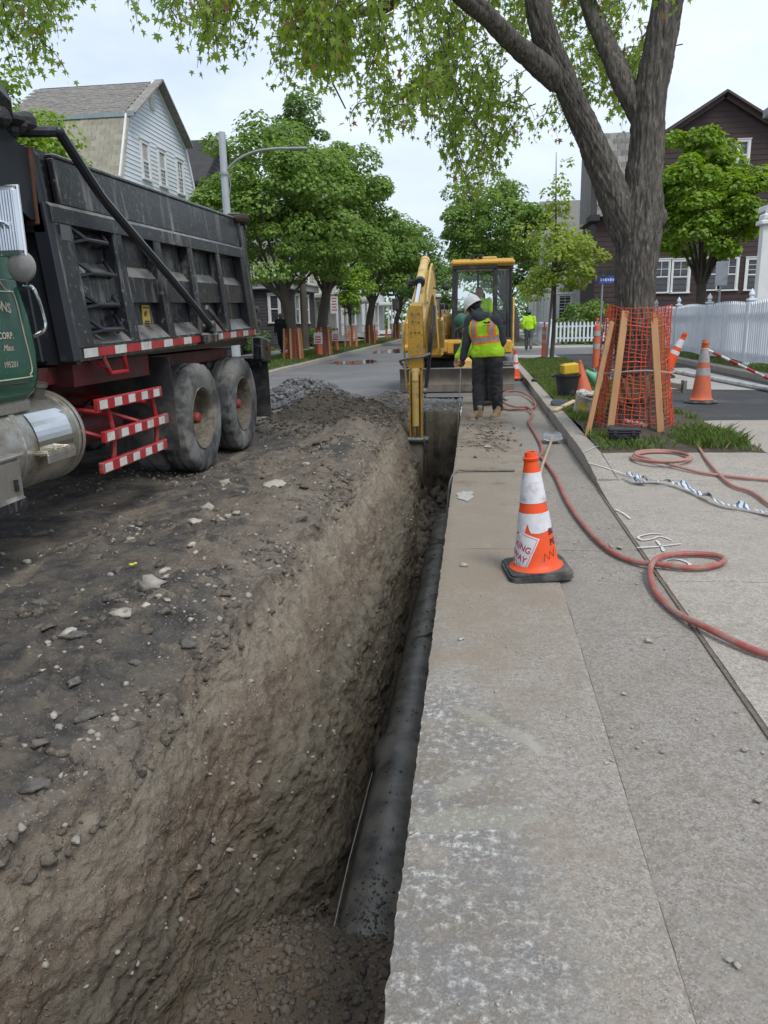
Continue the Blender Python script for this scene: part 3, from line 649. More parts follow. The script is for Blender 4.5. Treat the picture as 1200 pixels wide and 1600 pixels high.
for side in (1, -1):
    sx = lambda x: x if side > 0 else 2*XC-x
    b = MB(); b.box((sx(XR-0.13), (Y0+Y1)/2, 1.93), (0.05, Y1-Y0, 1.34)); slant(b).build('side_wall', blk, truck)
    ribs = [(5.26, 0.24), (6.08, 0.15), (6.86, 0.14), (7.66, 0.13), (8.5, 0.12), (9.43, 0.2)]
    for yy, wd in ribs:
        b = MB(); b.box((sx(XR-0.052), yy, 1.73), (0.115, wd, 0.90), bev=0.012); slant(b).build('rib', blk, truck)
    # side rails: bottom (with sloped ledge), middle (sloped top), top
    px = lambda p: [(sx(q[0]), q[1]) for q in p]
    b = MB(); b.prism(px([(XR, 1.2), (XR, 1.305), (XR-0.11, 1.42), (XR-0.16, 1.42), (XR-0.16, 1.2)]), Y0, Y1, 'y'); slant(b).build('lower_rail', blk, truck)
    for k in range(5):
        ya, yb = ribs[k][0]+ribs[k][1]/2+0.002, ribs[k+1][0]-ribs[k+1][1]/2-0.002
        b = MB(); b.prism(px([(XR-0.035, 1.60), (XR-0.035, 1.80), (XR-0.104, 1.885), (XR-0.104, 1.60)]), ya, yb, 'y'); slant(b).build('middle_rail', blk, truck)
    b = MB(); b.prism(px([(XR+0.012, 2.12), (XR+0.012, 2.22), (XR-0.012, 2.245), (XR-0.16, 2.245), (XR-0.16, 2.12)]), Y0-0.02, Y1, 'y'); slant(b).build('top_rail', blk, truck)
    b = MB(); b.box((sx(XR-0.045), (Y0+Y1)/2+0.1, 2.40), (0.06, Y1-Y0-0.2, 0.305), bev=0.008)
    b.box((sx(XR-0.045), (Y0+Y1)/2+0.1, 2.565), (0.085, Y1-Y0-0.2, 0.03), bev=0.008); slant(b).build('side_board', blk, truck)
    # rear corner post, taller than the side
    b = MB(); b.box((sx(XR-0.06), Y1-0.05, 1.93), (0.15, 0.17, 1.42), bev=0.015); slant(b).build('corner_post', blk, truck)
    yk, i = Y0+0.05, 0
    while yk < Y1-0.12:
        wdt = 0.20 if i % 2 == 0 else 0.27
        if not (7.42 < yk+wdt*0.5 < 7.95):
            b = MB(); b.box((sx(XR+0.004), yk+wdt/2, 1.252), (0.006, wdt-0.004, 0.062)); b.v = [(x, y, z+tl(y)) for x, y, z in b.v]; b.build('reflector', refl_w if i % 2 == 0 else refl_r, truck, smooth=0)
        yk += wdt; i += 1
b = MB(); b.box((XC, (Y0+Y1)/2, 1.24), (2.2, Y1-Y0-0.1, 0.1)); b.build('bed_floor', blk2, truck)
b = MB(); b.box((XC, Y0+0.02, 1.86), (2.4, 0.06, 1.36)); b.box((XC, Y0-0.03, 2.30), (2.4, 0.08, 0.5)); slant(b); b.build('front_wall', blk2, truck)
for x_ in (XR-0.06, XR-0.3, 2*XC-XR+0.06):
    b = MB(); b.box((x_, Y0-0.03, 1.72), (0.12, 0.08, 1.04), bev=0.01); slant(b).build('front_stiffener', blk2, truck)
b = MB(); b.box((XR-0.19, Y0-0.055, 2.33), (0.1, 0.05, 0.48), bev=0.01); b.build('corner_strap', rustm, truck)
for zz in (2.08, 1.88, 1.36):
    b = MB(); b.cyl((XR-0.33, Y0-0.10, zz), (XR-0.33, Y0+0.0, zz), 0.03, n=14); b.build('lifting_eye', rustm, truck)
b = MB(); b.prism([(3.75, 2.55), (4.2, 2.72), (4.75, 2.66), (5.16, 2.5), (5.16, 2.12), (5.0, 2.12), (4.6, 2.30), (3.75, 2.45)], XR-0.16, XR-0.20, 'x')
b.prism([(3.75, 2.55), (4.2, 2.72), (4.75, 2.66), (5.16, 2.5), (5.16, 2.12), (5.0, 2.12), (4.6, 2.30), (3.75, 2.45)], 2*XC-XR+0.2, 2*XC-XR+0.16, 'x')
b.box((XC, 4.4, 2.47), (2.1, 1.4, 0.04), rotm(0.03)); b.build('cab_shield', blk2, truck)
pts = []
for i in range(60):
    t = i/59; pts.append((XR-0.14-t*2.15, 4.72+0.05*math.sin(i*1.7)+0.04*math.sin(i*0.6), 2.72+0.035*math.sin(i*2.3)+0.03*math.sin(i*0.9)))
b = MB(); b.tube(pts, [0.10+0.03*math.sin(i*2.9)+0.025*math.sin(i*1.3) for i in range(60)], 9)
for i in range(22):
    y = 3.9+i*0.05; b.ell((XR-0.17+0.04*math.sin(i*2.2), y+0.1, 2.68+0.035*math.sin(i*1.9)), (0.07, 0.07, 0.05+0.02*math.sin(i)), 8, 5)
b.build('tarp_roll', mat('tarp_black', (0.02, 0.021, 0.023), (0.035, 0.035, 0.036), 8, rough=0.5, bump=1, bscale=30), truck)
b = MB(); b.box((XC, Y1+0.07, 1.9), (2.25, 0.06, 1.25)); 
for k in range(5): b.box((XC-1.0+k*0.5, Y1+0.12, 1.9), (0.1, 0.06, 1.2))
b.build('tailgate', blk, truck)
for zz in (1.36, 1.52, 2.5):
    b = MB(); b.cyl((XR-0.03, Y1+0.1, zz), (XR+0.03, Y1+0.1, zz), 0.035, n=10); b.box((XR-0.02, Y1+0.05, zz), (0.05, 0.14, 0.05), bev=0.01); slant(b).build('tailgate_latch', mat('worn_steel', (0.18, 0.17, 0.16), (0.11, 0.1, 0.09), 10, rough=0.5, metal=0.6), truck)
b = MB(); b.ell((XR-0.1, Y1-0.02, 2.66), (0.09, 0.13, 0.07), 9, 6); b.ell((XR-0.13, Y1-0.14, 2.65), (0.07, 0.08, 0.05), 8, 6); b.build('tarp_end', earth_m, truck)
# tarp arm with its hinge
hin = (XR+0.06, 7.72, 1.40)
b = MB(); b.tube(catmull([hin, (XR+0.05, 6.9, 1.78), (XR+0.05, 5.75, 2.27), (XR+0.05, 5.5, 2.40), (XR+0.04, 5.12, 2.66)], 5), 0.034, 8)
b.tube([(XR+0.04, 5.12, 2.66), (XR-0.3, 5.0, 2.65), (XR-0.9, 4.95, 2.65), (2*XC-XR, 5.0, 2.65)], 0.034, 8); b.ell((XR+0.04, 5.12, 2.66), (0.036, 0.036, 0.036)); b.build('tarp_arm', blk2, truck)
b = MB(); b.bar((XR+0.055, 8.12, 1.38), (XR+0.055, 7.62, 1.60), 0.035, 0.05, 0.006); b.box((XR+0.03, 7.72, 1.30), (0.06, 0.42, 0.11), bev=0.02); b.cyl((XR-0.02, 7.72, 1.40), (XR+0.09, 7.72, 1.40), 0.055, n=14); b.build('arm_hinge', blk, truck)
# rung steps in the first bay
for zz in (2.03, 1.80, 1.58, 1.40):
    b = MB(); y0, y1 = 5.42, 5.94; xx = xo(zz)
    b.tube([(xx-0.08, y0-0.02, zz+0.12), (xx+0.03, y0+0.08, zz), (xx+0.03, y1-0.12, zz-0.005), (xx-0.08, y1-0.02, zz+0.10)], 0.016, 7)
    b.tube([(xx-0.08, y0-0.02, zz-0.03), (xx+0.03, y0+0.08, zz)], 0.014, 7); b.tube([(xx-0.08, y1-0.02, zz-0.03), (xx+0.03, y1-0.12, zz)], 0.014, 7)
    b.box((xx-0.04, (y0+y1)/2, zz+0.012), (0.12, 0.3, 0.012), bev=0.003); b.v = [(x, y, z+tl(y)) for x, y, z in b.v]; b.build('rung', blk2, truck)
b = MB(); b.box((xo(2.05)+0.012, 5.26, 2.06), (0.006, 0.13, 0.10)); b.build('maker_plate', mat('plate_grey', (0.16, 0.16, 0.17), rough=0.4, metal=0.5), truck)
yel = mat('sticker_yellow', (0.52, 0.36, 0.06), (0.42, 0.3, 0.07), 12, rough=0.5, dirt=(0.25, 0.2, 0.12), dsc=12, damt=0.3)
sx0 = xo(1.5)-0.098
b = MB(); b.box((sx0, 6.58, 1.505), (0.008, 0.15, 0.20)); st = b.build('warning_sticker', yel, truck, smooth=0)
ink = mat('ink_black', (0.02, 0.02, 0.02), rough=0.6)
def text_on_x(name, txt, x, y, z, size, m, parent, bold=False, shear=0, arc=0.0, yref=None):
    Vt, Ft = textmesh(txt, size, bold, shear); b = MB(); b.add([(x, y+p.x, z+p.y-arc*max(0, p.x)**2) for p in Vt], Ft); return b.build(name, m, parent, smooth=0)
text_on_x('sticker_number', '#1', sx0+0.006, 6.535, 1.515, 0.065, ink, st, True)
b = MB()
for k, zz in enumerate((1.585, 1.47, 1.452, 1.434, 1.418)): b.box((sx0+0.0055, 6.58, zz), (0.002, 0.12-0.02*(k % 2), 0.011))
o = b.build('sticker_lines', ink, st, smooth=0); o['kind'] = 'stuff'
# chassis
b = MB()
for s_ in (1, -1): b.box((XC+s_*0.43, 4.9, 0.92), (0.09, 9.4, 0.28)); b.box((XC+s_*0.8, 7.0, 1.1), (0.35, 4.2, 0.12))
for yy in (1.5, 3.0, 4.6, 6.2, 7.4, 8.8): b.box((XC, yy, 0.92), (0.8, 0.1, 0.2))
b.box((XC+0.85, 5.9, 1.1), (0.5, 1.3, 0.17)); b.build('frame_rail', trred, truck)
b = MB(); b.cyl((XC+0.72, 5.35, 0.55), (XC+0.72, 5.35, 0.98), 0.14, n=18); b.ell((XC+0.72, 5.35, 0.98), (0.14, 0.14, 0.06)); b.cyl((XC+0.75, 5.75, 0.62), (XC+0.75, 6.4, 0.62), 0.13, n=16)
b.cyl((XC, 3.2, 0.62), (XC, 8.2, 0.6), 0.06, n=10); b.tube([(XC+0.6, 5.2, 0.8), (XC+0.9, 5.6, 0.75), (XC+0.7, 6.2, 0.82)], 0.02, 6); b.build('air_tank', trred, truck)
b = MB(); b.tube([(XR-0.01, 5.48, 1.22), (XR-0.01, 5.58, 1.09), (XR-0.01, 5.86, 1.09), (XR-0.01, 5.82, 1.22)], 0.018, 7); b.tube([(XR-0.15, 5.5, 1.22), (XR-0.01, 5.58, 1.10)], 0.016, 6); b.build('hook_bracket', barred, truck)
# mud flaps and tail box
for (y, z0, z1, xa, xb) in [(6.72, 0.30, 1.16, XR-0.02, XR-0.72), (10.0, 0.22, 1.02, XR-0.02, XR-0.66)]:
    for s_ in (1, -1):
        b = MB(); f_ = (lambda x: x) if s_ > 0 else (lambda x: 2*XC-x)
        n = 8; V_ = []; 
        for i in range(n+1):
            t = i/n; zz = z1+(z0-z1)*t; yy = y+0.12*t*(1 if y < 7 else 0.6)+0.015*math.sin(t*5)
            V_ += [(f_(xa), yy, zz), (f_(xb), yy+0.02, zz), (f_(xb), yy+0.035, zz), (f_(xa), yy+0.015, zz)]
        F_ = []
        for i in range(n):
            for k in range(4): F_.append((i*4+k, i*4+(k+1) % 4, i*4+4+(k+1) % 4, i*4+4+k))
        F_ += [(0, 3, 2, 1), (n*4, n*4+1, n*4+2, n*4+3)]
        b.add(V_, F_); b.build('mud_flap', mat('flap_rubber', (0.022, 0.023, 0.026), (0.04, 0.04, 0.04), 3, rough=0.7, dirt=(0.11, 0.1, 0.09), dsc=3, damt=0.35), truck, fix=True)
b = MB(); b.box((XR-0.06, 9.92, 1.10), (0.14, 0.42, 0.30), rotm(-0.15), bev=0.02); b.box((2*XC-XR+0.06, 9.92, 1.10), (0.14, 0.42, 0.30), bev=0.02); b.box((XC, 9.95, 0.95), (2.3, 0.1, 0.12), bev=0.01); b.build('rear_bumper', blk, truck)
b = MB(); b.cyl((XR+0.01, 9.95, 1.13), (XR+0.03, 9.95, 1.13), 0.03, n=10); b.build('marker_lamp', hubred, truck)
# wheels: tyre with tread blocks, dished rim, red hub
def tyre_mesh(nm, rad=0.53, wd=0.27, n=88):
    prof = [(0.295, 0.09), (0.31, 0.115), (0.36, 0.135), (0.43, 0.142), (0.485, 0.132), (0.512, 0.122), (0.526, 0.108), (0.53, 0.075), (0.53, 0.03), (0.53, 0.022), (0.518, 0.018), (0.518, 0.0)]
    prof = [(r, x) for r, x in prof]; prof = prof+[(r, -x) for r, x in prof[::-1][1:]]
    V_ = []; k = len(prof)
    for i, (r, x) in enumerate(prof):
        for j in range(n):
            rr = r; blockc = (j//2) % 2
            if r > 0.50 and abs(x) > 0.05 and blockc: rr = r-0.016
            a = 2*math.pi*(j+0.6*(1 if x < 0 else 0))/n; V_.append((x, rr*math.cos(a), rr*math.sin(a)))
    F_ = [(i*n+j, i*n+(j+1) % n, (i+1)*n+(j+1) % n, (i+1)*n+j) for i in range(k-1) for j in range(n)]
    b = MB(); b.add(V_, F_); return b.mesh(nm, smooth=28)
tyre_me = tyre_mesh('tyre')
b = MB(); b.lathe([(0.30, 0.10), (0.31, 0.118), (0.30, 0.125), (0.285, 0.115), (0.268, 0.08), (0.262, 0.02), (0.255, -0.03), (0.22, -0.055), (0.16, -0.065), (0.10, -0.07), (0.0, -0.07)], 40, axis=(1, 0, 0)); rim_me = b.mesh('rim', smooth=40)
b = MB(); b.lathe([(0.10, -0.072), (0.105, -0.03), (0.085, 0.0), (0.06, 0.012), (0.055, 0.065), (0.04, 0.085), (0.0, 0.088)], 24, axis=(1, 0, 0))
for k in range(10):
    a = 2*math.pi*k/10; b.cyl((-0.068, 0.135*math.cos(a), 0.135*math.sin(a)), (-0.04, 0.135*math.cos(a), 0.135*math.sin(a)), 0.014, n=6)
hub_me = b.mesh('hub', smooth=30)
def wheel(x, y, side, full=True):
    w_ = link('wheel', tyre_me, rub, truck); w_.location = (x-TB.x, y-TB.y, 0.52); w_.scale = (1.06, 1.025, 1.025); w_.rotation_euler = (random.random()*3, 0, 0 if side > 0 else math.pi)
    r_ = link('rim', rim_me, rimm, w_)
    if full: link('hub', hub_me, hubred, w_)
for yy in (7.5, 8.87):
    for s_ in (1, -1):
        wheel(XC+s_*1.085, yy, s_); wheel(XC+s_*0.765, yy, -s_, False)
for s_ in (1, -1): wheel(XC+s_*1.05, 1.25, s_)
b = MB()
for yy in (7.5, 8.87): b.cyl((XC-1.0, yy, 0.52), (XC+1.0, yy, 0.52), 0.075, n=12); b.ell((XC, yy, 0.55), (0.22, 0.2, 0.2))
b.cyl((XC-1.0, 1.25, 0.5), (XC+1.0, 1.25, 0.5), 0.06, n=10); b.build('axle', trred, truck)
# fuel tank
tx, tz, trd = XR-0.31, 0.70, 0.305
b = MB(); b.lathe([(0.0, 0.0), (0.2, 0.01), (0.285, 0.03), (trd, 0.06), (trd, 1.62), (0.285, 1.65), (0.2, 1.665), (0, 1.67)], 48, (tx, 3.42, tz), (0, 1, 0)); tank = b.build('fuel_tank', alu, truck)
for yy in (3.75, 4.35, 5.0, 5.055):
    b = MB(); b.lathe([(trd+0.001, 0), (trd+0.012, 0.004), (trd+0.012, 0.05 if yy < 4.9 else 0.022), (trd+0.001, 0.054 if yy < 4.9 else 0.026)], 48, (tx, yy, tz), (0, 1, 0)); b.build('tank_band', alu, tank)
b = MB(); b.cyl((tx+0.10, 4.86, tz+trd-0.04), (tx+0.13, 4.86, tz+trd+0.05), 0.055, n=16); b.cyl((tx+0.13, 4.86, tz+trd+0.05), (tx+0.135, 4.86, tz+trd+0.075), 0.065, n=16); b.build('filler_cap', mat('cap_steel', (0.28, 0.27, 0.25), rough=0.4, metal=0.8), tank)
for (yc, zc, xx) in ((4.42, 0.985, tx+0.17), (4.62, 0.66, tx+0.33)):
    b = MB(); b.box((xx, yc, zc), (0.12, 0.34, 0.02), bev=0.004); b.box((xx+0.055, yc, zc-0.03), (0.015, 0.34, 0.06), bev=0.004)
    for k in range(6): b.cyl((xx-0.05, yc-0.14+k*0.055, zc+0.012), (xx+0.05, yc-0.14+k*0.055, zc+0.012), 0.01, n=6)
    b.build('tank_step', alu, tank)
b = MB(); 
for k in range(9):
    a0, a1 = R(-12+k*6), R(-12+(k+1)*6); rr = trd+0.006
    b.quad((tx+rr*math.cos(a0), 4.5, tz+rr*math.sin(a0)), (tx+rr*math.cos(a0), 4.92, tz+rr*math.sin(a0)), (tx+rr*math.cos(a1), 4.92-(0.05 if k > 6 else 0), tz+rr*math.sin(a1)), (tx+rr*math.cos(a1), 4.5, tz+rr*math.sin(a1)))
b.build('tank_panel', chrome, tank)
b = MB(); b.box((XR-0.12, 4.0, 0.56), (0.34, 0.42, 0.26), bev=0.02); b.box((XR-0.12, 4.0, 0.70), (0.36, 0.44, 0.02), bev=0.006); tb = b.build('battery_box', alu, truck)
b = MB(); b.box((XR-0.0, 4.05, 0.42), (0.14, 0.3, 0.1), bev=0.02); b.cyl((XR+0.06, 4.12, 0.5), (XR+0.06, 4.12, 0.57), 0.012, n=8); b.build('box_bracket', blk, tb)
# red and white side guard
gx = XR+0.03
for (zz, ya, yb) in ((0.885, 5.22, 6.36), (0.645, 5.28, 6.46), (0.43, 5.2, 6.38)):
    b = MB(); b.box((gx, (ya+yb)/2, zz), (0.04, yb-ya, 0.085), bev=0.006); g_ = b.build('guard_bar', barred, truck)
    yk = ya+0.02
    while yk+0.12 < yb:
        b = MB(); b.box((gx+0.0215, yk+0.06, zz), (0.003, 0.115, 0.062)); b.build('reflector', refl_w, g_, smooth=0); yk += 0.235
for yy in (5.48, 6.28):
    b = MB(); b.tube(catmull([(gx-0.04, yy, 0.43), (gx-0.035, yy+0.03, 0.62), (gx-0.04, yy, 0.80), (gx-0.05, yy-0.06, 0.88)], 4), 0.02, 7); b.tube([(gx-0.04, yy, 0.80), (gx-0.5, yy-0.1, 0.86), (gx-0.75, yy-0.1, 0.88)], 0.02, 7); b.tube([(gx-0.04, yy, 0.6), (gx-0.7, yy-0.2, 0.84)], 0.018, 7); b.build('guard_frame', barred, truck)
# cab
xs = XR-0.04
prof = [(2.15, 0.98), (4.36, 0.98), (4.47, 1.02), (4.545, 1.12), (4.56, 1.3), (4.52, 1.52), (4.46, 1.66), (4.40, 1.76), (4.33, 2.3), (4.2, 2.42), (2.75, 2.42), (2.5, 2.3), (2.3, 1.75), (2.15, 1.7)]
b = MB(); b.prism(prof, xs-0.02, 2*XC-xs+0.02, 'x'); b.v = [(x, y+0.18, z) for x, y, z in b.v]; cab = b.build('cab', green, truck, smooth=20)
bv = cab.modifiers.new('bevel', 'BEVEL'); bv.width = 0.05; bv.segments = 3; bv.limit_method = 'ANGLE'
b = MB(); b.prism([(3.2, 1.10), (4.36, 1.10), (4.42, 1.16), (4.36, 1.72), (3.2, 1.72)], xs-0.02, xs+0.008, 'x'); b.v = [(x, y+0.18, z) for x, y, z in b.v]; door = b.build('cab_door', green, truck)
bv = door.modifiers.new('bevel', 'BEVEL'); bv.width = 0.012; bv.segments = 2
b = MB(); b.box((xs-0.01, 3.75, 2.02), (0.02, 0.95, 0.48), bev=0.02); b.v = [(x, y+0.15, z) for x, y, z in b.v]; b.build('door_window', dglass, truck)
# pinstripe and lettering on the door
b = MB(); b.tube(catmull([(xs+0.011, 4.16, 1.72), (xs+0.011, 4.22, 1.66), (xs+0.011, 4.31, 1.62), (xs+0.011, 4.36, 1.4), (xs+0.011, 4.40, 1.2), (xs+0.011, 4.37, 1.15), (xs+0.011, 4.3, 1.135), (xs+0.011, 3.3, 1.135)], 5), 0.0035, 5); b.v = [(x, y+0.18, z) for x, y, z in b.v]; b.build('pinstripe', cream, door)
b = MB(); b.tube([(xs+0.012, 4.0, 1.64), (xs+0.012, 4.30, 1.645)], 0.005, 5); b.v = [(x, y+0.18, z) for x, y, z in b.v]; b.build('trim_line', chrome, door)
for txt, ye, z, size, bold, sh, arc in (('SONS', 4.255, 1.535, 0.078, True, 0, 0.9), ('CORP.', 4.245, 1.372, 0.054, True, 0, 0), ('Mass.', 4.235, 1.303, 0.05, False, 0.35, 0), ('195201', 4.25, 1.205, 0.05, False, 0, 0)):
    Vt, Ft = textmesh(txt, size, bold, sh); wmax = max(p.x for p in Vt)
    b = MB(); b.add([(xs+0.0125, ye-wmax+p.x, z+p.y-arc*max(0, p.x-wmax*0.3)**2) for p in Vt], Ft); b.v = [(x, y+0.18, z) for x, y, z in b.v]; b.build('lettering', cream, door, smooth=0)
b = MB(); b.tube(catmull([(xs+0.01, 4.46, 1.68), (xs+0.07, 4.47, 1.66), (xs+0.075, 4.53, 1.50), (xs+0.07, 4.53, 1.42), (xs+0.01, 4.50, 1.38)], 5), 0.013, 8); b.v = [(x, y+0.14, z) for x, y, z in b.v]; b.build('grab_handle', chrome, truck)
# mirrors on the driver's door
mxx, my = XR+0.10, 4.22
b = MB(); b.box((mxx, my, 2.005), (0.27, 0.055, 0.35), bev=0.02)
for k in range(15): b.cyl((mxx-0.115+k*0.0165, my-0.028, 1.85), (mxx-0.115+k*0.0165, my-0.028, 2.16), 0.006, n=6)
mir = b.build('mirror', mat('mirror_housing', (0.66, 0.7, 0.76), (0.6, 0.64, 0.7), 6, rough=0.28, metal=0.85), truck)
b = MB(); rr = [(mxx-0.14, my, 1.825), (mxx-0.14, my, 2.185), (mxx+0.14, my, 2.185), (mxx+0.14, my, 1.825), (mxx-0.14, my, 1.825)]; b.tube(rr, 0.011, 6); b.tube([(xs, my-0.15, 2.3), (mxx, my, 2.19)], 0.012, 6); b.tube([(xs, my-0.15, 1.75), (mxx, my, 1.85)], 0.012, 6); b.build('mirror_frame', chrome, mir)
b = MB(); b.tube([(mxx-0.06, my-0.034, 2.05), (mxx-0.02, my-0.036, 2.02), (mxx+0.03, my-0.036, 1.995), (mxx+0.06, my-0.036, 1.99), (mxx+0.085, my-0.036, 1.975)], [0.006, 0.013, 0.014, 0.011, 0.006], 7)
for dx in (-0.01, 0.03, 0.06): b.tube([(mxx+dx, my-0.036, 2.0), (mxx+dx+0.015, my-0.036, 1.965)], 0.005, 5)
b.build('mirror_ornament', chrome, mir)
b = MB(); b.lathe([(0.0, 0.0), (0.05, 0.004), (0.08, 0.018), (0.086, 0.03), (0.08, 0.036), (0.0, 0.04)], 28, (mxx+0.10, my-0.02, 1.765), (0, 1, 0)); b.tube([(mxx+0.10, my+0.01, 1.765), (mxx+0.10, my, 1.86)], 0.01, 6); b.build('round_mirror', mat('convex_mirror', (0.27, 0.26, 0.25), (0.2, 0.2, 0.19), 14, rough=0.35, metal=0.4), truck)
# hood and front (mostly outside the picture)
b = MB(); b.prism([(0.35, 0.85), (0.35, 1.45), (0.5, 1.6), (2.2, 1.72), (2.2, 0.98)], XC-0.75, XC+0.75, 'x'); hd = b.build('hood', green, truck); hd.modifiers.new('bevel', 'BEVEL').width = 0.06
for s_ in (1, -1):
    b = MB(); ys = [(0.55+1.4*k/12, 0.62+0.55*math.sin(math.pi*k/12)) for k in range(13)]; b.prism(ys+[(y, z-0.05) for y, z in ys[::-1]], XC+s_*0.75, XC+s_*1.22, 'x'); b.build('front_fender', green, truck)
b = MB(); b.box((XC, 0.3, 0.6), (2.3, 0.14, 0.32), bev=0.03); b.build('front_bumper', chrome, truck)

# ================================================================ yellow excavator
_bb = MB.build
def _zb(s_, *a, **k):
    s_.v = [(x, y, z*0.945 if z > 0 else z) for x, y, z in s_.v]; return _bb(s_, *a, **k)
MB.build = _zb
ylw = mat('excavator_yellow', (0.60, 0.34, 0.045), (0.52, 0.29, 0.04), 3, rough=0.45, dirt=(0.30, 0.21, 0.10), dsc=3.5, damt=0.32, c3=(0.12, 0.09, 0.06), s3=34, a3=0.12)
ylf = mat('excavator_yellow_faded', (0.62, 0.43, 0.16), (0.55, 0.36, 0.1), 4, rough=0.5, dirt=(0.32, 0.24, 0.14), dsc=4, damt=0.3)
xblk = mat('machine_black', (0.018, 0.018, 0.02), (0.03, 0.03, 0.03), 5, rough=0.5, dirt=(0.09, 0.085, 0.075), dsc=4, damt=0.25)
xgrey = mat('blade_steel', (0.18, 0.155, 0.13), (0.125, 0.105, 0.09), 4, rough=0.6, metal=0.25, dirt=(0.22, 0.185, 0.15), dsc=3, damt=0.45)
steel = mat('steel', (0.3, 0.29, 0.28), (0.2, 0.19, 0.18), 8, rough=0.4, metal=0.7)
hoseblk = mat('hose_black', (0.02, 0.02, 0.022), rough=0.55)
cabglass = glassmat('cab_glass', (0.94, 0.97, 0.95), 0.985)
EX = thing('excavator', 'yellow tracked excavator with its arm lowered into the far end of the trench', 'excavator', (-0.45, 17.2, 0))
XL_, XR_ = -1.62, 0.70
# dozer blade: curved plate, wear edge, arms
b = MB(); pr = [(15.80+0.10*math.sin(math.pi*k/8)*1.0, 0.03+0.47*k/8) for k in range(9)]; b.prism(pr+[(y+0.05, z) for y, z in pr[::-1]], XL_, XR_, 'x'); b.build('blade', xgrey, EX)
b = MB(); b.box(((XL_+XR_)/2, 15.78, 0.10), (XR_-XL_-0.02, 0.03, 0.17), bev=0.008); b.build('cutting_edge', xgrey, EX)
b = MB(); b.box(((XL_+XR_)/2, 15.86, 0.505), (XR_-XL_, 0.09, 0.035), bev=0.01); b.build('blade_lip', steel, EX)
for x in (-1.0, 0.12):
    b = MB(); b.bar((x, 15.95, 0.3), (x, 16.9, 0.42), 0.14, 0.18, 0.02); b.build('blade_arm', xblk, EX)
b = MB(); b.box((-0.33, 16.02, 0.56), (0.36, 0.25, 0.34), bev=0.07); b.build('blade_cylinder_guard', ylf, EX)
# tracks
for s_, xc in ((-1, -1.36), (1, 0.46)):
    b = MB(); rr = 0.29; yc0, yc1 = 16.35, 18.5; n = 11; poly = []
    for k in range(n): a = math.pi/2+math.pi*k/(n-1); poly.append((yc0+rr*math.cos(a), 0.31+rr*math.sin(a)))
    for k in range(n): a = -math.pi/2+math.pi*k/(n-1); poly.append((yc1+rr*math.cos(a), 0.31+rr*math.sin(a)))
    b.prism(poly, xc-0.215, xc+0.215, 'x'); tr_ = b.build('track', xblk, EX)
    b = MB(); peri = []
    for k in range(len(poly)):
        p, q = poly[k], poly[(k+1) % len(poly)]; l = math.hypot(q[0]-p[0], q[1]-p[1]); m_ = max(1, round(l/0.13))
        for j in range(m_): peri.append((p[0]+(q[0]-p[0])*j/m_, p[1]+(q[1]-p[1])*j/m_, q[0]-p[0], q[1]-p[1]))
    b0 = MB()
    for (y, z, dy, dz) in peri: b0.box((xc, y, z), (0.46, 0.055, 0.05), rotm(math.atan2(dz, dy)), 0.008)
    o = b0.build('track_grousers', rub, tr_); o['kind'] = 'stuff'
    b = MB()
    for yk in (16.35, 18.5): b.cyl((xc+s_*0.1, yk, 0.31), (xc+s_*0.235, yk, 0.31), 0.2, n=20); b.cyl((xc+s_*0.2, yk, 0.31), (xc+s_*0.26, yk, 0.31), 0.07, n=12)
    b.build('sprocket', ylf, tr_)
b = MB(); b.box((-0.45, 17.4, 0.52), (1.5, 1.5, 0.3), bev=0.05); b.cyl((-0.45, 17.4, 0.5), (-0.45, 17.4, 0.84), 0.5, n=28); b.build('undercarriage', xblk, EX)
# upper structure
b = MB(); b.box((-0.45, 17.45, 0.92), (2.3, 2.4, 0.17), bev=0.05); b.build('deck', ylw, EX)
b = MB(); b.box((-0.02, 16.24, 0.93), (1.35, 0.1, 0.30), bev=0.04); b.build('deck_skirt', ylw, EX)
b = MB(); b.cyl((-0.28, 16.15, 0.92), (-0.28, 16.2, 0.92), 0.12, n=20); b.cyl((-0.28, 16.1, 0.92), (-0.28, 16.16, 0.92), 0.06, n=14); b.box((-0.28, 16.18, 0.92), (0.5, 0.04, 0.2), bev=0.05); b.build('swing_pin', xblk, EX)
b = MB(); b.box((-1.44, 17.2, 1.2), (0.36, 1.7, 0.72), bev=0.10); b.build('side_cover', ylw, EX)
b = MB(); b.box((-0.96, 17.7, 1.3), (0.72, 1.4, 0.78), bev=0.08); b.box((-0.85, 16.95, 1.45), (0.42, 0.35, 0.55), rotm(0.35), bev=0.06); b.build('engine_cover', ylf, EX)
b = MB(); b.box((-0.45, 18.55, 1.15), (2.28, 0.45, 0.85), bev=0.16); b.build('counterweight', ylw, EX)
b = MB(); b.tube([(-1.3, 16.6, 1.55), (-1.3, 16.6, 1.85), (-0.75, 16.75, 1.87), (-0.72, 16.75, 1.5)], 0.016, 7); b.tube([(-1.3, 16.6, 1.7), (-0.72, 16.75, 1.7)], 0.012, 6); b.build('handrail', steel, EX)
b = MB(); b.box((-0.85, 17.3, 1.78), (0.32, 0.5, 0.22), bev=0.05); b.cyl((-1.0, 17.5, 1.7), (-1.0, 17.5, 2.05), 0.05, n=12); b.build('air_cleaner', xblk, EX)
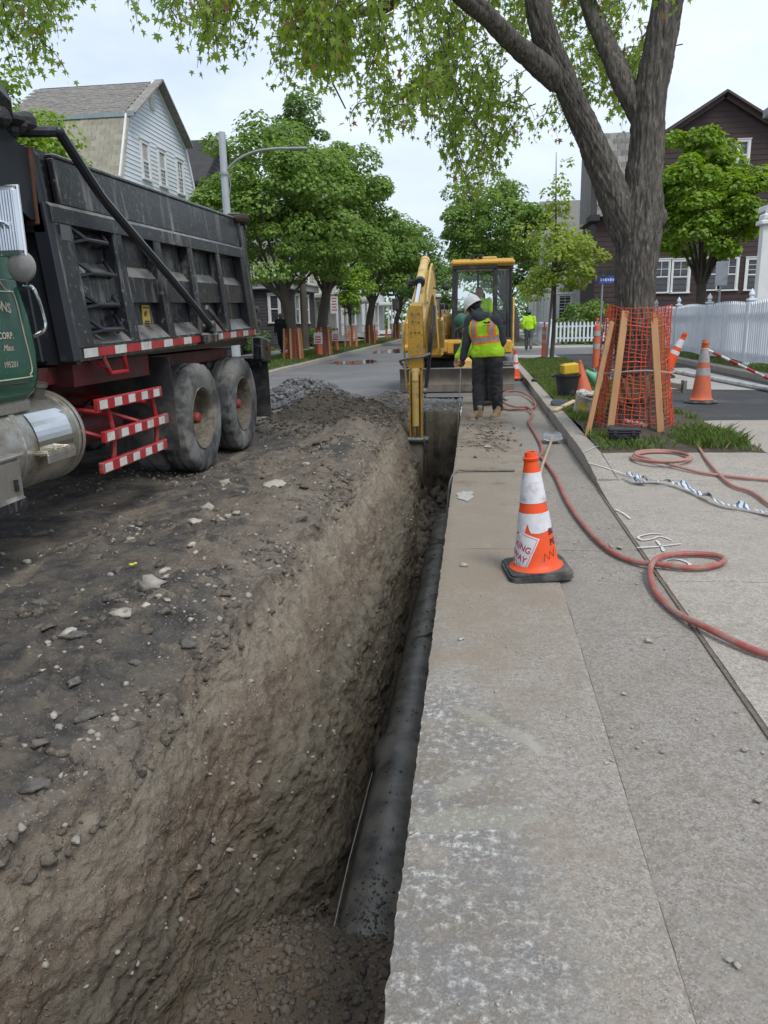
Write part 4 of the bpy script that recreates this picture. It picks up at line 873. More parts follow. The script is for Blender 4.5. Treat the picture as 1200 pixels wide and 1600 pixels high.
# cab
cx0, cx1, cy0, cy1, cz0, cz1 = -0.58, 0.66, 16.3, 17.9, 0.98, 2.62
b = MB(); b.box(((cx0+cx1)/2, (cy0+cy1)/2, 2.69), (cx1-cx0+0.06, cy1-cy0+0.08, 0.15), bev=0.06); b.build('cab_roof', ylw, EX)
b = MB(); b.box(((cx0+cx1)/2, (cy0+cy1)/2, cz0+0.02), (cx1-cx0, cy1-cy0, 0.06)); b.box(((cx0+cx1)/2, cy1-0.03, 1.35), (cx1-cx0, 0.05, 0.75)); b.build('cab_floor', xblk, EX)
def pillar(p0, p1, w_, d_, nm='pillar', m=xblk): b = MB(); b.bar(p0, p1, w_, d_, 0.012, up=(0, 1, 0)); return b.build(nm, m, EX)
pillar((cx0+0.035, cy0, cz0), (cx0+0.05, cy0+0.06, cz1+0.02), 0.075, 0.07)
pillar((0.30, cy0-0.02, cz0), (0.30, cy0+0.04, cz1+0.02), 0.09, 0.07)
pillar((cx1-0.03, cy0+0.3, cz0), (cx1-0.04, cy0+0.3, cz1+0.02), 0.05, 0.07)
pillar((cx0+0.03, cy1-0.03, cz0), (cx0+0.05, cy1-0.05, cz1), 0.08, 0.08); pillar((cx1-0.03, cy1-0.03, cz0), (cx1-0.05, cy1-0.05, cz1), 0.08, 0.08)
pillar((-0.05, cy1-0.04, cz0+0.7), (-0.05, cy1-0.05, cz1), 0.05, 0.06); pillar((cx0+0.04, cy0+0.75, cz0), (cx0+0.05, cy0+0.75, cz1), 0.06, 0.06)
for zc, hh in ((cz1-0.02, 0.09), (cz0+0.06, 0.16)):
    b = MB(); b.bar((cx0+0.03, cy0+0.03, zc), (0.33, cy0+0.01, zc), 0.07, hh, 0.01); b.bar((0.3, cy0+0.02, zc), (cx1-0.02, cy0+0.3, zc), 0.06, hh-0.004, 0.01); b.build('cab_frame', xblk, EX)
b = MB(); b.bar((cx1+0.02, cy0+0.34, cz0-0.05), (cx1+0.02, cy0+0.34, cz1-0.65), 0.05, 0.10, 0.02, up=(0, 1, 0)); b.build('door_edge', ylf, EX)
b = MB(); b.quad((cx0+0.07, cy0+0.01, cz0+0.14), (0.26, cy0-0.01, cz0+0.14), (0.26, cy0+0.03, cz1-0.06), (cx0+0.085, cy0+0.05, cz1-0.06)); b.build('windscreen', cabglass, EX)
b = MB(); b.quad((0.34, cy0+0.02, cz0+0.14), (cx1-0.05, cy0+0.28, cz0+0.14), (cx1-0.06, cy0+0.28, cz1-0.06), (0.34, cy0+0.05, cz1-0.06)); b.build('corner_window', cabglass, EX)
b = MB(); b.quad((cx0+0.04, cy0+0.1, 1.6), (cx0+0.04, cy1-0.08, 1.6), (cx0+0.05, cy1-0.08, cz1-0.05), (cx0+0.05, cy0+0.1, cz1-0.05)); b.build('side_window', cabglass, EX)
b = MB(); b.quad((cx0+0.1, cy1-0.04, 1.72), (cx1-0.1, cy1-0.04, 1.72), (cx1-0.1, cy1-0.05, cz1-0.05), (cx0+0.1, cy1-0.05, cz1-0.05)); b.build('rear_window', cabglass, EX)
b = MB(); b.box((-0.02, 17.55, 1.55), (0.5, 0.14, 0.75), rotm(-0.15), bev=0.06); b.box((-0.02, 17.3, 1.3), (0.5, 0.5, 0.16), bev=0.05); b.box((-0.02, 17.62, 2.02), (0.26, 0.1, 0.22), bev=0.04); b.build('seat', xblk, EX)
b = MB(); b.box((-0.4, 16.85, 1.25), (0.24, 0.5, 0.5), bev=0.04); b.cyl((-0.36, 16.72, 1.5), (-0.34, 16.68, 1.75), 0.022, n=8); b.build('console', xblk, EX)
b = MB(); b.box((0.40, 16.85, 1.25), (0.2, 0.5, 0.5), bev=0.04); b.cyl((0.36, 16.72, 1.5), (0.34, 16.68, 1.75), 0.022, n=8); b.build('console', xblk, EX)
for x in (-0.16, 0.0):
    b = MB(); b.box((x, cy0+0.02, 2.82), (0.09, 0.07, 0.075), bev=0.015); b.cyl((x, cy0+0.05, 2.74), (x, cy0+0.05, 2.8), 0.012, n=6); b.build('work_lamp', xblk, EX)
b = MB(); b.box((0.13, cy0+0.07, 2.785), (0.4, 0.05, 0.05), bev=0.02); b.build('wiper_box', ylf, EX)
b = MB(); b.tube([(-1.62, 16.7, 1.45), (-1.75, 16.6, 1.75)], 0.012, 6); b.box((-1.76, 16.6, 1.88), (0.14, 0.04, 0.26), bev=0.02); b.build('mirror', xblk, EX)
# boom (offset to the machine's right), in profile (y, z)
BX = -0.955
def plate(profile, w_, nm, m, bevel=0.02, x=BX):
    b = MB(); b.prism(profile, x-w_/2, x+w_/2, 'x'); o = b.build(nm, m, EX, smooth=25); md = o.modifiers.new('bevel', 'BEVEL'); md.width = bevel; md.segments = 2; md.limit_method = 'ANGLE'; md.angle_limit = R(40); return o
boom = plate([(16.25, 0.95), (16.32, 1.2), (15.4, 2.1), (14.6, 2.44), (14.0, 2.42), (13.2, 2.06), (12.25, 1.58), (12.1, 1.5), (12.15, 1.36), (12.35, 1.38), (13.2, 1.7), (14.1, 1.98), (14.7, 1.95), (15.3, 1.6), (16.0, 0.95)], 0.22, 'boom', ylf, 0.02)
b = MB(); b.box((BX, 16.2, 1.05), (0.42, 0.34, 0.62), bev=0.05); b.box((BX+0.35, 16.35, 0.95), (0.5, 0.3, 0.3), bev=0.05); b.build('boom_bracket', ylw, EX)
for s_ in (-1, 1):
    b = MB(); x = BX+s_*0.2; b.cyl((x, 15.95, 0.98), (x, 15.2, 1.55), 0.058, n=14); b.build('boom_cylinder', ylf, boom); b = MB(); b.cyl((x, 15.2, 1.55), (x, 14.55, 1.92), 0.032, n=10); b.cyl((x-0.05, 14.55, 1.95), (x+0.05, 14.55, 1.95), 0.06, n=10); b.build('piston_rod', chrome, boom)
b = MB(); b.cyl((BX-0.02, 14.25, 2.60), (BX-0.02, 13.0, 2.16), 0.075, n=16); b.cyl((BX-0.02, 14.28, 2.61), (BX-0.02, 14.15, 2.565), 0.085, n=16); b.build('arm_cylinder', ylf, boom)
b = MB(); b.cyl((BX-0.02, 13.0, 2.16), (BX-0.02, 12.1, 1.75), 0.038, n=12); b.build('piston_rod', chrome, boom)
b = MB(); b.cyl((BX-0.02, 13.06, 2.18), (BX-0.02, 12.96, 2.14), 0.085, n=16); b.build('cylinder_gland', xblk, boom)
for s_ in (-0.09, 0.10):
    b = MB(); b.tube(catmull([(BX+s_, 15.4, 2.16), (BX+s_, 14.6, 2.5), (BX+s_, 14.0, 2.48), (BX+s_, 13.0, 2.02), (BX+s_*1.3, 12.5, 1.8)], 5), 0.02, 7); b.build('hydraulic_pipe', ylf, boom)
b = MB(); b.box((BX-0.26, 14.1, 2.2), (0.13, 0.1, 0.13), bev=0.03); b.tube([(BX-0.13, 14.1, 2.2), (BX-0.22, 14.1, 2.2)], 0.015, 6); b.build('boom_lamp', xblk, boom)
b = MB(); b.box((BX+0.36, 14.1, 2.1), (0.13, 0.1, 0.10), bev=0.03); b.tube([(BX+0.13, 14.1, 2.1), (BX+0.34, 14.1, 2.1)], 0.015, 6); b.build('boom_lamp', xblk, boom)
# arm
arm = plate([(11.98, 1.8), (12.16, 1.8), (12.3, 1.6), (12.22, 1.2), (11.92, -0.2), (11.88, -0.42), (11.74, -0.42), (11.72, -0.2), (11.78, 0.55), (11.76, 1.0), (11.84, 1.72)], 0.165, 'arm', ylw, 0.018)
b = MB(); b.prism([(11.76, 1.74), (11.69, 1.1), (11.71, 0.78), (11.80, 0.78), (11.80, 1.74)], BX-0.112, BX+0.112, 'x'); o = b.build('arm_face_plate', ylw, arm)
for (dx, z) in ((-0.05, 1.62), (0.05, 1.62), (-0.04, 1.5), (0.05, 1.49), (-0.06, 1.33), (0.0, 1.335), (0.06, 1.33)):
    b = MB(); yb = 11.75-0.07*(1.74-z)/0.64; b.cyl((BX+dx, yb-0.012, z), (BX+dx, yb+0.02, z), 0.011, n=6); b.build('bolt', xblk, arm)
b = MB(); b.tube([(BX-0.24, 11.72, 0.90), (BX-0.12, 11.66, 0.93), (BX+0.12, 11.66, 0.97), (BX+0.22, 11.72, 1.0)], 0.022, 7); b.tube([(BX-0.24, 11.72, 0.9), (BX-0.2, 11.74, 0.82)], 0.02, 6); b.build('hose_bracket', steel, arm)
for s_, c in ((0.17, 1), (0.20, 2), (-0.17, 1)):
    b = MB(); b.tube(catmull([(BX+s_*1.1, 13.0, 1.75), (BX+s_*1.25, 12.3, 1.5-0.05*c), (BX+s_*1.2, 11.95, 1.3), (BX+s_, 11.85, 0.8), (BX+s_*0.8, 11.75, 0.45)], 6), 0.016, 7); b.build('hydraulic_hose', hoseblk if s_ > 0 else ylf, arm)
b = MB(); b.cyl((BX, 11.66, 0.74), (BX, 11.60, 0.58), 0.05, n=14); b.box((BX, 11.70, 0.72), (0.13, 0.12, 0.12), bev=0.02); b.cyl((BX, 11.62, 0.60), (BX, 11.60, -0.12), 0.05, n=14); b.build('bucket_cylinder', ylf, arm)
for s_ in (-1, 1):
    b = MB(); b.box((BX+s_*0.084, 11.70, 0.18), (0.022, 0.14, 1.12), bev=0.006); b.build('arm_flange', ylw, arm)
for z in (0.52, 0.40, 0.3, -0.05):
    b = MB(); b.box((BX-0.108, 11.70, z), (0.034, 0.05, 0.05), bev=0.01); b.build('pipe_clamp', ylw, arm)
b = MB(); b.cyl((BX+0.12, 11.68, 0.42), (BX+0.17, 11.68, 0.42), 0.05, n=12); b.cyl((BX+0.12, 11.68, 0.35), (BX+0.15, 11.68, 0.35), 0.03, n=10); b.build('valve', steel, arm)
b = MB(); b.cyl((BX, 11.60, -0.12), (BX, 11.60, -0.30), 0.03, n=10); b.build('piston_rod', chrome, arm)
b = MB(); b.cyl((BX-0.19, 11.60, -0.33), (BX+0.17, 11.60, -0.33), 0.042, n=14); b.cyl((BX-0.2, 11.80, -0.36), (BX+0.18, 11.80, -0.36), 0.05, n=14)
for s_ in (-1, 1): b.box((BX+s_*0.13, 11.68, -0.34), (0.03, 0.26, 0.1), bev=0.02)
b.build('bucket_link', steel, arm)
# narrow bucket
bw = 0.20
pr = [(11.78, -0.33), (11.66, -0.36), (11.52, -0.62), (11.50, -0.85), (11.58, -1.02), (11.74, -1.10), (11.95, -1.04)]
b = MB()
V_ = []; 
for x in (BX-bw/2, BX+bw/2): V_ += [(x, y, z) for y, z in pr]+[(x, 11.84, -0.5)]
n = len(pr)+1; F_ = [(i, i+1, n+i+1, n+i) for i in range(len(pr)-1)]; F_ += [tuple(range(n)), tuple(range(2*n-1, n-1, -1))]
b.add(V_, F_); bk = b.build('bucket', mat('bucket_steel', (0.15, 0.135, 0.12), (0.09, 0.08, 0.07), 7, rough=0.6, metal=0.4, dirt=(0.17, 0.14, 0.11), dsc=6, damt=0.5), EX, fix=True); sl = bk.modifiers.new('s', 'SOLIDIFY'); sl.thickness = 0.02; sl.offset = 0
for x in (-0.07, 0.0, 0.07):
    b = MB(); b.bar((BX+x, 11.92, -1.06), (BX+x, 12.06, -1.0), 0.035, 0.03, 0.006); b.build('bucket_tooth', steel, bk)

MB.build = _bb

# ================================================================ people
skin_m = mat('skin_brown', (0.16, 0.085, 0.055), (0.13, 0.07, 0.045), 12, rough=0.55)
skin_l = mat('skin_tan', (0.36, 0.2, 0.14), (0.3, 0.16, 0.11), 12, rough=0.55)
hair_m = mat('hair_black', (0.012, 0.01, 0.009), rough=0.7, bump=1, bscale=90)
hivis = mat('hivis_lime', (0.42, 0.72, 0.015), (0.36, 0.62, 0.02), 7, rough=0.75, bump=0.25, bscale=18)
hvor = mat('hivis_orange', (0.82, 0.2, 0.03), (0.74, 0.17, 0.03), 9, rough=0.7)
silver = mat('silver_tape', (0.3, 0.285, 0.29), (0.24, 0.23, 0.235), 9, rough=0.45)
hood_m = mat('hoodie_charcoal', (0.055, 0.062, 0.072), (0.04, 0.046, 0.055), 6, rough=0.95, bump=0.5, bscale=22)
denim = mat('trousers_black', (0.02, 0.022, 0.027), (0.034, 0.035, 0.038), 5, rough=0.9, bump=0.6, bscale=15, dirt=(0.075, 0.068, 0.06), dsc=6, damt=0.3)
boot_m = mat('boot_tan', (0.33, 0.23, 0.13), (0.25, 0.18, 0.11), 10, rough=0.85, bump=0.4, bscale=60)
white_h = mat('helmet_white', (0.72, 0.72, 0.70), (0.62, 0.62, 0.6), 10, rough=0.35)
green_h = mat('helmet_green', (0.045, 0.15, 0.10), (0.035, 0.12, 0.08), 8, rough=0.5)
capm = {}
def capsule(b, p0, p1, r0, r1, n=14):
    p0, p1 = Vector(p0), Vector(p1); d = p1-p0; l = d.length; d = d/l; x, y, _ = frame(d); prof = []
    for k in range(5): a = math.pi/2*(1-k/4); prof.append((r0*math.cos(a), -r0*math.sin(a)))
    for k in range(5): a = math.pi/2*k/4; prof.append((r1*math.cos(a), l+r1*math.sin(a)))
    V_ = []; F_ = []
    for r, z in prof:
        for j in range(n): a = 2*math.pi*j/n; V_.append(p0+d*z+(x*math.cos(a)+y*math.sin(a))*max(r, 1e-4))
    for i in range(len(prof)-1):
        for j in range(n): F_.append((i*n+j, i*n+(j+1) % n, (i+1)*n+(j+1) % n, (i+1)*n+j))
    F_ += [tuple(range(n))[::-1], tuple((len(prof)-1)*n+j for j in range(n))]; b.add(V_, F_)
def chain(b, pts):
    for (p, r), (q, s_) in zip(pts, pts[1:]): capsule(b, p, q, r, s_)
def fuse(b, name, vox=0.012, it=6, noise_amp=0.0, nsc=14.0):
    me = b.mesh(name+'_t'); o = bpy.data.objects.new('t', me); COL.objects.link(o)
    m_ = o.modifiers.new('r', 'REMESH'); m_.mode = 'VOXEL'; m_.voxel_size = vox
    s_ = o.modifiers.new('s', 'SMOOTH'); s_.factor = 0.5; s_.iterations = it
    bpy.context.view_layer.update(); r = bpy.data.meshes.new_from_object(o.evaluated_get(bpy.context.evaluated_depsgraph_get()))
    bpy.data.objects.remove(o); r.materials.clear(); r.name = name
    if noise_amp:
        n = len(r.vertices); c = np.zeros(n*3, np.float32); r.vertices.foreach_get('co', c); c = c.reshape(-1, 3); nn = np.zeros(n*3, np.float32); r.vertices.foreach_get('normal', nn); nn = nn.reshape(-1, 3)
        c = c+nn*(noise_amp*(fbm(c*np.array([nsc, nsc, nsc*1.6]), 3, 0.5, True)-0.2))[:, None]; r.vertices.foreach_set('co', c.ravel().astype(np.float32))
    r.shade_smooth(); return r
def hand(b, wrist, dirv, palm_n, curl=0.6, s=1.0, side=1):
    # palm plus four fingers of different length and a thumb from the side of the palm
    w_ = Vector(wrist); d = Vector(dirv).normalized(); n = Vector(palm_n); n = (n-d*n.dot(d)).normalized(); x = d.cross(n)*side
    capsule(b, w_, w_+d*0.03*s, 0.024*s, 0.026*s)
    for k, (off, ln) in enumerate(((-0.030, 0.070), (-0.010, 0.080), (0.010, 0.075), (0.029, 0.058))):
        a = w_+d*0.02*s+x*off*0.7*s; k0 = w_+d*0.088*s+x*off*s; capsule(b, a, k0, 0.014*s, 0.0115*s, 8)
        d1 = (d*math.cos(curl*0.6)+n*math.sin(curl*0.6)); p1 = k0+d1*ln*0.5*s; d2 = (d*math.cos(curl*1.7)+n*math.sin(curl*1.7)); p2 = p1+d2*ln*0.5*s
        capsule(b, k0, p1, 0.0105*s, 0.0095*s, 8); capsule(b, p1, p2, 0.0095*s, 0.008*s, 8)
    t0 = w_+d*0.03*s-x*0.024*s; t1 = t0+(d*0.6-x*0.7+n*0.3).normalized()*0.04*s; t2 = t1+(d*0.8-x*0.1+n*0.5).normalized()*0.032*s
    capsule(b, t0, t1, 0.014*s, 0.0115*s, 8); capsule(b, t1, t2, 0.011*s, 0.009*s, 8)
def head(b, c, f, up, s=1.0):
    # skull, jaw, nose, brow, ears, chin
    c = Vector(c); f = Vector(f).normalized(); u = Vector(up); u = (u-f*u.dot(f)).normalized(); x = f.cross(u)
    P_ = lambda a, bb, cc: c+x*a*s+f*bb*s+u*cc*s
    capsule(b, P_(0, -0.025, 0.03), P_(0, 0.02, 0.035), 0.078*s, 0.074*s); capsule(b, P_(0, 0.03, -0.035), P_(0, 0.045, -0.075), 0.055*s, 0.038*s)
    capsule(b, P_(-0.03, 0.0, -0.04), P_(0.03, 0.0, -0.04), 0.05*s, 0.05*s); capsule(b, P_(0, 0.085, 0.01), P_(0, 0.104, -0.03), 0.010*s, 0.016*s)
    capsule(b, P_(-0.035, 0.075, 0.022), P_(0.035, 0.075, 0.022), 0.016*s, 0.016*s); capsule(b, P_(-0.02, 0.083, -0.062), P_(0.02, 0.083, -0.062), 0.009*s, 0.009*s)
    for q in (-1, 1): capsule(b, P_(q*0.078, -0.01, 0.012), P_(q*0.080, -0.012, -0.02), 0.016*s, 0.012*s, 8)
    return P_
def face_bits(c, f, up, s, parent, eye=True):
    c = Vector(c); f = Vector(f).normalized(); u = Vector(up); u = (u-f*u.dot(f)).normalized(); x = f.cross(u); P_ = lambda a, bb, cc: c+x*a*s+f*bb*s+u*cc*s
    em = mat('eye_dark', (0.02, 0.015, 0.012), rough=0.2); lm = mat('lip', (0.2, 0.08, 0.06), rough=0.5)
    for q in (-1, 1): b = MB(); b.ell(P_(q*0.03, 0.083, 0.004), (0.011*s, 0.011*s, 0.008*s), 8, 6); b.build('eye', em, parent)
    b = MB(); b.tube([P_(-0.024, 0.087, -0.056), P_(0, 0.094, -0.055), P_(0.024, 0.087, -0.056)], 0.004*s, 6); b.build('mouth', lm, parent)
def helmet(c, f, up, s, m, parent, nm='hard_hat', brim=True):
    c = Vector(c); f = Vector(f).normalized(); u = Vector(up); u = (u-f*u.dot(f)).normalized(); x = f.cross(u); b = MB(); n = 26; V_ = []; F_ = []
    rings = [(1.0, 0.0), (0.995, 0.03), (0.95, 0.065), (0.84, 0.10), (0.66, 0.128), (0.4, 0.146), (0.15, 0.152), (0.0, 0.153)]
    for k, (r, z) in enumerate(rings):
        for j in range(n):
            a = 2*math.pi*j/n; ridge = 0.006*math.exp(-((math.sin(a))/0.22)**2) if 2 < k < 7 else 0
            V_.append(c+f*(math.cos(a)*0.125*r*s-0.01*s)+x*(math.sin(a)*0.105*r*s)+u*(0.045+z+ridge)*s)
    for k in range(len(rings)-1):
        for j in range(n): F_.append((k*n+j, k*n+(j+1) % n, (k+1)*n+(j+1) % n, (k+1)*n+j))
    if brim:
        o0 = len(V_)
        for rr, dz in ((1.0, 0.0), (1.12, -0.008), (1.12, -0.013), (1.0, -0.006)):
            for j in range(n):
                a = 2*math.pi*j/n; fx = 1+0.22*max(0, math.cos(a))**2*(rr > 1); V_.append(c+f*(math.cos(a)*0.125*rr*fx*s-0.01*s)+x*(math.sin(a)*0.105*rr*s)+u*(0.045+dz)*s)
        for k in range(3):
            for j in range(n): F_.append((o0+k*n+j, o0+(k+1)*n+j, o0+(k+1)*n+(j+1) % n, o0+k*n+(j+1) % n))
    b.add(V_, F_); return b.build(nm, m, parent, smooth=45, fix=True)
def shift(b, off): b.v = [(x+off[0], y+off[1], z+off[2]) for x, y, z in b.v]; return b
def wear(name, b, m, parent, vox=0.012, it=5, amp=0.008, nsc=12):
    me = fuse(b, name, vox, it, amp, nsc); me.transform(Matrix.Translation(-BASE.get(parent.name, Vector((0, 0, 0))))); return link(name, me, m, parent)
def boots(parent, feet, m=boot_m, sole=True):
    for (heel, toe) in feet:
        h, t = Vector(heel), Vector(toe); b = MB(); d = (t-h).normalized()
        capsule(b, h+Vector((0, 0, 0.045)), t+Vector((0, 0, 0.04)), 0.045, 0.046); capsule(b, h+Vector((0, 0, 0.05)), h+Vector((0, 0, 0.17)), 0.047, 0.055); capsule(b, h+Vector((0, 0, 0.11))+d*0.02, t-d*0.06+Vector((0, 0, 0.06)), 0.05, 0.042)
        bo = wear('boot', b, m, parent, 0.009, 5, 0.003, 30)
        b = MB(); x = Vector((-d.y, d.x, 0)); pl = []
        for k in range(16):
            a = 2*math.pi*k/16; c_ = h if math.cos(a) < 0 else t; pl.append(c_+d*(math.cos(a)*0.05)+x*(math.sin(a)*(0.044 if math.cos(a) < 0 else 0.05)))
        b.prism([(p.x, p.y) for p in pl], 0.002, 0.03, 'z'); b.build('sole', mat('sole_pale', (0.42, 0.37, 0.3), (0.3, 0.26, 0.21), 20, rough=0.9), bo)

def torso_shape(b, pel, chest, neck, side, sc=1.0, grow=0.0):
    pel, chest, neck, sd = Vector(pel), Vector(chest), Vector(neck), Vector(side).normalized()
    for q in (-1, 1):
        chain(b, [(pel+sd*q*0.075*sc, 0.115*sc+grow), ((pel*0.5+chest*0.5)+sd*q*0.07*sc, 0.105*sc+grow), (chest+sd*q*0.085*sc, 0.118*sc+grow), (chest*0.35+neck*0.65+sd*q*0.10*sc, 0.075*sc+grow)])
    chain(b, [(pel, 0.12*sc+grow), (chest, 0.125*sc+grow), (neck, 0.06*sc+grow)])

# --- worker in the lime vest, seen from behind, looking down into the trench, holding the measuring rod
W = thing('person', 'worker in white hard hat and lime orange vest looking down into the trench', 'person', (0.06, 11.45, 0))
side = Vector((0.93, -0.36, 0)); fwd = Vector((-0.36, 0.93, 0))*1.0   # faces away and to the left
hipL, hipR = Vector((-0.06, 11.50, 0.93)), Vector((0.12, 11.43, 0.93))
kneeL, kneeR = Vector((-0.10, 11.52, 0.50)), Vector((0.17, 11.45, 0.50)); ankL, ankR = Vector((-0.09, 11.38, 0.09)), Vector((0.19, 11.50, 0.09))
pel, chest, neck = Vector((0.03, 11.47, 0.98)), Vector((-0.02, 11.50, 1.29)), Vector((-0.07, 11.55, 1.47))
shL, shR = Vector((-0.22, 11.58, 1.41)), Vector((0.15, 11.43, 1.41))
elL, haL = Vector((-0.27, 11.56, 1.12)), Vector((-0.33, 11.60, 0.86)); elR, haR = Vector((0.24, 11.5, 1.12)), Vector((0.16, 11.72, 0.95))
hc = Vector((-0.16, 11.62, 1.575)); hf = Vector((-0.62, 0.55, -0.58)); hu = Vector((-0.42, 0.28, 0.86))
b = MB(); torso_shape(b, pel, chest, neck, side, 0.88); chain(b, [(neck-Vector((0, 0, 0.05)), 0.06), (hc-Vector((0, 0, 0.06)), 0.058)]); head(b, hc, hf, hu)
for h_, k_, a_ in ((hipL, kneeL, ankL), (hipR, kneeR, ankR)): chain(b, [(h_, 0.085), (k_, 0.055), (a_, 0.038), (a_+Vector((-0.03, -0.08, -0.05)), 0.03)])
for s_, e_, h_ in ((shL, elL, haL), (shR, elR, haR)): chain(b, [(s_, 0.055), (e_, 0.042), (h_, 0.028)])
hand(b, haL, (-0.1, 0.15, -1), (-0.5, 0.8, 0.1), 1.5, 1.0, -1); hand(b, haR, (-0.1, 0.3, -1), (-0.9, 0.2, 0), 0.7, 1.0, 1)
body = link('body', fuse(b, 'body', 0.008, 4), skin_m, W)
body.data.transform(Matrix.Translation(-Vector(W.location)))
def wearW(name, b, m, parent=W, **k): return wear(name, b, m, parent, **k)
b = MB(); 
for h_, k_, a_ in ((hipL, kneeL, ankL), (hipR, kneeR, ankR)): chain(b, [(h_+Vector((0, 0, 0.02)), 0.135), (h_*0.5+k_*0.5, 0.113), (k_, 0.092), (k_*0.5+a_*0.5, 0.085), (a_+Vector((0, 0, 0.06)), 0.075)])
capsule(b, pel+side*-0.08, pel+side*0.08, 0.125, 0.125); wearW('trousers', b, denim, amp=0.022, nsc=8)
b = MB(); torso_shape(b, pel+Vector((0, 0, 0.02)), chest, neck, side, 1.0, 0.012)
for s_, e_, h_ in ((shL, elL, haL), (shR, elR, haR)): chain(b, [(s_, 0.088), (e_, 0.068), (e_*0.4+h_*0.6, 0.058), (h_+(e_-h_).normalized()*0.02, 0.05)])
capsule(b, neck+Vector((-0.02, -0.02, 0.0)), neck+Vector((-0.03, 0.03, 0.05)), 0.085, 0.082)
chain(b, [(neck+Vector((-0.07, -0.05, 0.02)), 0.06), (neck+Vector((0.0, -0.10, -0.02)), 0.07), (neck+Vector((0.08, -0.06, 0.01)), 0.06)]); wearW('hooded_sweatshirt', b, hood_m, amp=0.014, nsc=10)
b = MB(); torso_shape(b, pel+Vector((0.0, 0, -0.02)), chest, neck+Vector((0, 0, -0.06)), side, 1.0, 0.035); capsule(b, pel-side*0.11+Vector((0, 0, -0.03)), pel+side*0.11+Vector((0, 0, -0.03)), 0.145, 0.145)
vest = wearW('safety_vest', b, hivis, amp=0.012, nsc=8)
# cut the vest straight at the hem and neck, and colour its tapes face by face
bm = bmesh.new(); bm.from_mesh(vest.data)
base = BASE[W.name]; hem = 0.90
dele = [f for f in bm.faces if f.calc_center_median().z < hem+0.05*f.calc_center_median().dot(side) or f.calc_center_median().z > 1.475]
bmesh.ops.delete(bm, geom=dele, context='FACES')
ctr = pel-base
for f in bm.faces:
    c_ = f.calc_center_median(); sdist = (c_-Vector((0.5*(pel.x+chest.x)-base.x, 0.5*(pel.y+chest.y)-base.y, 0))).dot(side); z = c_.z-0.10*sdist
    mi = 0
    if 1.085 < z < 1.20: mi = 1
    if 1.115 < z < 1.17: mi = 2
    for off in (-0.135, 0.125):
        dd = abs(sdist-off+0.06*(z-1.3))
        if z > 1.17 and dd < 0.052: mi = 1
        if z > 1.19 and dd < 0.024: mi = 2
    f.material_index = mi
bm.to_mesh(vest.data); bm.free(); vest.data.materials.append(hvor); vest.data.materials.append(silver); vest.modifiers.new('s', 'SOLIDIFY').thickness = 0.006
b = MB()
for k, (dx, dz, r) in enumerate(((-0.03, 0.0, 0.022), (0.0, -0.008, 0.018), (0.03, 0.0, 0.022))): b.ell((0.015+dx*0.93-0.0, 11.295-dx*0.36, 1.385+dz), (r, 0.012, 0.013), 8, 6)
for k in range(4): b.ell((-0.025+k*0.026, 11.305-k*0.01, 1.345), (0.010, 0.01, 0.006), 6, 4)
lg = b.build('vest_emblem', ink, vest); lg['kind'] = 'stuff'
b = MB(); b.box((-0.305, 11.545, 1.28), (0.012, 0.07, 0.05), rotm(0, 0, 0.5)); fl = b.build('flag_patch', mat('patch_white', (0.55, 0.5, 0.52), rough=0.8), W, smooth=0)
b = MB()
for k in range(3): b.box((-0.309, 11.545, 1.262+k*0.016), (0.012, 0.068, 0.007), rotm(0, 0, 0.5))
o = b.build('flag_stripe', mat('patch_red', (0.5, 0.08, 0.1), rough=0.8), fl, smooth=0); o['kind'] = 'stuff'
face_bits(hc, hf, hu, 1.0, body)
b = MB(); c_ = hc; b.ell(hc-hf.normalized()*0.02+hu.normalized()*0.03, (0.088, 0.092, 0.088), 14, 9); b.build('hair', hair_m, body)
helmet(hc, hf, hu, 1.08, white_h, W)
W.location.x += 0.08
boots(W, [((-0.08, 11.36, 0.0), (-0.20, 11.30, 0.0)), ((0.19, 11.47, 0.0), (0.12, 11.37, 0.0))])
rod = MB(); rod.cyl((-0.265, 11.66, 1.05), (-0.36, 11.62, -1.2), 0.0075, n=7)
tag(rod.build('measuring_rod', mat('rod_grey', (0.4, 0.38, 0.35), (0.3, 0.28, 0.26), 10, rough=0.5)), 'thin grey measuring rod held by the white-helmeted worker down into the trench', 'rod')

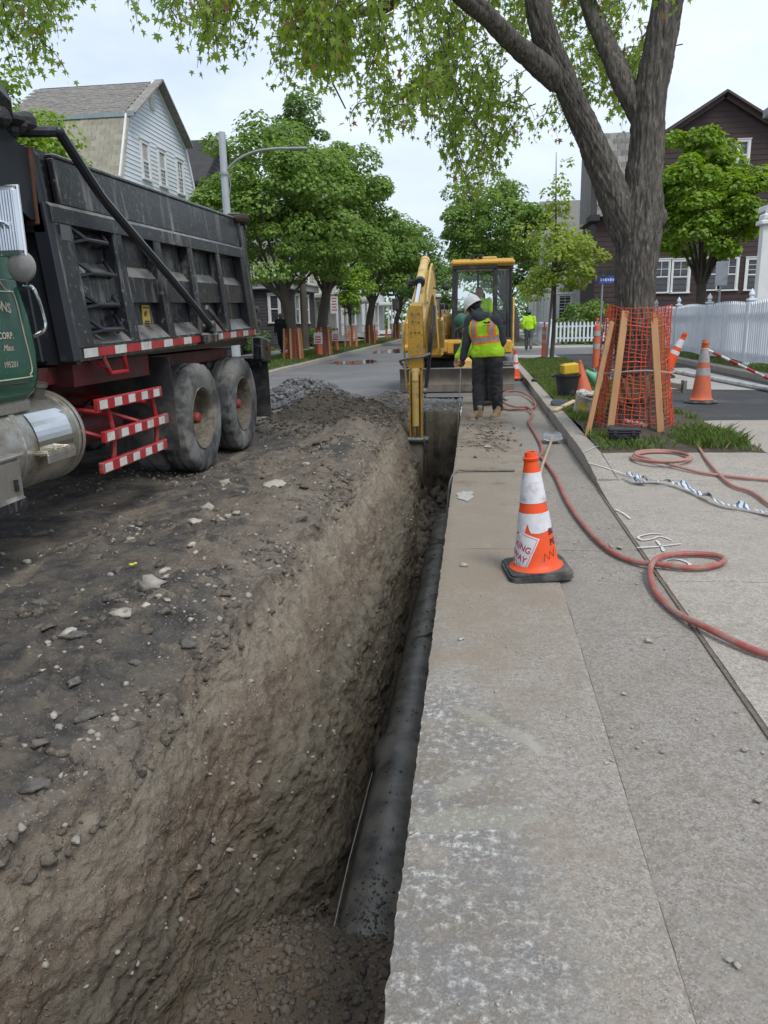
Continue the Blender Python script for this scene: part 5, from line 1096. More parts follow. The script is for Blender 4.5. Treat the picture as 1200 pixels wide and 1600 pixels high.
def simple_person(name_label, loc, yaw, pose, top_m, leg_m, skin, hat, scale=1.0, hat_name='hard_hat', skirt=0.0, cat='person'):
    # local figure: faces +Y, feet at z=0, turned by yaw at loc
    t = thing('person', name_label, cat, loc, rz=yaw); BASE[t.name] = Vector((0, 0, 0)); V3 = Vector; s = scale
    g = {k: V3(v)*s for k, v in pose.items()}
    b = MB(); sd = V3((1, 0, 0)); torso_shape(b, g['pel'], g['chest'], g['neck'], sd, 0.86*s); chain(b, [(g['neck']-V3((0, 0, 0.04)), 0.058*s), (g['head']-V3((0, 0, 0.06)), 0.056*s)])
    head(b, g['head'], g['hf'], V3((0, 0, 1))-g['hf']*0.0, s)
    for q in ('L', 'R'):
        chain(b, [(g['hip'+q], 0.085*s), (g['knee'+q], 0.055*s), (g['ank'+q], 0.038*s)]); chain(b, [(g['sh'+q], 0.052*s), (g['el'+q], 0.042*s), (g['ha'+q], 0.028*s)])
        hand(b, g['ha'+q], g.get('hd'+q, V3((0, 0.2, -1))), V3((-1 if q == 'R' else 1, 0.2, 0)), 0.7, s, 1 if q == 'R' else -1)
    body = link('body', fuse(b, 'body', 0.01, 4), skin, t); face_bits(g['head'], g['hf'], (0, 0, 1), s, body)
    b = MB(); b.ell(g['head']-g['hf'].normalized()*0.02*s+V3((0, 0, 0.03))*s, (0.086*s, 0.092*s, 0.09*s), 14, 9); b.build('hair', hair_m, body)
    b = MB()
    for q in ('L', 'R'): chain(b, [(g['hip'+q]+V3((0, 0, 0.02)), 0.125*s), (g['knee'+q], 0.085*s), (g['ank'+q]+V3((0, 0, 0.05)), 0.072*s)])
    capsule(b, g['pel']-sd*0.07*s, g['pel']+sd*0.07*s, 0.12*s, 0.12*s); link('trousers', fuse(b, 'trousers', 0.013, 4, 0.014, 9), leg_m, t)
    b = MB(); torso_shape(b, g['pel']+V3((0, 0, 0.0)), g['chest'], g['neck'], sd, s, 0.018)
    for q in ('L', 'R'): chain(b, [(g['sh'+q], 0.082*s), (g['el'+q], 0.066*s), (g['ha'+q]*0.9+g['el'+q]*0.1, 0.052*s)])
    jk = link('jacket', fuse(b, 'jacket', 0.013, 4, 0.014, 9), top_m, t)
    if hat: helmet(g['head'], g['hf'], (0, 0, 1), 1.06*s, hat, t, hat_name)
    fm = mat('shoe_dark', (0.03, 0.028, 0.026), rough=0.7)
    for q in ('L', 'R'):
        a = g['ank'+q]; toe = a+g.get('foot'+q, V3((0, 0.16, -0.04)))*s; b = MB(); capsule(b, a+V3((0, -0.02, -0.03)), toe, 0.045*s, 0.04*s); capsule(b, a, a+V3((0, 0, 0.08)), 0.048*s, 0.055*s); link('boot', fuse(b, 'boot', 0.012, 4), fm, t)
    return t
STAND = dict(pel=(0, 0, 0.97), chest=(0, 0.02, 1.28), neck=(0, 0.02, 1.47), head=(0, 0.05, 1.60), hf=(0, 1, -0.1), hipL=(-0.09, 0, 0.92), hipR=(0.09, 0, 0.92), kneeL=(-0.1, 0.1, 0.5), kneeR=(0.1, 0.0, 0.5), ankL=(-0.1, 0.12, 0.09), ankR=(0.1, -0.22, 0.13),
             shL=(-0.2, 0.0, 1.42), shR=(0.2, 0.0, 1.42), elL=(-0.26, -0.07, 1.15), elR=(0.26, 0.0, 1.15), haL=(-0.24, 0.04, 0.9), haR=(0.24, 0.14, 0.92))
STOOP = dict(STAND, pel=(0, -0.1, 0.93), chest=(0, 0.18, 1.17), neck=(0, 0.36, 1.30), head=(0, 0.47, 1.36), hf=(0, 0.75, -0.6), shL=(-0.19, 0.3, 1.27), shR=(0.19, 0.3, 1.27), elL=(-0.24, 0.38, 1.0), elR=(0.24, 0.38, 1.0), haL=(-0.1, 0.55, 0.82), haR=(0.12, 0.55, 0.82), ankR=(0.1, -0.02, 0.09), hipL=(-0.09, -0.1, 0.9), hipR=(0.09, -0.1, 0.9), kneeL=(-0.1, -0.02, 0.5), kneeR=(0.1, -0.02, 0.5), ankL=(-0.1, -0.02, 0.09))
SIT = dict(STAND, pel=(0, 0, 0.52), chest=(0, 0.03, 0.84), neck=(0, 0.05, 1.03), head=(0, 0.08, 1.16), hipL=(-0.09, 0.02, 0.5), hipR=(0.09, 0.02, 0.5), kneeL=(-0.14, 0.42, 0.5), kneeR=(0.14, 0.42, 0.5), ankL=(-0.14, 0.5, 0.1), ankR=(0.14, 0.5, 0.1), shL=(-0.2, 0.03, 0.98), shR=(0.2, 0.03, 0.98), elL=(-0.28, 0.12, 0.74), elR=(0.28, 0.12, 0.74), haL=(-0.30, 0.38, 0.72), haR=(0.30, 0.38, 0.72), hdL=(0, 1, 0.1), hdR=(0, 1, 0.1), hf=(0.05, 1, -0.12))
simple_person('excavator operator in lime hooded sweatshirt seated in the cab', (-0.02, 17.32, 1.04-0.22), math.pi, SIT, hivis, denim, skin_l, None)
simple_person('worker in green hard hat bending behind the white-helmeted worker', (0.16, 13.3, 0.0), R(112), STOOP, hivis, denim, skin_l, green_h, 0.98)
simple_person('worker in lime jacket and dark cap walking away on the far pavement', (2.2, 36.2, 0.02), R(-5), STAND, hivis, mat('trousers_grey', (0.12, 0.12, 0.115), rough=0.9), skin_l, green_h, 1.02)
simple_person('pedestrian all in black walking along the left pavement behind a tree', (-8.95, 35.0, 0.125), R(170), dict(STAND, hf=Vector((0, 1, -0.3))), mat('jacket_black', (0.012, 0.013, 0.016), rough=0.8), mat('trousers_navy', (0.014, 0.016, 0.024), rough=0.9), skin_m, None, 1.03)

# ================================================================ trees
def at(u, v, y):
    d = FW+RT*((u-600)/1200)-UP*((v-800)/1200); return Vector((0, 0, CAM['h']))+d*(y/d.y)
bark_m = mat('bark', (0.125, 0.112, 0.096), (0.045, 0.04, 0.035), 30, rough=0.95, bump=1.5, bscale=70, stretch=(1, 1, 0.16), c3=(0.19, 0.17, 0.14), s3=40, a3=0.35)
bark2 = mat('bark_far', (0.10, 0.085, 0.07), (0.06, 0.052, 0.042), 5, rough=0.95, bump=1, bscale=20, stretch=(1, 1, 0.3))
lf_maple = leafmat('leaves_maple', (0.115, 0.205, 0.045), (0.22, 0.335, 0.075))
lf_far = leafmat('leaves_far', (0.10, 0.185, 0.05), (0.19, 0.30, 0.085))
lf_bright = leafmat('leaves_bright', (0.12, 0.22, 0.022), (0.25, 0.38, 0.045))
lf_linden = leafmat('leaves_linden', (0.18, 0.26, 0.04), (0.32, 0.40, 0.07))
lf_hero = leafmat('leaves_hero', (0.11, 0.205, 0.03), (0.30, 0.41, 0.075), (0.25, 0.15, 0.05), 0.58)
LEAF_S = (np.array([(0, 0, 0), (0.5, 0.35, 0.10), (0.32, 0.85, 0.0), (0, 1.05, -0.08), (-0.32, 0.85, 0.0), (-0.5, 0.35, 0.10), (0, 0.5, -0.04)]), np.array([(0, 1, 6), (1, 2, 6), (2, 3, 6), (3, 4, 6), (4, 5, 6), (5, 0, 6)]))
_h = [(0.10, 0.16), (0.46, 0.06), (0.24, 0.30), (0.60, 0.56), (0.20, 0.52), (0.0, 1.05)]
_o = [(0, 0)]+_h+[(-x, y) for x, y in _h[::-1][1:]]
LEAF_H = (np.array([(x, y, 0.10*abs(x)-0.16*y*y) for x, y in _o]+[(0, 0.36, -0.02)]), np.array([(i, (i+1) % len(_o), len(_o)) for i in range(len(_o))]))
def leaves_mesh(name, pos, nrm, tip, size, tmpl, var):
    n = len(pos); nrm = nrm/np.linalg.norm(nrm, axis=1)[:, None]; tip = tip-nrm*(tip*nrm).sum(1)[:, None]; tip /= np.linalg.norm(tip, axis=1)[:, None]+1e-9
    x = np.cross(tip, nrm); T, Fc = tmpl; k = len(T)
    V_ = pos[:, None]+size[:, None, None]*(T[None, :, 0:1]*x[:, None]+T[None, :, 1:2]*tip[:, None]+T[None, :, 2:3]*nrm[:, None])
    F_ = (Fc[None]+(np.arange(n)*k)[:, None, None]).reshape(-1, 3)
    return mesh_np(name, V_.reshape(-1, 3), F_, var=np.repeat(var, k))
def crown_mesh(name, c, rad, nclump, per, rc, size, seed, shell=0.55, flat=0.6, low=-0.75, tmpl=LEAF_S):
    r_ = np.random.default_rng(seed); P_ = []
    while len(P_) < nclump:
        d = r_.normal(size=3); d /= np.linalg.norm(d)
        if d[2] < low: continue
        rr = (shell+(1-shell)*r_.random()**0.6)*(1+0.28*fbm(d[None]*1.9+seed*7.7, 3)[0]*2)
        P_.append(d*rr)
    C_ = np.array(P_)*np.array(rad)+np.array(c); N_ = np.array(P_)
    rcs = rc*r_.uniform(0.65, 1.3, nclump); tot = nclump*per; ci = np.repeat(np.arange(nclump), per)
    d = r_.normal(size=(tot, 3))+0.35*N_[ci]/np.linalg.norm(N_[ci], axis=1)[:, None]; d[:, 2] += 0.25; d /= np.linalg.norm(d, axis=1)[:, None]
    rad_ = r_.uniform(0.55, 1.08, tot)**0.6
    pos = C_[ci]+d*(rcs[ci]*rad_)[:, None]*np.array([1, 1, flat])
    pos[:, 2] -= 0.22*rcs[ci]*(d[:, 0]**2+d[:, 1]**2)
    nrm = d*0.7+np.array([0, 0, 0.75])+r_.normal(size=(tot, 3))*0.38; tip = d*np.array([1, 1, 0.2])+np.array([0, 0, -0.55])+r_.normal(size=(tot, 3))*0.35
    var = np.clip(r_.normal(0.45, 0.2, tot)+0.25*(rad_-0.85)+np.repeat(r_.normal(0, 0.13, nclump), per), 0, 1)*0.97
    return leaves_mesh(name, pos, nrm, tip, size*r_.uniform(0.7, 1.25, tot), tmpl, var), C_
def bark_tube(name, pts, rad, n=20, step=0.12, amp=0.12, seed=0, m=bark2, parent=None, flare=None, fine=False):
    pts = [Vector(p) for p in pts]; L_ = [0]
    for a_, b_ in zip(pts, pts[1:]): L_.append(L_[-1]+(b_-a_).length)
    cp = np.array(catmull(pts, 12)); cl = np.r_[0, np.cumsum(np.linalg.norm(np.diff(cp, axis=0), axis=1))]; k = max(4, int(cl[-1]/step)); ts = np.linspace(0, cl[-1], k)
    C_ = np.stack([np.interp(ts, cl, cp[:, i]) for i in range(3)], 1); rr = np.interp(ts, np.array(L_)*cl[-1]/L_[-1], rad)
    D_ = np.gradient(C_, axis=0); D_ /= np.linalg.norm(D_, axis=1)[:, None]; x = np.cross([0.1, 0.9, 0.2], D_); x /= np.linalg.norm(x, axis=1)[:, None]; y = np.cross(D_, x)
    a = np.linspace(0, 2*np.pi, n, endpoint=False); dirs = x[:, None]*np.cos(a)[None, :, None]+y[:, None]*np.sin(a)[None, :, None]
    base_ = C_[:, None]+dirs*rr[:, None, None]
    q = (np.concatenate([dirs*0.35, 0*dirs[..., :1]], -1)[..., :3]+C_[:, None]*np.array([0, 0, 0])); q = q.reshape(-1, 3); tt = np.repeat(ts, n)
    lump = fbm(np.c_[q[:, 0]*4+seed, q[:, 1]*4, tt*1.2+seed*3], 3)
    if fine:
        circ = np.c_[q[:, 0]*rr.repeat(n)/0.35*24+seed, q[:, 1]*rr.repeat(n)/0.35*24, tt*3.6+q[:, 2]*rr.repeat(n)/0.35*24]
        fr = fbm(circ, 3, 0.55, True); fr2 = fbm(circ*2.3+5, 2, 0.5, True)
        disp = rr.repeat(n)*0.10*lump+0.055*np.minimum(1, rr.repeat(n)/0.2)*(fr-0.25)+0.02*fr2
    else: disp = rr.repeat(n)*amp*lump*2
    V_ = base_.reshape(-1, 3)+dirs.reshape(-1, 3)*disp[:, None]
    I = np.arange(k*n).reshape(k, n); F_ = np.stack([I[:-1], np.roll(I[:-1], -1, 1), np.roll(I[1:], -1, 1), I[1:]], -1).reshape(-1, 4)
    me = mesh_np(name, V_-np.array(BASE[parent.name]) if parent is not None else V_, F_, smooth=True); return link(name, me, m, parent)
def tree(label, loc, trunk_h, trunk_r, cc, rad, nclump, per, rc, size, seed, lm, name='street_tree', group=None, forks=5, trunk_pts=None, **kw):
    t = thing(name, label, 'tree', loc, group); loc = Vector(loc); cc = Vector(cc)
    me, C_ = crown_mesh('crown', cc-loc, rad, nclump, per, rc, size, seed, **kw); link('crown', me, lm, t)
    r_ = random.Random(seed); fork = Vector((loc.x+(cc.x-loc.x)*0.4, loc.y+(cc.y-loc.y)*0.4, loc.z+trunk_h))
    bark_tube('trunk', trunk_pts or [loc-Vector((0, 0, 0.1)), loc+Vector((r_.uniform(-.04, .04), 0, trunk_h*0.5)), fork, fork+Vector((0, 0, rad[2]*0.5))], [trunk_r*1.3, trunk_r, trunk_r*0.9, trunk_r*0.35], 18, 0.15, 0.08, seed, bark2, t)
    idx = r_.sample(range(len(C_)), min(forks*2, len(C_)))
    for i in idx:
        e = Vector(C_[i])+loc; m_ = fork*0.45+e*0.55+Vector((0, 0, 0.25)); bark_tube('limb', [fork-Vector((0, 0, trunk_h*0.15*r_.random())), m_, e], [trunk_r*0.38, trunk_r*0.18, trunk_r*0.06], 8, 0.25, 0.05, seed+i, bark2, t)
    return t
LG = 'maples along the left pavement'
tree('large dark green maple behind the truck bed, nearest on the left verge', (-6.85, 28.4, 0.1), 2.3, 0.19, (-7.4, 28.2, 5.2), (3.0, 2.6, 2.6), 120, 260, 0.62, 0.115, 11, lf_maple, group=LG, forks=7)
tree('second maple on the left verge, right of the nearest one', (-6.5, 32.3, 0.1), 2.6, 0.21, (-5.9, 32, 5.5), (2.5, 2.5, 2.8), 105, 230, 0.62, 0.12, 12, lf_maple, group=LG, forks=6)
tree('slim leafy young tree between two left verge maples', (-6.9, 42, 0.1), 1.5, 0.07, (-6.9, 42, 3.1), (0.9, 0.9, 1.7), 34, 110, 0.42, 0.12, 13, lf_bright, group=LG, forks=3)
tree('mid-distance maple on the left verge with a wide round crown', (-6.7, 48, 0.1), 2.6, 0.22, (-6.2, 48, 5.4), (2.7, 2.6, 2.6), 85, 170, 0.7, 0.15, 14, lf_maple, group=LG)
tree('maple on the left verge beyond the wide round one', (-6.6, 62, 0.1), 2.5, 0.2, (-5.6, 62, 5.6), (2.6, 2.6, 2.6), 70, 130, 0.75, 0.18, 15, lf_far, group=LG)
tree('farthest maple on the left verge up the street', (-6.4, 84, 0.1), 2.5, 0.2, (-5.2, 84, 5.4), (3.0, 2.6, 2.7), 60, 110, 0.8, 0.22, 16, lf_far, group=LG)
tree('tall pointed pale green tree rising above the left maples', (-9.2, 41, 0.1), 6, 0.16, (-9.2, 41, 10.0), (1.45, 1.35, 3.0), 60, 130, 0.5, 0.15, 17, leafmat('leaves_pale', (0.12, 0.21, 0.06), (0.22, 0.32, 0.10)), name='tall_tree', shell=0.3)
tree('light green maple above the dump truck cab at the left edge', (-10.4, 16.6, 0.1), 3.2, 0.16, (-10.4, 16.4, 5.4), (1.5, 1.4, 1.6), 60, 170, 0.5, 0.085, 18, lf_bright, name='yard_tree')
tree('dark round maple behind the excavator on the right side of the road', (2.0, 46.5, 0.1), 2.6, 0.22, (0.75, 46, 6.3), (2.9, 2.6, 2.7), 105, 200, 0.66, 0.14, 19, lf_maple, group='maples along the right verge')
tree('far maple on the right verge partly behind the round one', (2.1, 66, 0.1), 2.6, 0.22, (2.0, 66, 5.6), (2.8, 2.6, 2.5), 70, 120, 0.75, 0.18, 20, lf_far, group='maples along the right verge')
tree('bright green maple in front of the brown house behind the white fence', (7.25, 27.2, 0.25), 2.2, 0.17, (7.05, 27.2, 4.85), (1.75, 1.7, 2.15), 95, 210, 0.42, 0.115, 21, lf_bright, name='yard_tree', forks=6)
# slender young linden tied to a stake
t = tree('slender yellow-green young tree on the right verge beyond the tall cone', (2.25, 25.1, 0.13), 2.6, 0.055, (2.3, 25.1, 3.1), (1.3, 1.2, 1.35), 62, 60, 0.36, 0.10, 22, lf_linden, name='young_tree', forks=7, shell=0.25)
me, C_ = crown_mesh('upper_crown', (0.0, 0.0, 4.9), (0.42, 0.4, 1.25), 20, 26, 0.26, 0.085, 23, shell=0.2); link('upper_crown', me, lf_linden, t)
bark_tube('leader', [(2.28, 25.1, 2.6), (2.25, 25.1, 4.2), (2.2, 25.1, 6.2)], [0.045, 0.03, 0.008], 8, 0.2, 0.05, 5, bark2, t)
b = MB(); b.bar((2.06, 24.9, 0.1), (2.22, 25.0, 2.5), 0.08, 0.07, 0.006); tag(b.build('tree_stake', mat('grey_wood', (0.13, 0.115, 0.1), (0.09, 0.08, 0.07), 8, rough=0.9, stretch=(1, 1, 0.1))), 'grey leaning wooden stake beside the slender young tree', 'stake')
# far woods closing the street
r_ = np.random.default_rng(5)
me, C_ = crown_mesh('far_wood', (0, 150, 3.5), (60, 14, 6.5), 330, 70, 1.9, 0.5, 31, shell=0.3); tag(link('far_wood', me, lf_far), 'distant trees closing the end of the street', 'trees', kind='stuff')
def shrub(label, loc, rad, n, per, rc, size, seed, lm, name='shrub', group=None):
    t = thing(name, label, 'shrub', loc, group); me, C_ = crown_mesh('foliage', (0, 0, rad[2]*0.8), rad, n, per, rc, size, seed, low=-0.95); link('foliage', me, lm, t)
    b = MB()
    for k in range(5): b.tube([(0.05*k-0.1, 0, -0.05), (rad[0]*0.4*math.sin(k*2.1), rad[1]*0.4*math.cos(k*2.1), rad[2]*0.9)], 0.02, 5)
    b2 = b.mesh('stem'); o = link('stem', b2, bark2, t); return t
shrub('pale green bush below the left window of the brown house', (6.75, 28.4, 0.25), (0.8, 0.6, 0.75), 30, 90, 0.3, 0.08, 41, lf_linden)
shrub('dark green shrubs behind the far white fence', (5.6, 41.6, 0.1), (1.7, 0.8, 1.25), 40, 110, 0.42, 0.11, 42, lf_maple)
shrub('clipped hedge in front of the dark clapboard house', (-11.4, 38.6, 0.1), (1.6, 0.5, 0.55), 34, 90, 0.3, 0.09, 43, lf_far)
shrub('low green shrub beside the walking pedestrian', (-9.3, 44.8, 0.1), (0.9, 0.7, 0.7), 24, 80, 0.3, 0.1, 44, lf_far)

# --- the big old maple on the right verge
TBX, TBY = 1.78, 9.4
HT = thing('big_maple', 'big old maple with furrowed bark forking above the orange netting', 'tree', (TBX, TBY, 0.1))
def limb(nm, pts, rad, n, step): return bark_tube(nm, pts, rad, n, step, 0.1, len(pts)*3+n, bark_m, HT, fine=True)
p1, p2, p3 = at(992, 600, TBY), at(992, 470, TBY), at(998, 370, TBY)
limb('trunk', [(TBX, TBY, -0.05), (TBX, TBY, 0.25), p1, p2, p3, at(1003, 315, TBY+0.02), at(1003, 250, TBY+0.05)], [0.37, 0.28, 0.215, 0.205, 0.235, 0.215, 0.15], 170, 0.016)
limb('left_limb', [at(995, 395, TBY), at(965, 320, TBY-0.02), at(930, 235, TBY-0.05), at(888, 140, TBY-0.12), at(850, 50, TBY-0.2), at(836, -40, TBY-0.25), at(820, -260, TBY-0.3)], [0.185, 0.175, 0.14, 0.12, 0.125, 0.12, 0.09], 120, 0.018)
limb('right_stem', [at(1003, 330, TBY), at(1010, 235, TBY+0.05), at(1016, 150, TBY+0.05), at(1035, 50, TBY+0.05), at(1046, -30, TBY+0.05), at(1060, -260, TBY+0.1)], [0.19, 0.18, 0.162, 0.155, 0.148, 0.11], 120, 0.018)
limb('thin_limb', [at(872, 125, TBY-0.12), at(815, 78, TBY-0.4), at(770, 35, TBY-0.7), at(728, -12, TBY-1.0), at(640, -90, TBY-1.5)], [0.13, 0.10, 0.085, 0.075, 0.05], 30, 0.03)
limb('middle_branch', [at(1014, 215, TBY+0.08), at(1000, 178, TBY+0.08), at(974, 130, TBY+0.15), at(950, 75, TBY+0.3), at(925, 20, TBY+0.45), at(900, -60, TBY+0.6)], [0.12, 0.125, 0.11, 0.10, 0.085, 0.06], 40, 0.02)
for (u, v, r) in ((1030, 340, 0.09),):
    b = MB(); c_ = at(u, v, TBY-0.05); b.ell(c_, (r, r, r*1.3), 14, 10); b.build('burl', bark_m, HT)
# over-road boughs and hanging sprays of leaves
bough_px = [[(770, 35, 8.7), (640, -60, 7.9), (480, -80, 7.6), (330, -60, 7.6), (150, -70, 7.8), (-40, -60, 8.0)], [(836, -40, 9.1), (740, -90, 9.6), (600, -70, 10.2), (420, -40, 10.4)], [(1046, -30, 9.4), (1000, -120, 9.8), (900, -100, 10.5)], [(640, -60, 7.9), (610, 5, 8.6), (560, 20, 9.3), (470, 30, 9.6)]]
for i, bp in enumerate(bough_px): limb('bough', [at(*q) for q in bp], [0.075-0.055*k/(len(bp)-1) for k in range(len(bp))], 10, 0.12)
reg = [(330, 500, -20, 105, 30, 7.4, 10), (225, 340, -20, 85, 12, 7.4, 8.6), (480, 700, -30, 160, 52, 7.6, 10.5), (600, 690, 100, 215, 12, 8.4, 10), (690, 850, -20, 240, 54, 8.8, 11), (690, 800, 220, 325, 15, 9, 10.5), (850, 1000, -20, 190, 46, 10, 11.5), (1035, 1085, -30, 45, 7, 9.3, 10.5), (0, 60, -20, 105, 16, 7.8, 9), (60, 190, -30, 12, 6, 7.8, 8.6), (440, 520, 60, 130, 7, 8, 9.5), (820, 960, 150, 215, 9, 10, 11.5), (480, 1000, -160, -10, 40, 7.5, 11)]
r_ = np.random.default_rng(77); Lp, Ln, Lt, Ls, Lv = [], [], [], [], []; tw = MB()
def spray(root, tip, n, sub=True):
    root, tip = np.array(root), np.array(tip); mid = (root+tip)/2+np.array([r_.normal(0, .08), r_.normal(0, .08), 0.12+0.1*r_.random()]); pts_ = [(1-t)**2*root+2*t*(1-t)*mid+t*t*tip for t in np.linspace(0, 1, 7)]
    tw.tube([tuple(p) for p in pts_], [0.007-0.0008*k for k in range(7)], 4)
    ax = tip-root; ax /= np.linalg.norm(ax); tone = r_.normal(0, 0.16)
    for k in range(n):
        t = 0.22+0.78*k/(n-1); p = (1-t)**2*root+2*t*(1-t)*mid+t*t*tip; sd = np.cross(ax, r_.normal(size=3)); sd /= np.linalg.norm(sd)+1e-9
        for s_ in (-1, 1):
            out = sd*s_+ax*0.35+np.array([0, 0, -0.25]); out /= np.linalg.norm(out); pe = p+out*r_.uniform(0.02, 0.07)
            tipd = out*0.55+np.array([0, 0, -0.95])+r_.normal(size=3)*0.3; nn = np.cross(tipd, np.cross(np.array([0, 0, 1.0])+r_.normal(size=3)*0.5, tipd))+r_.normal(size=3)*0.25
            Lp.append(pe); Ln.append(nn); Lt.append(tipd); Ls.append(0.038+0.058*r_.random()); Lv.append(min(0.965, max(0, r_.normal(0.45, 0.17)+tone)) if r_.random() > 0.02 else 1.0)
        if sub and k % 3 == 1 and k < n-2:
            e = p+(sd*r_.choice([-1, 1])*0.25+ax*0.18+np.array([0, 0, -0.06]))*r_.uniform(0.6, 1.2); spray(p, e, 5, False)
for (u0, u1, v0, v1, cnt, d0, d1) in reg:
    for _ in range(max(2, cnt//4)):
        cu, cv, cy_ = r_.uniform(u0, u1), r_.uniform(v0, v1), r_.uniform(d0, d1)
        for _ in range(4):
            y = cy_+r_.normal(0, 0.3); tip = at(cu+r_.normal(0, 20), cv+r_.normal(0, 20), y); root = tip+Vector((r_.normal(0.12, 0.22), r_.normal(0, 0.22), r_.uniform(0.35, 0.8))); spray(root, tip, 11)
for pl in ([(655, 20), (668, 95), (690, 170), (720, 250), (745, 335)], [(690, 60), (715, 150), (760, 220)], [(510, 90), (520, 130), (540, 170)]):
    tw.tube([tuple(at(u, v, 9.0)) for u, v in pl], [0.012, 0.01, 0.008, 0.006, 0.004][:len(pl)], 5)
tw.build('twigs', bark_m, HT)
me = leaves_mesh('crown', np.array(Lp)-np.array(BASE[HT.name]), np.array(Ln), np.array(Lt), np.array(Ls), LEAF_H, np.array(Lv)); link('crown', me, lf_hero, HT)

# ================================================================ houses
def side_panel(b, xl, xr, z0, z1, pitch, P_, proud=0.018, mi=0):
    # lapped boards clipped to a wall outline; P_(a, z, out) -> world point
    z = z0
    while z < z1-1e-4:
        zt = min(z+pitch, z1); a0, a1, c0, c1 = xl(z), xr(z), xl(zt), xr(zt)
        if a1-a0 > 0.02: b.add([P_(a0, z, proud), P_(a1, z, proud), P_(c1, zt, 0.0), P_(c0, zt, 0.0), P_(a0, z, 0), P_(a1, z, 0)], [(0, 1, 2, 3), (4, 5, 1, 0)], mi)
        z = zt
wht = mat('white_trim', (0.70, 0.70, 0.69), (0.62, 0.62, 0.61), 3, rough=0.6)
pane_m = mat('window_glass', (0.03, 0.038, 0.042), (0.06, 0.07, 0.075), 1.2, rough=0.06, spec=0.6)
curt = mat('window_shade', (0.42, 0.42, 0.40), rough=0.6)
def window(parent, P_, a0, a1, z0, z1, trim=0.11, cols=2, rows=1, shade=0.0, frame_m=wht, out=0.03):
    # P_(a, z, out): frame with casing, sill, two sashes, muntins and panes
    f = MB()
    def bx(aa, ab, za, zb, o0, o1):
        f.add([P_(aa, za, o0), P_(ab, za, o0), P_(ab, zb, o0), P_(aa, zb, o0), P_(aa, za, o1), P_(ab, za, o1), P_(ab, zb, o1), P_(aa, zb, o1)], [(4, 5, 6, 7), (0, 1, 5, 4), (1, 2, 6, 5), (2, 3, 7, 6), (3, 0, 4, 7)])
    bx(a0-trim, a0, z0-0.02, z1+trim, out-0.03, out+0.03); bx(a1, a1+trim, z0-0.02, z1+trim, out-0.03, out+0.03); bx(a0, a1, z1, z1+trim, out-0.03, out+0.028)
    bx(a0-trim-0.03, a1+trim+0.03, z0-0.07, z0, out-0.03, out+0.07); bx(a0-trim-0.03, a1+trim+0.03, z1+trim, z1+trim+0.04, out-0.03, out+0.06)
    zm = (z0+z1)/2; bx(a0, a1, zm-0.03, zm+0.03, out-0.02, out+0.012)
    for za, zb in ((z0, zm), (zm, z1)): bx(a0, a0+0.04, za, zb, out-0.02, out+0.008); bx(a1-0.04, a1, za, zb, out-0.02, out+0.008)
    for k in range(1, cols): a = a0+(a1-a0)*k/cols; bx(a-0.012, a+0.012, zm+0.03, z1, out-0.015, out+0.006)
    for k in range(1, rows): z = zm+(z1-zm)*k/rows; bx(a0, a1, z-0.012, z+0.012, out-0.015, out+0.005)
    w_ = f.build('window', frame_m, parent, smooth=0, fix=True)
    for za, zb in ((z0, zm-0.03), (zm+0.03, z1)):
        g_ = MB(); g_.quad(P_(a0, za, out-0.015), P_(a1, za, out-0.015), P_(a1, zb, out-0.015), P_(a0, zb, out-0.015)); g_.build('pane', pane_m, w_, smooth=0)
    if shade: g_ = MB(); zs = z1-(z1-z0)*shade; g_.quad(P_(a0+0.02, zs, out-0.012), P_(a1-0.02, zs, out-0.012), P_(a1-0.02, z1, out-0.012), P_(a0+0.02, z1, out-0.012)); g_.build('shade', curt, w_, smooth=0)
    return w_
# --- pale blue-grey gambrel house on the left
pale = mat('siding_pale', (0.60, 0.64, 0.68), (0.56, 0.60, 0.64), 1.5, rough=0.6)
shin_a = mat('shingle_tan', (0.30, 0.285, 0.22), (0.25, 0.24, 0.185), 6, rough=0.95, randcol=0.14, bump=0.4, bscale=30)
shin_b = mat('shingle_grey', (0.23, 0.215, 0.195), (0.17, 0.16, 0.15), 3, rough=0.95, c3=(0.29, 0.26, 0.22), s3=8, a3=0.4, randcol=0.16)
GH = thing('gambrel_house', 'pale grey clapboard house with shingled gambrel roof above the truck', 'house', (-13, 27.5, 0))
GX = -11.0; gy, gz = 27.5, 9.4; bk, lo = (2.44, 7.85), (3.35, 5.9)
def ghw(z): return bk[0]*(gz-z)/(gz-bk[1]) if z > bk[1] else (bk[0]+(lo[0]-bk[0])*(bk[1]-z)/(bk[1]-lo[1]) if z > lo[1] else lo[0])
b = MB(); side_panel(b, lambda z: gy-ghw(z)+0.02, lambda z: gy+ghw(z)-0.02, 0.3, gz-0.05, 0.14, lambda a, z, o: (GX+o, a, z)); o = b.build('siding', pale, GH, smooth=0); o['kind'] = 'stuff'
b = MB(); prof = [(gy-lo[0], 0), (gy-lo[0], lo[1]), (gy-bk[0], bk[1]), (gy, gz), (gy+bk[0], bk[1]), (gy+lo[0], lo[1]), (gy+lo[0], 0)]; b.prism(prof, -15.0, GX-0.02, 'x'); b.build('wall', pale, GH, smooth=0)
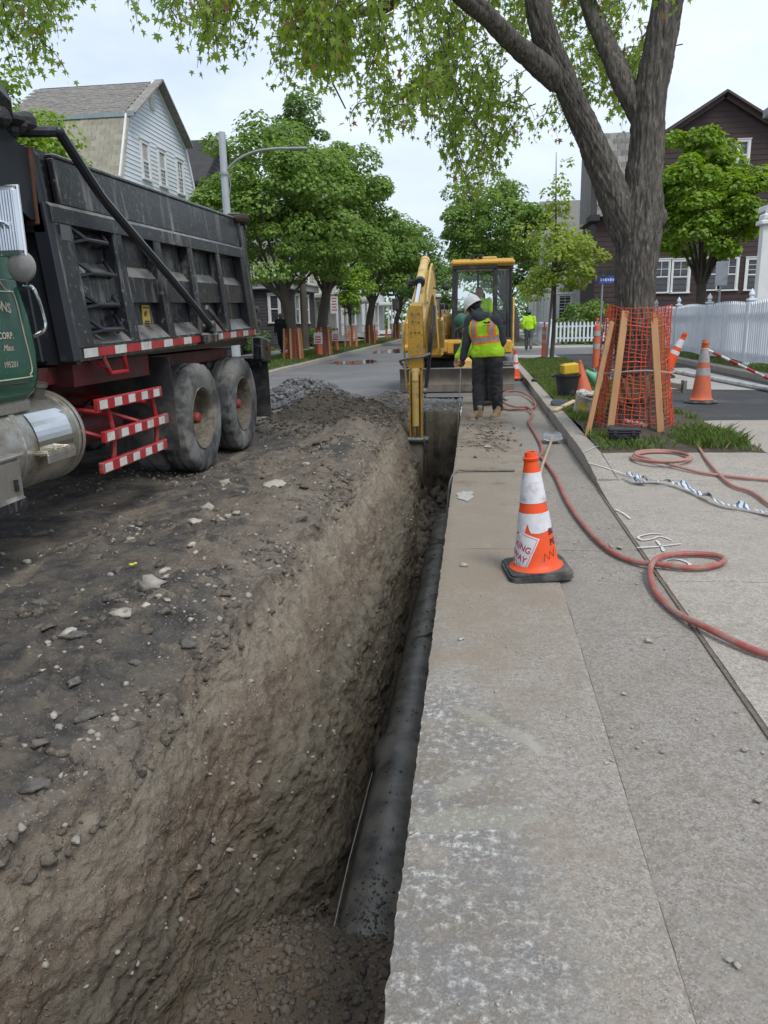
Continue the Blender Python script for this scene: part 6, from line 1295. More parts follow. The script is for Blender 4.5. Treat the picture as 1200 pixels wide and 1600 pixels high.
for s_ in (-1, 1):
    for (p, q) in (((lo[0], lo[1]), (bk[0], bk[1])), ((bk[0], bk[1]), (0, gz))):
        b = MB(); b.bar((GX+0.04, gy+s_*(p[0]+0.03), p[1]), (GX+0.04, gy+s_*(q[0]+0.03), q[1]+0.03), 0.13, 0.06, up=(1, 0, 0)); b.build('rake_board', wht, GH, smooth=0)
    b = MB(); b.bar((GX+0.18, gy+s_*(bk[0]+0.06), bk[1]+0.03), (GX+0.18, gy+s_*0.0, gz+0.09), 0.06, 0.34, up=(1, 0, 0)); b.build('eave_soffit', shin_b, GH, smooth=0)
b = MB(); b.box((GX+0.06, gy, 5.75), (0.14, 6.9, 0.16)); b.build('belt_board', wht, GH, smooth=0)
PG = lambda a, z, o: (GX+o, a, z)
window(GH, PG, 25.95, 26.45, 6.2, 7.25, 0.11, 1, 1, 0.55); window(GH, PG, 27.35, 27.85, 6.2, 7.25, 0.11, 1, 1, 0.5); window(GH, PG, 29.0, 29.5, 6.2, 7.25)
b = MB(); b.box((GX+0.03, 27.15, 8.75), (0.06, 0.34, 0.5))
for k in range(6): b.box((GX+0.07, 27.15, 8.56+k*0.075), (0.03, 0.3, 0.03), rotm(0, 0.5, 0))
b.build('gable_vent', wht, GH, smooth=0)
# shingles on the steep lower slope, one by one
slope_d = Vector((0, lo[0]-bk[0], bk[1]-lo[1])).normalized(); nl = Vector((0, -slope_d.z, slope_d.y)); ln_ = math.hypot(lo[0]-bk[0], bk[1]-lo[1]); rows = 12; cw = 0.30
sh = MB(); sh.box((0, 0, 0), (cw-0.012, 0.012, ln_/rows+0.05)); she = sh.mesh('shingle', smooth=0); she.materials.append(shin_a)
ang = math.atan2(slope_d.y, slope_d.z)
for r in range(rows):
    for c in range(15):
        wd_ = 0.5 if (c == 0 and r % 2) else 1.0; xx_ = GX+0.14-((c+0.5)*cw if r % 2 == 0 else (0.25*cw if c == 0 else c*cw))
        s_ = (r+0.5)/rows*ln_; p = Vector((xx_, gy-lo[0], lo[1]))+slope_d*s_+nl*(0.02+0.006*random.random())
        o = link('shingle', she, None, GH); o.location = p-BASE[GH.name]; o.scale = (wd_, 1, 1); o.rotation_euler = (-(ang)+0.035, 0, random.uniform(-.008, .008))
sl2 = Vector((0, bk[0], gz-bk[1])).normalized(); nl2 = Vector((0, -sl2.z, sl2.y)); b = MB(); l2 = math.hypot(bk[0], gz-bk[1]); rr = 18
for r in range(rr):
    for c in range(17):
        s_ = (r+0.5)/rr*l2; p = Vector((GX-0.0-(c+0.5)*0.245-(0.12 if r % 2 else 0), gy-bk[0], bk[1]))+sl2*s_+nl2*(0.03+0.008*random.random()); b.box(p, (0.235, 0.19, 0.012), rotm(math.atan2(sl2.z, sl2.y)-0.03))
o = b.build('upper_shingles', shin_b, GH, smooth=0); o['kind'] = 'stuff'
b = MB(); b.bar((GX+0.3, gy-bk[0]-0.05, bk[1]+0.02), (-15, gy-bk[0]-0.05, bk[1]+0.02), 0.1, 0.14); b.build('roof_trim', mat('trim_blue_grey', (0.28, 0.34, 0.36), rough=0.7), GH, smooth=0)
b = MB(); b.quad((GX+0.3, gy, gz+0.06), (-15.1, gy, gz+0.06), (-15.1, gy+bk[0], bk[1]+0.04), (GX+0.3, gy+bk[0], bk[1]+0.04)); b.quad((GX, gy+bk[0], bk[1]+0.04), (-15, gy+bk[0], bk[1]+0.04), (-15, gy+lo[0], lo[1]), (GX, gy+lo[0], lo[1])); b.build('roof_back', shin_b, GH, smooth=0)

def box_house(name, label, x0, x1, y0, y1, ze, zr, wall_m, roof_m, ridge='y', pitch=0.16, wins=(), wins_x=(), loc=None, over=0.35):
    H_ = thing(name, label, 'house', ((x0+x1)/2, (y0+y1)/2, 0)); b = MB(); b.box(((x0+x1)/2, (y0+y1)/2, ze/2), (x1-x0-0.04, y1-y0-0.04, ze)); xm, ym = (x0+x1)/2, (y0+y1)/2
    if ridge == 'y': b.prism([(x0+0.02, ze), (x1-0.02, ze), (xm, zr)], y0+0.02, y1-0.02, 'y')
    else: b.prism([(y0+0.02, ze), (y1-0.02, ze), (ym, zr)], x0+0.02, x1-0.02, 'x')
    b.build('wall', wall_m, H_, smooth=0)
    fl = (lambda z: x0 if z < ze else x0+(xm-x0)*(z-ze)/(zr-ze)), (lambda z: x1 if z < ze else x1+(xm-x1)*(z-ze)/(zr-ze))
    b = MB(); side_panel(b, fl[0] if ridge == 'y' else (lambda z: x0), fl[1] if ridge == 'y' else (lambda z: x1), 0.4, (zr-0.1) if ridge == 'y' else ze, pitch, lambda a, z, o: (a, y0-o, z))
    sx = x0 if x0 > 0 else x1; sg = -1 if x0 > 0 else 1
    gl = (lambda z: y0 if z < ze else y0+(ym-y0)*(z-ze)/(zr-ze)), (lambda z: y1 if z < ze else y1+(ym-y1)*(z-ze)/(zr-ze))
    side_panel(b, gl[0] if ridge == 'x' else (lambda z: y0), gl[1] if ridge == 'x' else (lambda z: y1), 0.4, (zr-0.1) if ridge == 'x' else ze, pitch, lambda a, z, o: (sx+sg*o, a, z)); o = b.build('siding', wall_m, H_, smooth=0); o['kind'] = 'stuff'
    e = over
    for s_ in (-1, 1):
        b = MB()
        if ridge == 'y':
            xe = x0-e if s_ < 0 else x1+e; zl = ze-(zr-ze)*e/(xm-x0); b.prism([(xe, zl), (xm, zr), (xm, zr+0.14), (xe, zl+0.14)], y0-e, y1+e, 'y')
        else:
            ye = y0-e if s_ < 0 else y1+e; zl = ze-(zr-ze)*e/(ym-y0); b.prism([(ye, zl), (ym, zr), (ym, zr+0.14), (ye, zl+0.14)], x0-e, x1+e, 'x')
        b.build('roof', roof_m, H_, smooth=0)
    for (a0, a1, z0, z1, *r) in wins: window(H_, lambda a, z, o: (a, y0-o, z), a0, a1, z0, z1, 0.12, *(r or (2, 1)))
    for (a0, a1, z0, z1, *r) in wins_x: window(H_, lambda a, z, o: (sx+sg*o, a, z), a0, a1, z0, z1, 0.12, *(r or (2, 1)))
    return H_
# --- brown house on the right
brown = mat('siding_brown', (0.055, 0.034, 0.032), (0.042, 0.026, 0.025), 1.4, rough=0.75)
roofd = mat('roof_dark', (0.05, 0.047, 0.047), (0.035, 0.033, 0.034), 3, rough=0.9); roofg = mat('roof_grey', (0.20, 0.19, 0.175), (0.15, 0.145, 0.135), 4, rough=0.95)
BY = 44.0
def bp(u, v): q = at(u, v, BY); return q.x, q.z
ax, az = bp(1133, 142); lx, lz = bp(1030, 214); hw = ax-bp(1012, 300)[0]; ze = az-(az-lz)/(ax-lx)*hw
def bw(u0, u1, v0, v1): a, z1 = bp(u0, v0); c, z0 = bp(u1, v1); return a, c, z0, z1
wins = []
for (ua, ub, uc, ud) in ((1022, 1043, 1052, 1073), (1098, 1119, 1127, 1148)):
    for p, q in ((ua, ub), (uc, ud)): wins.append((*bw(p, q, 409 if ua < 1050 else 405, 456 if ua < 1050 else 452), 2, 2))
a = bw(1169, 1181, 406, 452); wins.append((*a, 1, 3)); a = bw(1156, 1166, 222, 262); wins.append((*a, 1, 1)); a = bw(1178, 1196, 338, 358); wins.append((*a, 1, 1))
BH = box_house('brown_house', 'dark brown shingled house with white windows and steep front gable', ax-hw, ax+hw, BY, BY+10, ze, az-0.15, brown, roofd, 'y', 0.26, wins, (), over=0.4)
for s_ in (-1, 1):
    b = MB(); b.bar((ax+s_*(hw+0.35), BY-0.36, ze-(az-ze)*0.35/hw), (ax, BY-0.36, az-0.1), 0.10, 0.34, up=(0, 1, 0)); b.bar((ax+s_*(hw+0.35), BY-0.2, ze-0.1-(az-ze)*0.35/hw), (ax, BY-0.2, az-0.2), 0.3, 0.08, up=(0, 1, 0)); b.build('bargeboard', mat('bargeboard', (0.085, 0.06, 0.056), rough=0.7), BH, smooth=0)
x1 = ax-hw; x0 = bp(932, 400)[0]; zt = bp(940, 203)[1]; zb = bp(928, 335)[1]
W2 = MB(); W2.box(((x0+x1)/2, BY+3.4, zb/2), (x1-x0, 6, zb)); W2.build('wing_wall', brown, BH, smooth=0)
b = MB(); side_panel(b, lambda z: x0, lambda z: x1-0.01, 0.4, zb, 0.26, lambda a, z, o: (a, BY+0.38-o, z)); o = b.build('wing_siding', brown, BH, smooth=0); o['kind'] = 'stuff'
b = MB(); b.prism([(BY-0.1, zb-0.1), (BY+1.0, zt), (BY+6, zt), (BY+6, zb-0.1)], x0-0.25, x1-0.4, 'x'); b.build('wing_roof', roofg, BH, smooth=0)
sl = Vector((0, 1.1, zt-zb+0.1)).normalized(); nl = Vector((0, -sl.z, sl.y)); L3 = math.hypot(1.1, zt-zb+0.1); b = MB()
sg_ = MB(); sg_.box((0, 0, 0), (0.40, 0.016, L3/14+0.06)); sgm = sg_.mesh('shingle', smooth=0); sgm.materials.append(mat('shingle_pale_grey', (0.27, 0.26, 0.24), (0.2, 0.19, 0.175), 5, rough=0.95, randcol=0.3))
for r in range(14):
    for c in range(int((x1-x0-0.1)/0.42)):
        p = Vector((x0-0.1+(c+0.5)*0.42+(0.2 if r % 2 else 0), BY-0.1, zb-0.1))+sl*((r+0.5)/14*L3)+nl*(0.02+0.008*random.random()); o = link('shingle', sgm, None, BH); o.location = p-BASE[BH.name]; o.rotation_euler = (-(math.atan2(sl.y, sl.z))+0.03, 0, random.uniform(-.01, .01))
b = MB(); b.box((x0-0.2, BY+0.5, zb-0.2), (0.5, 1.6, 0.3)); b.bar((x0-0.24, BY-0.15, zb-0.15), (x0-0.24, BY+1.0, zt), 0.08, 0.3); b.build('eave', roofd, BH, smooth=0)
# --- neighbours
cream_w = mat('siding_cream', (0.55, 0.51, 0.42), rough=0.7); white_w = mat('siding_white', (0.6, 0.61, 0.62), (0.54, 0.55, 0.56), 1, rough=0.7); dgrey = mat('siding_dark', (0.075, 0.07, 0.082), (0.06, 0.056, 0.066), 1, rough=0.7)
box_house('pale_house', 'pale house with grey roof behind the slender young tree', 4.6, 12, 56, 66, 6.3, 9.6, white_w, roofg, 'x', 0.2, [(5.4, 6.2, 4.0, 5.6), (7.0, 7.8, 4.0, 5.6), (5.4, 6.2, 1.2, 2.9), (7.2, 8.0, 1.2, 2.9)], [(58, 59, 1.2, 2.9), (61, 62, 1.2, 2.9)])
box_house('white_house', 'far white house on the right side of the street', 5.0, 12, 72, 84, 6.5, 10, cream_w, roofd, 'x', 0.2, [(5.6, 6.4, 1.2, 2.9), (7.2, 8.0, 1.2, 2.9)], [(75, 76, 1.2, 2.9)])
D2 = thing('clapboard_house', 'dark grey clapboard house with white roof deck behind the truck tail', 'house', (-13, 42, 0))
b = MB(); b.box((-13.7, 43.5, 1.7), (7.6, 7, 3.4)); b.build('wall', dgrey, D2, smooth=0)
b = MB(); side_panel(b, lambda z: -17.5, lambda z: -9.9, 0.4, 3.2, 0.16, lambda a, z, o: (a, 40-o, z)); side_panel(b, lambda z: 40, lambda z: 47, 0.4, 3.2, 0.16, lambda a, z, o: (-9.9+o, a, z)); o = b.build('siding', dgrey, D2, smooth=0); o['kind'] = 'stuff'
b = MB(); b.box((-13.7, 43.5, 3.35), (8.1, 7.6, 0.32), bev=0.04); b.box((-13.7, 43.5, 3.58), (8.4, 7.9, 0.14), bev=0.03); b.build('cornice', wht, D2, smooth=0)
window(D2, lambda a, z, o: (a, 40-o, z), -10.75, -10.3, 1.55, 2.85, 0.11, 1, 1)
window(D2, lambda a, z, o: (-9.9+o, a, z), 42, 42.8, 1.5, 2.9); window(D2, lambda a, z, o: (-9.9+o, a, z), 44.4, 45.2, 1.5, 2.9)
b = MB(); b.bar((-14, 40, 4.5), (-9.9, 40, 4.5), 0.07, 0.07); b.bar((-14, 40, 3.8), (-9.9, 40, 3.8), 0.06, 0.06); b.bar((-9.9, 40, 4.5), (-9.9, 46, 4.5), 0.07, 0.07); b.build('deck_rail', wht, D2, smooth=0)
bal = MB(); bal.box((0, 0, 0), (0.05, 0.05, 0.75)); bme = bal.mesh('baluster', smooth=0); bme.materials.append(wht)
for k in range(26): o = link('baluster', bme, None, D2); o.location = Vector((-13.9+k*0.16, 40, 4.12))-BASE[D2.name]
for k in range(24): o = link('baluster', bme, None, D2); o.location = Vector((-9.9, 40.2+k*0.24, 4.12))-BASE[D2.name]
b = MB(); b.box((-15.5, 44.5, 5.2), (4, 5, 3.4)); b.build('upper_storey', dgrey, D2, smooth=0); b = MB(); b.prism([(41.6, 6.9), (44.5, 8.6), (47.4, 6.9)], -17.8, -13.2, 'x'); b.build('roof', roofd, D2, smooth=0)
def porch_house(name, label, x1, y0, y1, ze, zr, wm, rm, seed):
    H_ = box_house(name, label, x1-8, x1, y0, y1, ze, zr, wm, rm, 'x', 0.2, [(x1-1.6, x1-0.9, 1.3, 2.8), (x1-1.6, x1-0.9, 4.0, 5.4)], [(y0+1, y0+1.8, 1.3, 2.8), (y0+4, y0+4.8, 1.3, 2.8), (y0+1, y0+1.8, 4.0, 5.4), (y0+4, y0+4.8, 4.0, 5.4)])
    b = MB(); b.box((x1+0.8, (y0+y1)/2, 3.15), (1.8, y1-y0-1, 0.25), bev=0.03); b.box((x1+0.8, (y0+y1)/2, 0.45), (1.7, y1-y0-1, 0.3)); b.build('porch', wht, H_, smooth=0)
    for k in range(4): b = MB(); yy = y0+0.8+k*(y1-y0-1.6)/3; b.lathe([(0.13, 0), (0.13, 0.1), (0.09, 0.15), (0.08, 2.3), (0.12, 2.4), (0.13, 2.42)], 12, (x1+1.55, yy, 0.6)); b.build('column', wht, H_)
    b = MB(); b.bar((x1+1.6, y0+0.8, 1.3), (x1+1.6, y1-0.8, 1.3), 0.06, 0.06); b.build('porch_rail', wht, H_, smooth=0)
    return H_
porch_house('porch_house', 'cream house with white columned porch beyond the dark clapboard one', -10.6, 50, 58, 6.2, 9.2, cream_w, roofg, 1)
porch_house('porch_house', 'white porch house half hidden by maples up the left side', -10.6, 62, 71, 6.4, 9.5, white_w, roofd, 2)
porch_house('porch_house', 'farthest pale porch house on the left side', -10.4, 76, 86, 6.4, 9.6, white_w, roofg, 3)
box_house('dark_roof_house', 'house with dark roof peeking out right of the gambrel house', -20, -11.8, 33.5, 39, 7.4, 9.4, dgrey, roofd, 'x', 0.2)
# --- white porch at the right edge
PH = thing('white_porch', 'white two-storey porch corner at the right edge above the fence', 'house', (7.4, 20, 0.25)); py = 19.6
def pp_(u, v): q = at(u, v, py); return q.x, q.z
xw = pp_(1186, 330)[0]
b = MB(); b.box((xw+4.6, py+2.2, 2.4), (4.6, 3.4, 4.4)); b.box((xw+4.7, py+2.2, 5.2), (4.4, 3.2, 1.6)); b.build('wall', white_w, PH, smooth=0)
b = MB(); z0, z1 = pp_(1190, 470)[1]-1.6, pp_(1190, 350)[1]; b.box((xw+0.22, py, (z0+z1)/2), (0.26, 0.26, z1-z0)); b.box((xw+0.22, py, z1+0.02), (0.42, 0.42, 0.1), bev=0.02); b.box((xw+0.24, py, z1+0.14), (0.36, 0.36, 0.14), bev=0.03); b.build('porch_post', wht, PH)
zz1 = pp_(1190, 170)[1]; b = MB(); b.box((xw+0.35, py, (z1+0.2+zz1)/2), (0.24, 0.24, zz1-z1-0.2)); b.lathe([(0.22, 0), (0.2, 0.1), (0.14, 0.3), (0.12, 0.5)], 4, (xw+0.35, py, z1+0.2)); b.build('upper_post', wht, PH)
b = MB(); b.box((xw+2.9, py+0.3, z1+0.36), (5.4, 0.8, 0.14), bev=0.02); b.build('porch_beam', wht, PH, smooth=0)
b = MB(); b.prism([(xw+0.12, zz1-0.05), (xw+5.5, zz1-0.05), (xw+5.5, zz1+1.2), (xw+0.8, zz1+0.35), (xw+0.12, zz1+0.12)], py-0.4, py+0.7, 'y'); b.build('porch_roof', mat('roof_pale', (0.3, 0.3, 0.3), rough=0.9), PH, smooth=0)
for k in range(8):
    b = MB(); b.box((xw+0.42+k*0.11, py+0.02, pp_(1190, 445)[1]-0.35), (0.025, 0.025, 1.5)); b.build('railing_bar', xblk, PH, smooth=0)

# ================================================================ things on the ground
def gz_(u, v, z=0.0):
    d = FW+RT*((u-600)/1200)-UP*((v-800)/1200); return Vector((0, 0, CAM['h']))+d*((z-CAM['h'])/d.z)
# --- water main in the trench
pipe_m = mat('ductile_pipe', (0.03, 0.032, 0.035), (0.05, 0.052, 0.055), 4, rough=0.36, spec=0.6, dirt=(0.14, 0.125, 0.095), dsc=6, damt=0.25, bump=0.3, bscale=90, dust=(0.19, 0.175, 0.145))
PX, PZ, PR = -0.465, -1.375, 0.178
PT = thing('water_main_pipe', 'large black water main pipe lying along the trench floor', 'pipe', (PX, 5, PZ))
b = MB(); b.lathe([(PR, 0), (PR, 2.6)], 40, (PX, 1.9, PZ), (0, 1, 0)); b.build('pipe_barrel', pipe_m, PT)
b = MB(); b.lathe([(PR, 0), (PR+0.012, 0.02), (PR+0.03, 0.10), (PR+0.034, 0.16), (PR+0.034, 0.20), (PR+0.01, 0.205), (PR-0.01, 0.2)], 40, (PX, 4.30, PZ), (0, 1, 0)); b.build('pipe_bell', pipe_m, PT)
b = MB(); b.lathe([(PR-0.004, 0), (PR-0.004, 6.0)], 40, (PX, 4.5, PZ), (0, 1, 0)); b.build('pipe_barrel', pipe_m, PT)
b = MB(); b.tube([(-0.66, 2.75, -1.36), (-0.655, 3.4, -1.30), (-0.65, 4.25, -1.33)], 0.003, 5); tag(b.build('locating_wire', mat('wire_pale', (0.35, 0.33, 0.3), rough=0.5)), 'thin pale wire running along the left side of the black pipe', 'wire')
pass
# grey cable over the slab edge down onto the pipe
cab_m = mat('cable_grey', (0.16, 0.155, 0.13), (0.11, 0.105, 0.09), 20, rough=0.6)
b = MB(); b.tube(catmull([(0.34, 7.33, 0.015), (0.1, 7.32, 0.014), (-0.12, 7.3, 0.02), (-0.22, 7.24, 0.02), (-0.275, 7.1, -0.12), (-0.285, 6.9, -0.5), (-0.285, 6.6, -0.95), (-0.34, 6.3, -1.15), (-0.43, 6.15, -1.195), (-0.55, 6.1, -1.22), (-0.60, 6.05, -1.34)], 8), 0.013, 7); tag(b.build('cable', cab_m), 'stiff grey cable bent over the slab edge down to the pipe', 'cable')
b = MB(); b.tube(catmull([(-0.285, 7.05, -0.2), (-0.29, 6.7, -0.75), (-0.30, 6.3, -1.1), (-0.36, 6.0, -1.19), (-0.30, 5.85, -1.25)], 8), 0.011, 7); tag(b.build('cable', cab_m), 'thinner grey cable hanging beside the stiff one onto the pipe', 'cable')

# --- stones, gravel, clods
def ico(sub=1, seed=0, amp=0.3, flat=0.7):
    bm = bmesh.new(); bmesh.ops.create_icosphere(bm, subdivisions=sub, radius=1); V_ = np.array([v.co[:] for v in bm.verts]); F_ = np.array([[v.index for v in f.verts] for f in bm.faces]); bm.free()
    V_ *= (1+amp*fbm(V_*1.3+seed*9.1, 3)*2)[:, None]; V_[:, 2] *= flat; return V_, F_
st_m = mat('stone_pale', (0.42, 0.385, 0.33), (0.3, 0.275, 0.235), 25, rough=0.9, randcol=0.2, bump=0.7, bscale=70)
clod_m = dirt_m
ROCK = [ico(2, k, 0.6, 0.65) for k in range(6)]; rock_me = [mesh_np('stone', V_, F_, smooth=False) for V_, F_ in ROCK]
for m_ in rock_me: m_.materials.append(st_m)
Pg = P.reshape(len(yr), NX, 3)
def surf(x, y): 
    j = int(np.argmin(abs(yr-y))); row = Pg[j]; k = int(np.argmin(abs(row[:260, 0]-x))); return Vector(row[k])
big = [(240, 945, 34), (257, 913, 18), (262, 938, 12), (108, 1018, 30), (195, 988, 34), (310, 823, 26), (322, 798, 20), (343, 826, 18), (360, 812, 14), (301, 861, 15), (306, 873, 9), (352, 757, 18), (371, 812, 15), (430, 768, 36), (75, 1018, 12), (250, 966, 13), (232, 975, 16), (264, 967, 13), (300, 984, 9), (45, 870, 14), (70, 1070, 10), (35, 1106, 14), (205, 845, 14), (480, 735, 14), (175, 905, 10), (415, 660, 14)]
for i, (u, v, px) in enumerate(big):
    q = gz_(u, v); q = surf(q.x, q.y); s_ = px/1200*q.y*0.56
    o = bpy.data.objects.new('stone', rock_me[i % 6]); COL.objects.link(o); o.location = q+Vector((0, 0, s_*0.25)); fl = 0.3 if px == 36 else random.uniform(0.7, 1); o.scale = (s_*random.uniform(0.9, 1.25), s_*random.uniform(0.7, 1), s_*fl); o.rotation_euler = (random.uniform(-.3, .3), random.uniform(-.3, .3), random.uniform(0, 6))
    if i == 0: tag(o, 'largest pale stone on the dirt left of the trench', 'stone')
    elif px == 36: tag(o, 'flat slab of broken asphalt near the soil heap', 'stone')
    else: tag(o, 'loose pale stone lying on the dirt left of the trench', 'stone', 'loose stones left of the trench')
chk = mat('asphalt_chunk', (0.095, 0.088, 0.08), (0.14, 0.125, 0.11), 14, rough=0.92, bump=0.8, bscale=60, c3=(0.2, 0.18, 0.15), s3=50, a3=0.3)
chk_me = []
for k in range(5): V_, F_ = ico(2, k+50, 0.7, 0.5); m_ = mesh_np('asphalt_chunk', V_, F_); m_.materials.append(chk); chk_me.append(m_)
for i, (x, y, s_) in enumerate([(-1.34, 1.95, .06), (-1.45, 2.15, .045), (-1.38, 2.35, .07), (-1.30, 2.62, .05), (-1.42, 2.8, .035), (-1.28, 3.05, .055), (-1.55, 2.55, .04), (-1.25, 3.5, .045), (-1.33, 3.75, .06), (-1.5, 3.3, .05), (-1.75, 3.0, .06), (-1.9, 3.6, .07), (-2.1, 4.1, .05), (-2.4, 4.4, .06), (-1.3, 4.4, .05), (-1.28, 5.3, .06), (-1.45, 6.2, .07), (-2.0, 3.15, .05), (-2.3, 3.6, .06), (-1.7, 8.3, .08), (-1.9, 8.8, .06)]):
    o = bpy.data.objects.new('asphalt_chunk', chk_me[i % 5]); COL.objects.link(o); q = surf(x, y); o.location = q+Vector((0, 0, s_*0.15)); s_ *= 0.75; o.scale = (s_*random.uniform(0.8, 1.3), s_*random.uniform(0.7, 1), s_*random.uniform(0.7, 1.1)); o.rotation_euler = (random.uniform(-.4, .4), random.uniform(-.4, .4), random.uniform(0, 6)); tag(o, 'dark broken asphalt lump on the dug-up ground near the trench lip', 'rubble lump', 'asphalt lumps near the trench lip')
slabst = [(1185, 1252, 15), (1152, 1510, 14), (1140, 1502, 13), (1013, 1003, 13), (948, 1193, 8), (968, 857, 10), (955, 855, 8), (725, 885, 12), (720, 1000, 9), (1035, 1175, 9), (1163, 1172, 12), (975, 1085, 8), (875, 660, 8), (760, 700, 8), (790, 625, 9)]
for i, (u, v, px) in enumerate(slabst):
    q = gz_(u, v); s_ = px/1200*q.y*0.55; o = bpy.data.objects.new('pebble', rock_me[i % 6]); COL.objects.link(o); o.location = q+Vector((0, 0, s_*0.35)); o.scale = (s_, s_*0.8, s_*0.75); o.rotation_euler = (0, 0, i*1.7); tag(o, 'loose pebble lying on the concrete beside the trench', 'pebble', 'pebbles on the concrete')
LOW = [ico(1, k+20, 0.75, 0.75) for k in range(5)]; L0 = [(np.array([(1, 0, -.3), (-0.4, 0.9, -.3), (-0.5, -0.8, -.2), (0.1, 0.1, 0.8), (0.2, -0.1, -.6)])*np.array([1, .8, .7]), np.array([(0, 1, 3), (1, 2, 3), (2, 0, 3), (1, 0, 4), (2, 1, 4), (0, 2, 4)]))]
def scatter(name, pts, size, m, label, cat, tm=LOW, squash=0.8, seed=1):
    r_ = np.random.default_rng(seed); Vs_, Fs_ = [], []; off = 0; n = len(pts)
    for k, (T, Fc) in enumerate(tm):
        sel = np.arange(k, n, len(tm)); m_ = len(sel)
        if not m_: continue
        a = r_.uniform(0, 6.28, m_); tl_ = r_.normal(0, 0.5, m_); ca, sa = np.cos(a), np.sin(a); ct, st_ = np.cos(tl_), np.sin(tl_)
        sc = size[sel][:, None, None]*r_.uniform(0.7, 1.2, (m_, 1, 3)); W_ = T[None]*sc; W_[..., 2] *= squash
        x = W_[..., 0]*ct[:, None]-W_[..., 2]*st_[:, None]; z = W_[..., 0]*st_[:, None]+W_[..., 2]*ct[:, None]; y = W_[..., 1]
        X_ = np.stack([x*ca[:, None]-y*sa[:, None], x*sa[:, None]+y*ca[:, None], z], -1)+pts[sel][:, None]
        Vs_.append(X_.reshape(-1, 3)); Fs_.append((Fc[None]+(np.arange(m_)*len(T))[:, None, None]).reshape(-1, 3)+off); off += m_*len(T)
    o = link(name, mesh_np(name, np.concatenate(Vs_), np.concatenate(Fs_)), m); tag(o, label, cat, kind='stuff'); return o
Pf = Pg[60:].reshape(-1, 3); sgf = seg[60:].ravel(); r_ = np.random.default_rng(9)
area = np.gradient(yr)[60:, None].repeat(NX, 1).ravel()
def pick(mask, n, w_=None):
    idx_ = np.flatnonzero(mask); p_ = area[idx_]*(1 if w_ is None else w_[idx_]); p_ = p_/p_.sum(); return Pf[r_.choice(idx_, n, p=p_)]
cl_w = 0.15+np.maximum(0, fbm(Pf*1.3+70, 3)+0.1)*3
pts = pick((sgf < 1.0) & (Pf[:, 0] > -4.2), 5000, cl_w); scatter('loose_gravel', pts, 0.0025+0.015*r_.random(5000)**6*1.2, st_m, 'small pale gravel scattered over the dug-up road', 'gravel')
pts = pick((sgf < 1.2) & (Pf[:, 0] > -4.2), 5000, cl_w); scatter('soil_clods', pts, 0.005+0.03*r_.random(5000)**4, clod_m, 'crumbled soil clods on the bank left of the trench', 'soil')
pts = pick((sgf > 1.0) & (sgf < 2.6), 1300); scatter('bank_gravel', pts, 0.003+0.014*r_.random(1300)**4, st_m, 'small stones stuck in the trench bank', 'gravel')
pts = pick((sgf > 2.9) & (sgf < 3.95) & (Pf[:, 1] < 3.3), 9000); scatter('loose_backfill', pts, 0.003+0.022*r_.random(9000)**5, clod_m, 'loose crumbly soil covering the near end of the pipe', 'soil')
pts = pick((sgf > 0.97) & (sgf < 3.0), 16000); scatter('bank_crumbs', pts, 0.0022+0.011*r_.random(16000)**4, clod_m, 'fine soil crumbs clinging to the trench bank', 'soil', L0)
pts = pick((sgf < 0.99) & (Pf[:, 0] > -4.2), 9000); scatter('asphalt_crumbs', pts, 0.0025+0.014*r_.random(9000)**4, mat('asphalt_crumb', (0.07, 0.066, 0.062), (0.15, 0.13, 0.11), 14, rough=0.9), 'dark asphalt crumbs over the dug-up road', 'rubble', L0)
pts = pick((sgf > 2.9) & (sgf < 3.98) & (Pf[:, 1] > 8.2) & (Pf[:, 1] < 12.4), 700); pts[:, 2] += 0.05*r_.random(700); scatter('mud_clods', pts, 0.02+0.10*r_.random(700)**2.2, clod_m, 'wet mud clods piled on the pipe near the excavator bucket', 'soil')
q = (((Pf[:, 0]+3.0)/1.1)**2+((Pf[:, 1]-13.1)/0.9)**2); pts = pick((q < 1) & (sgf < 1), 2600); pts[:, 2] += 0.02*r_.random(2600)
grav_m = mat('gravel_grey', (0.17, 0.17, 0.17), (0.11, 0.11, 0.115), 18, rough=0.85, c3=(0.28, 0.27, 0.26), s3=12, a3=0.5)
scatter('gravel_heap', pts, 0.022+0.035*r_.random(2600)**1.5, grav_m, 'heap of broken grey asphalt rubble behind the truck wheels', 'rubble')
pts = pick((Pf[:, 1] > 12.9) & (Pf[:, 1] < 15.0) & (Pf[:, 0] > -2.2), 1500); scatter('rubble', pts, 0.01+0.035*r_.random(1500)**2.5, grav_m, 'scattered rubble in front of the excavator blade', 'rubble')
q = (((Pf[:, 0]+2.2)/1.1)**2+((Pf[:, 1]-11.0)/1.5)**2); pts = pick((q < 1) & (sgf < 1), 2400); scatter('heap_clods', pts, 0.006+0.032*r_.random(2400)**3, mat('dark_soil', (0.105, 0.086, 0.067), (0.075, 0.062, 0.05), 12, rough=0.95), 'crumbs of dark soil on the heap beside the trench', 'soil')
n = 9000; xs_ = r_.uniform(XTR+0.03, 1.9, n); ys_ = np.exp(r_.uniform(math.log(1.3), math.log(13.5), n)); wgt = fbm(np.c_[xs_*2.2, ys_*2.2, xs_*0], 3)+0.25*(1-xs_)+0.35*np.exp(-((xs_-0.92)/0.10)**2); k = wgt > 0.22+0.25*r_.random(n); xs_, ys_ = xs_[k], ys_[k]
zz_ = np.where(xs_ > XK, zwalk(xs_, ys_), 0.0)+0.003; scatter('grit', np.c_[xs_, ys_, zz_], 0.0022+0.010*r_.random(len(xs_))**4, st_m, 'fine grit and crumbs strewn over the concrete', 'gravel', L0)
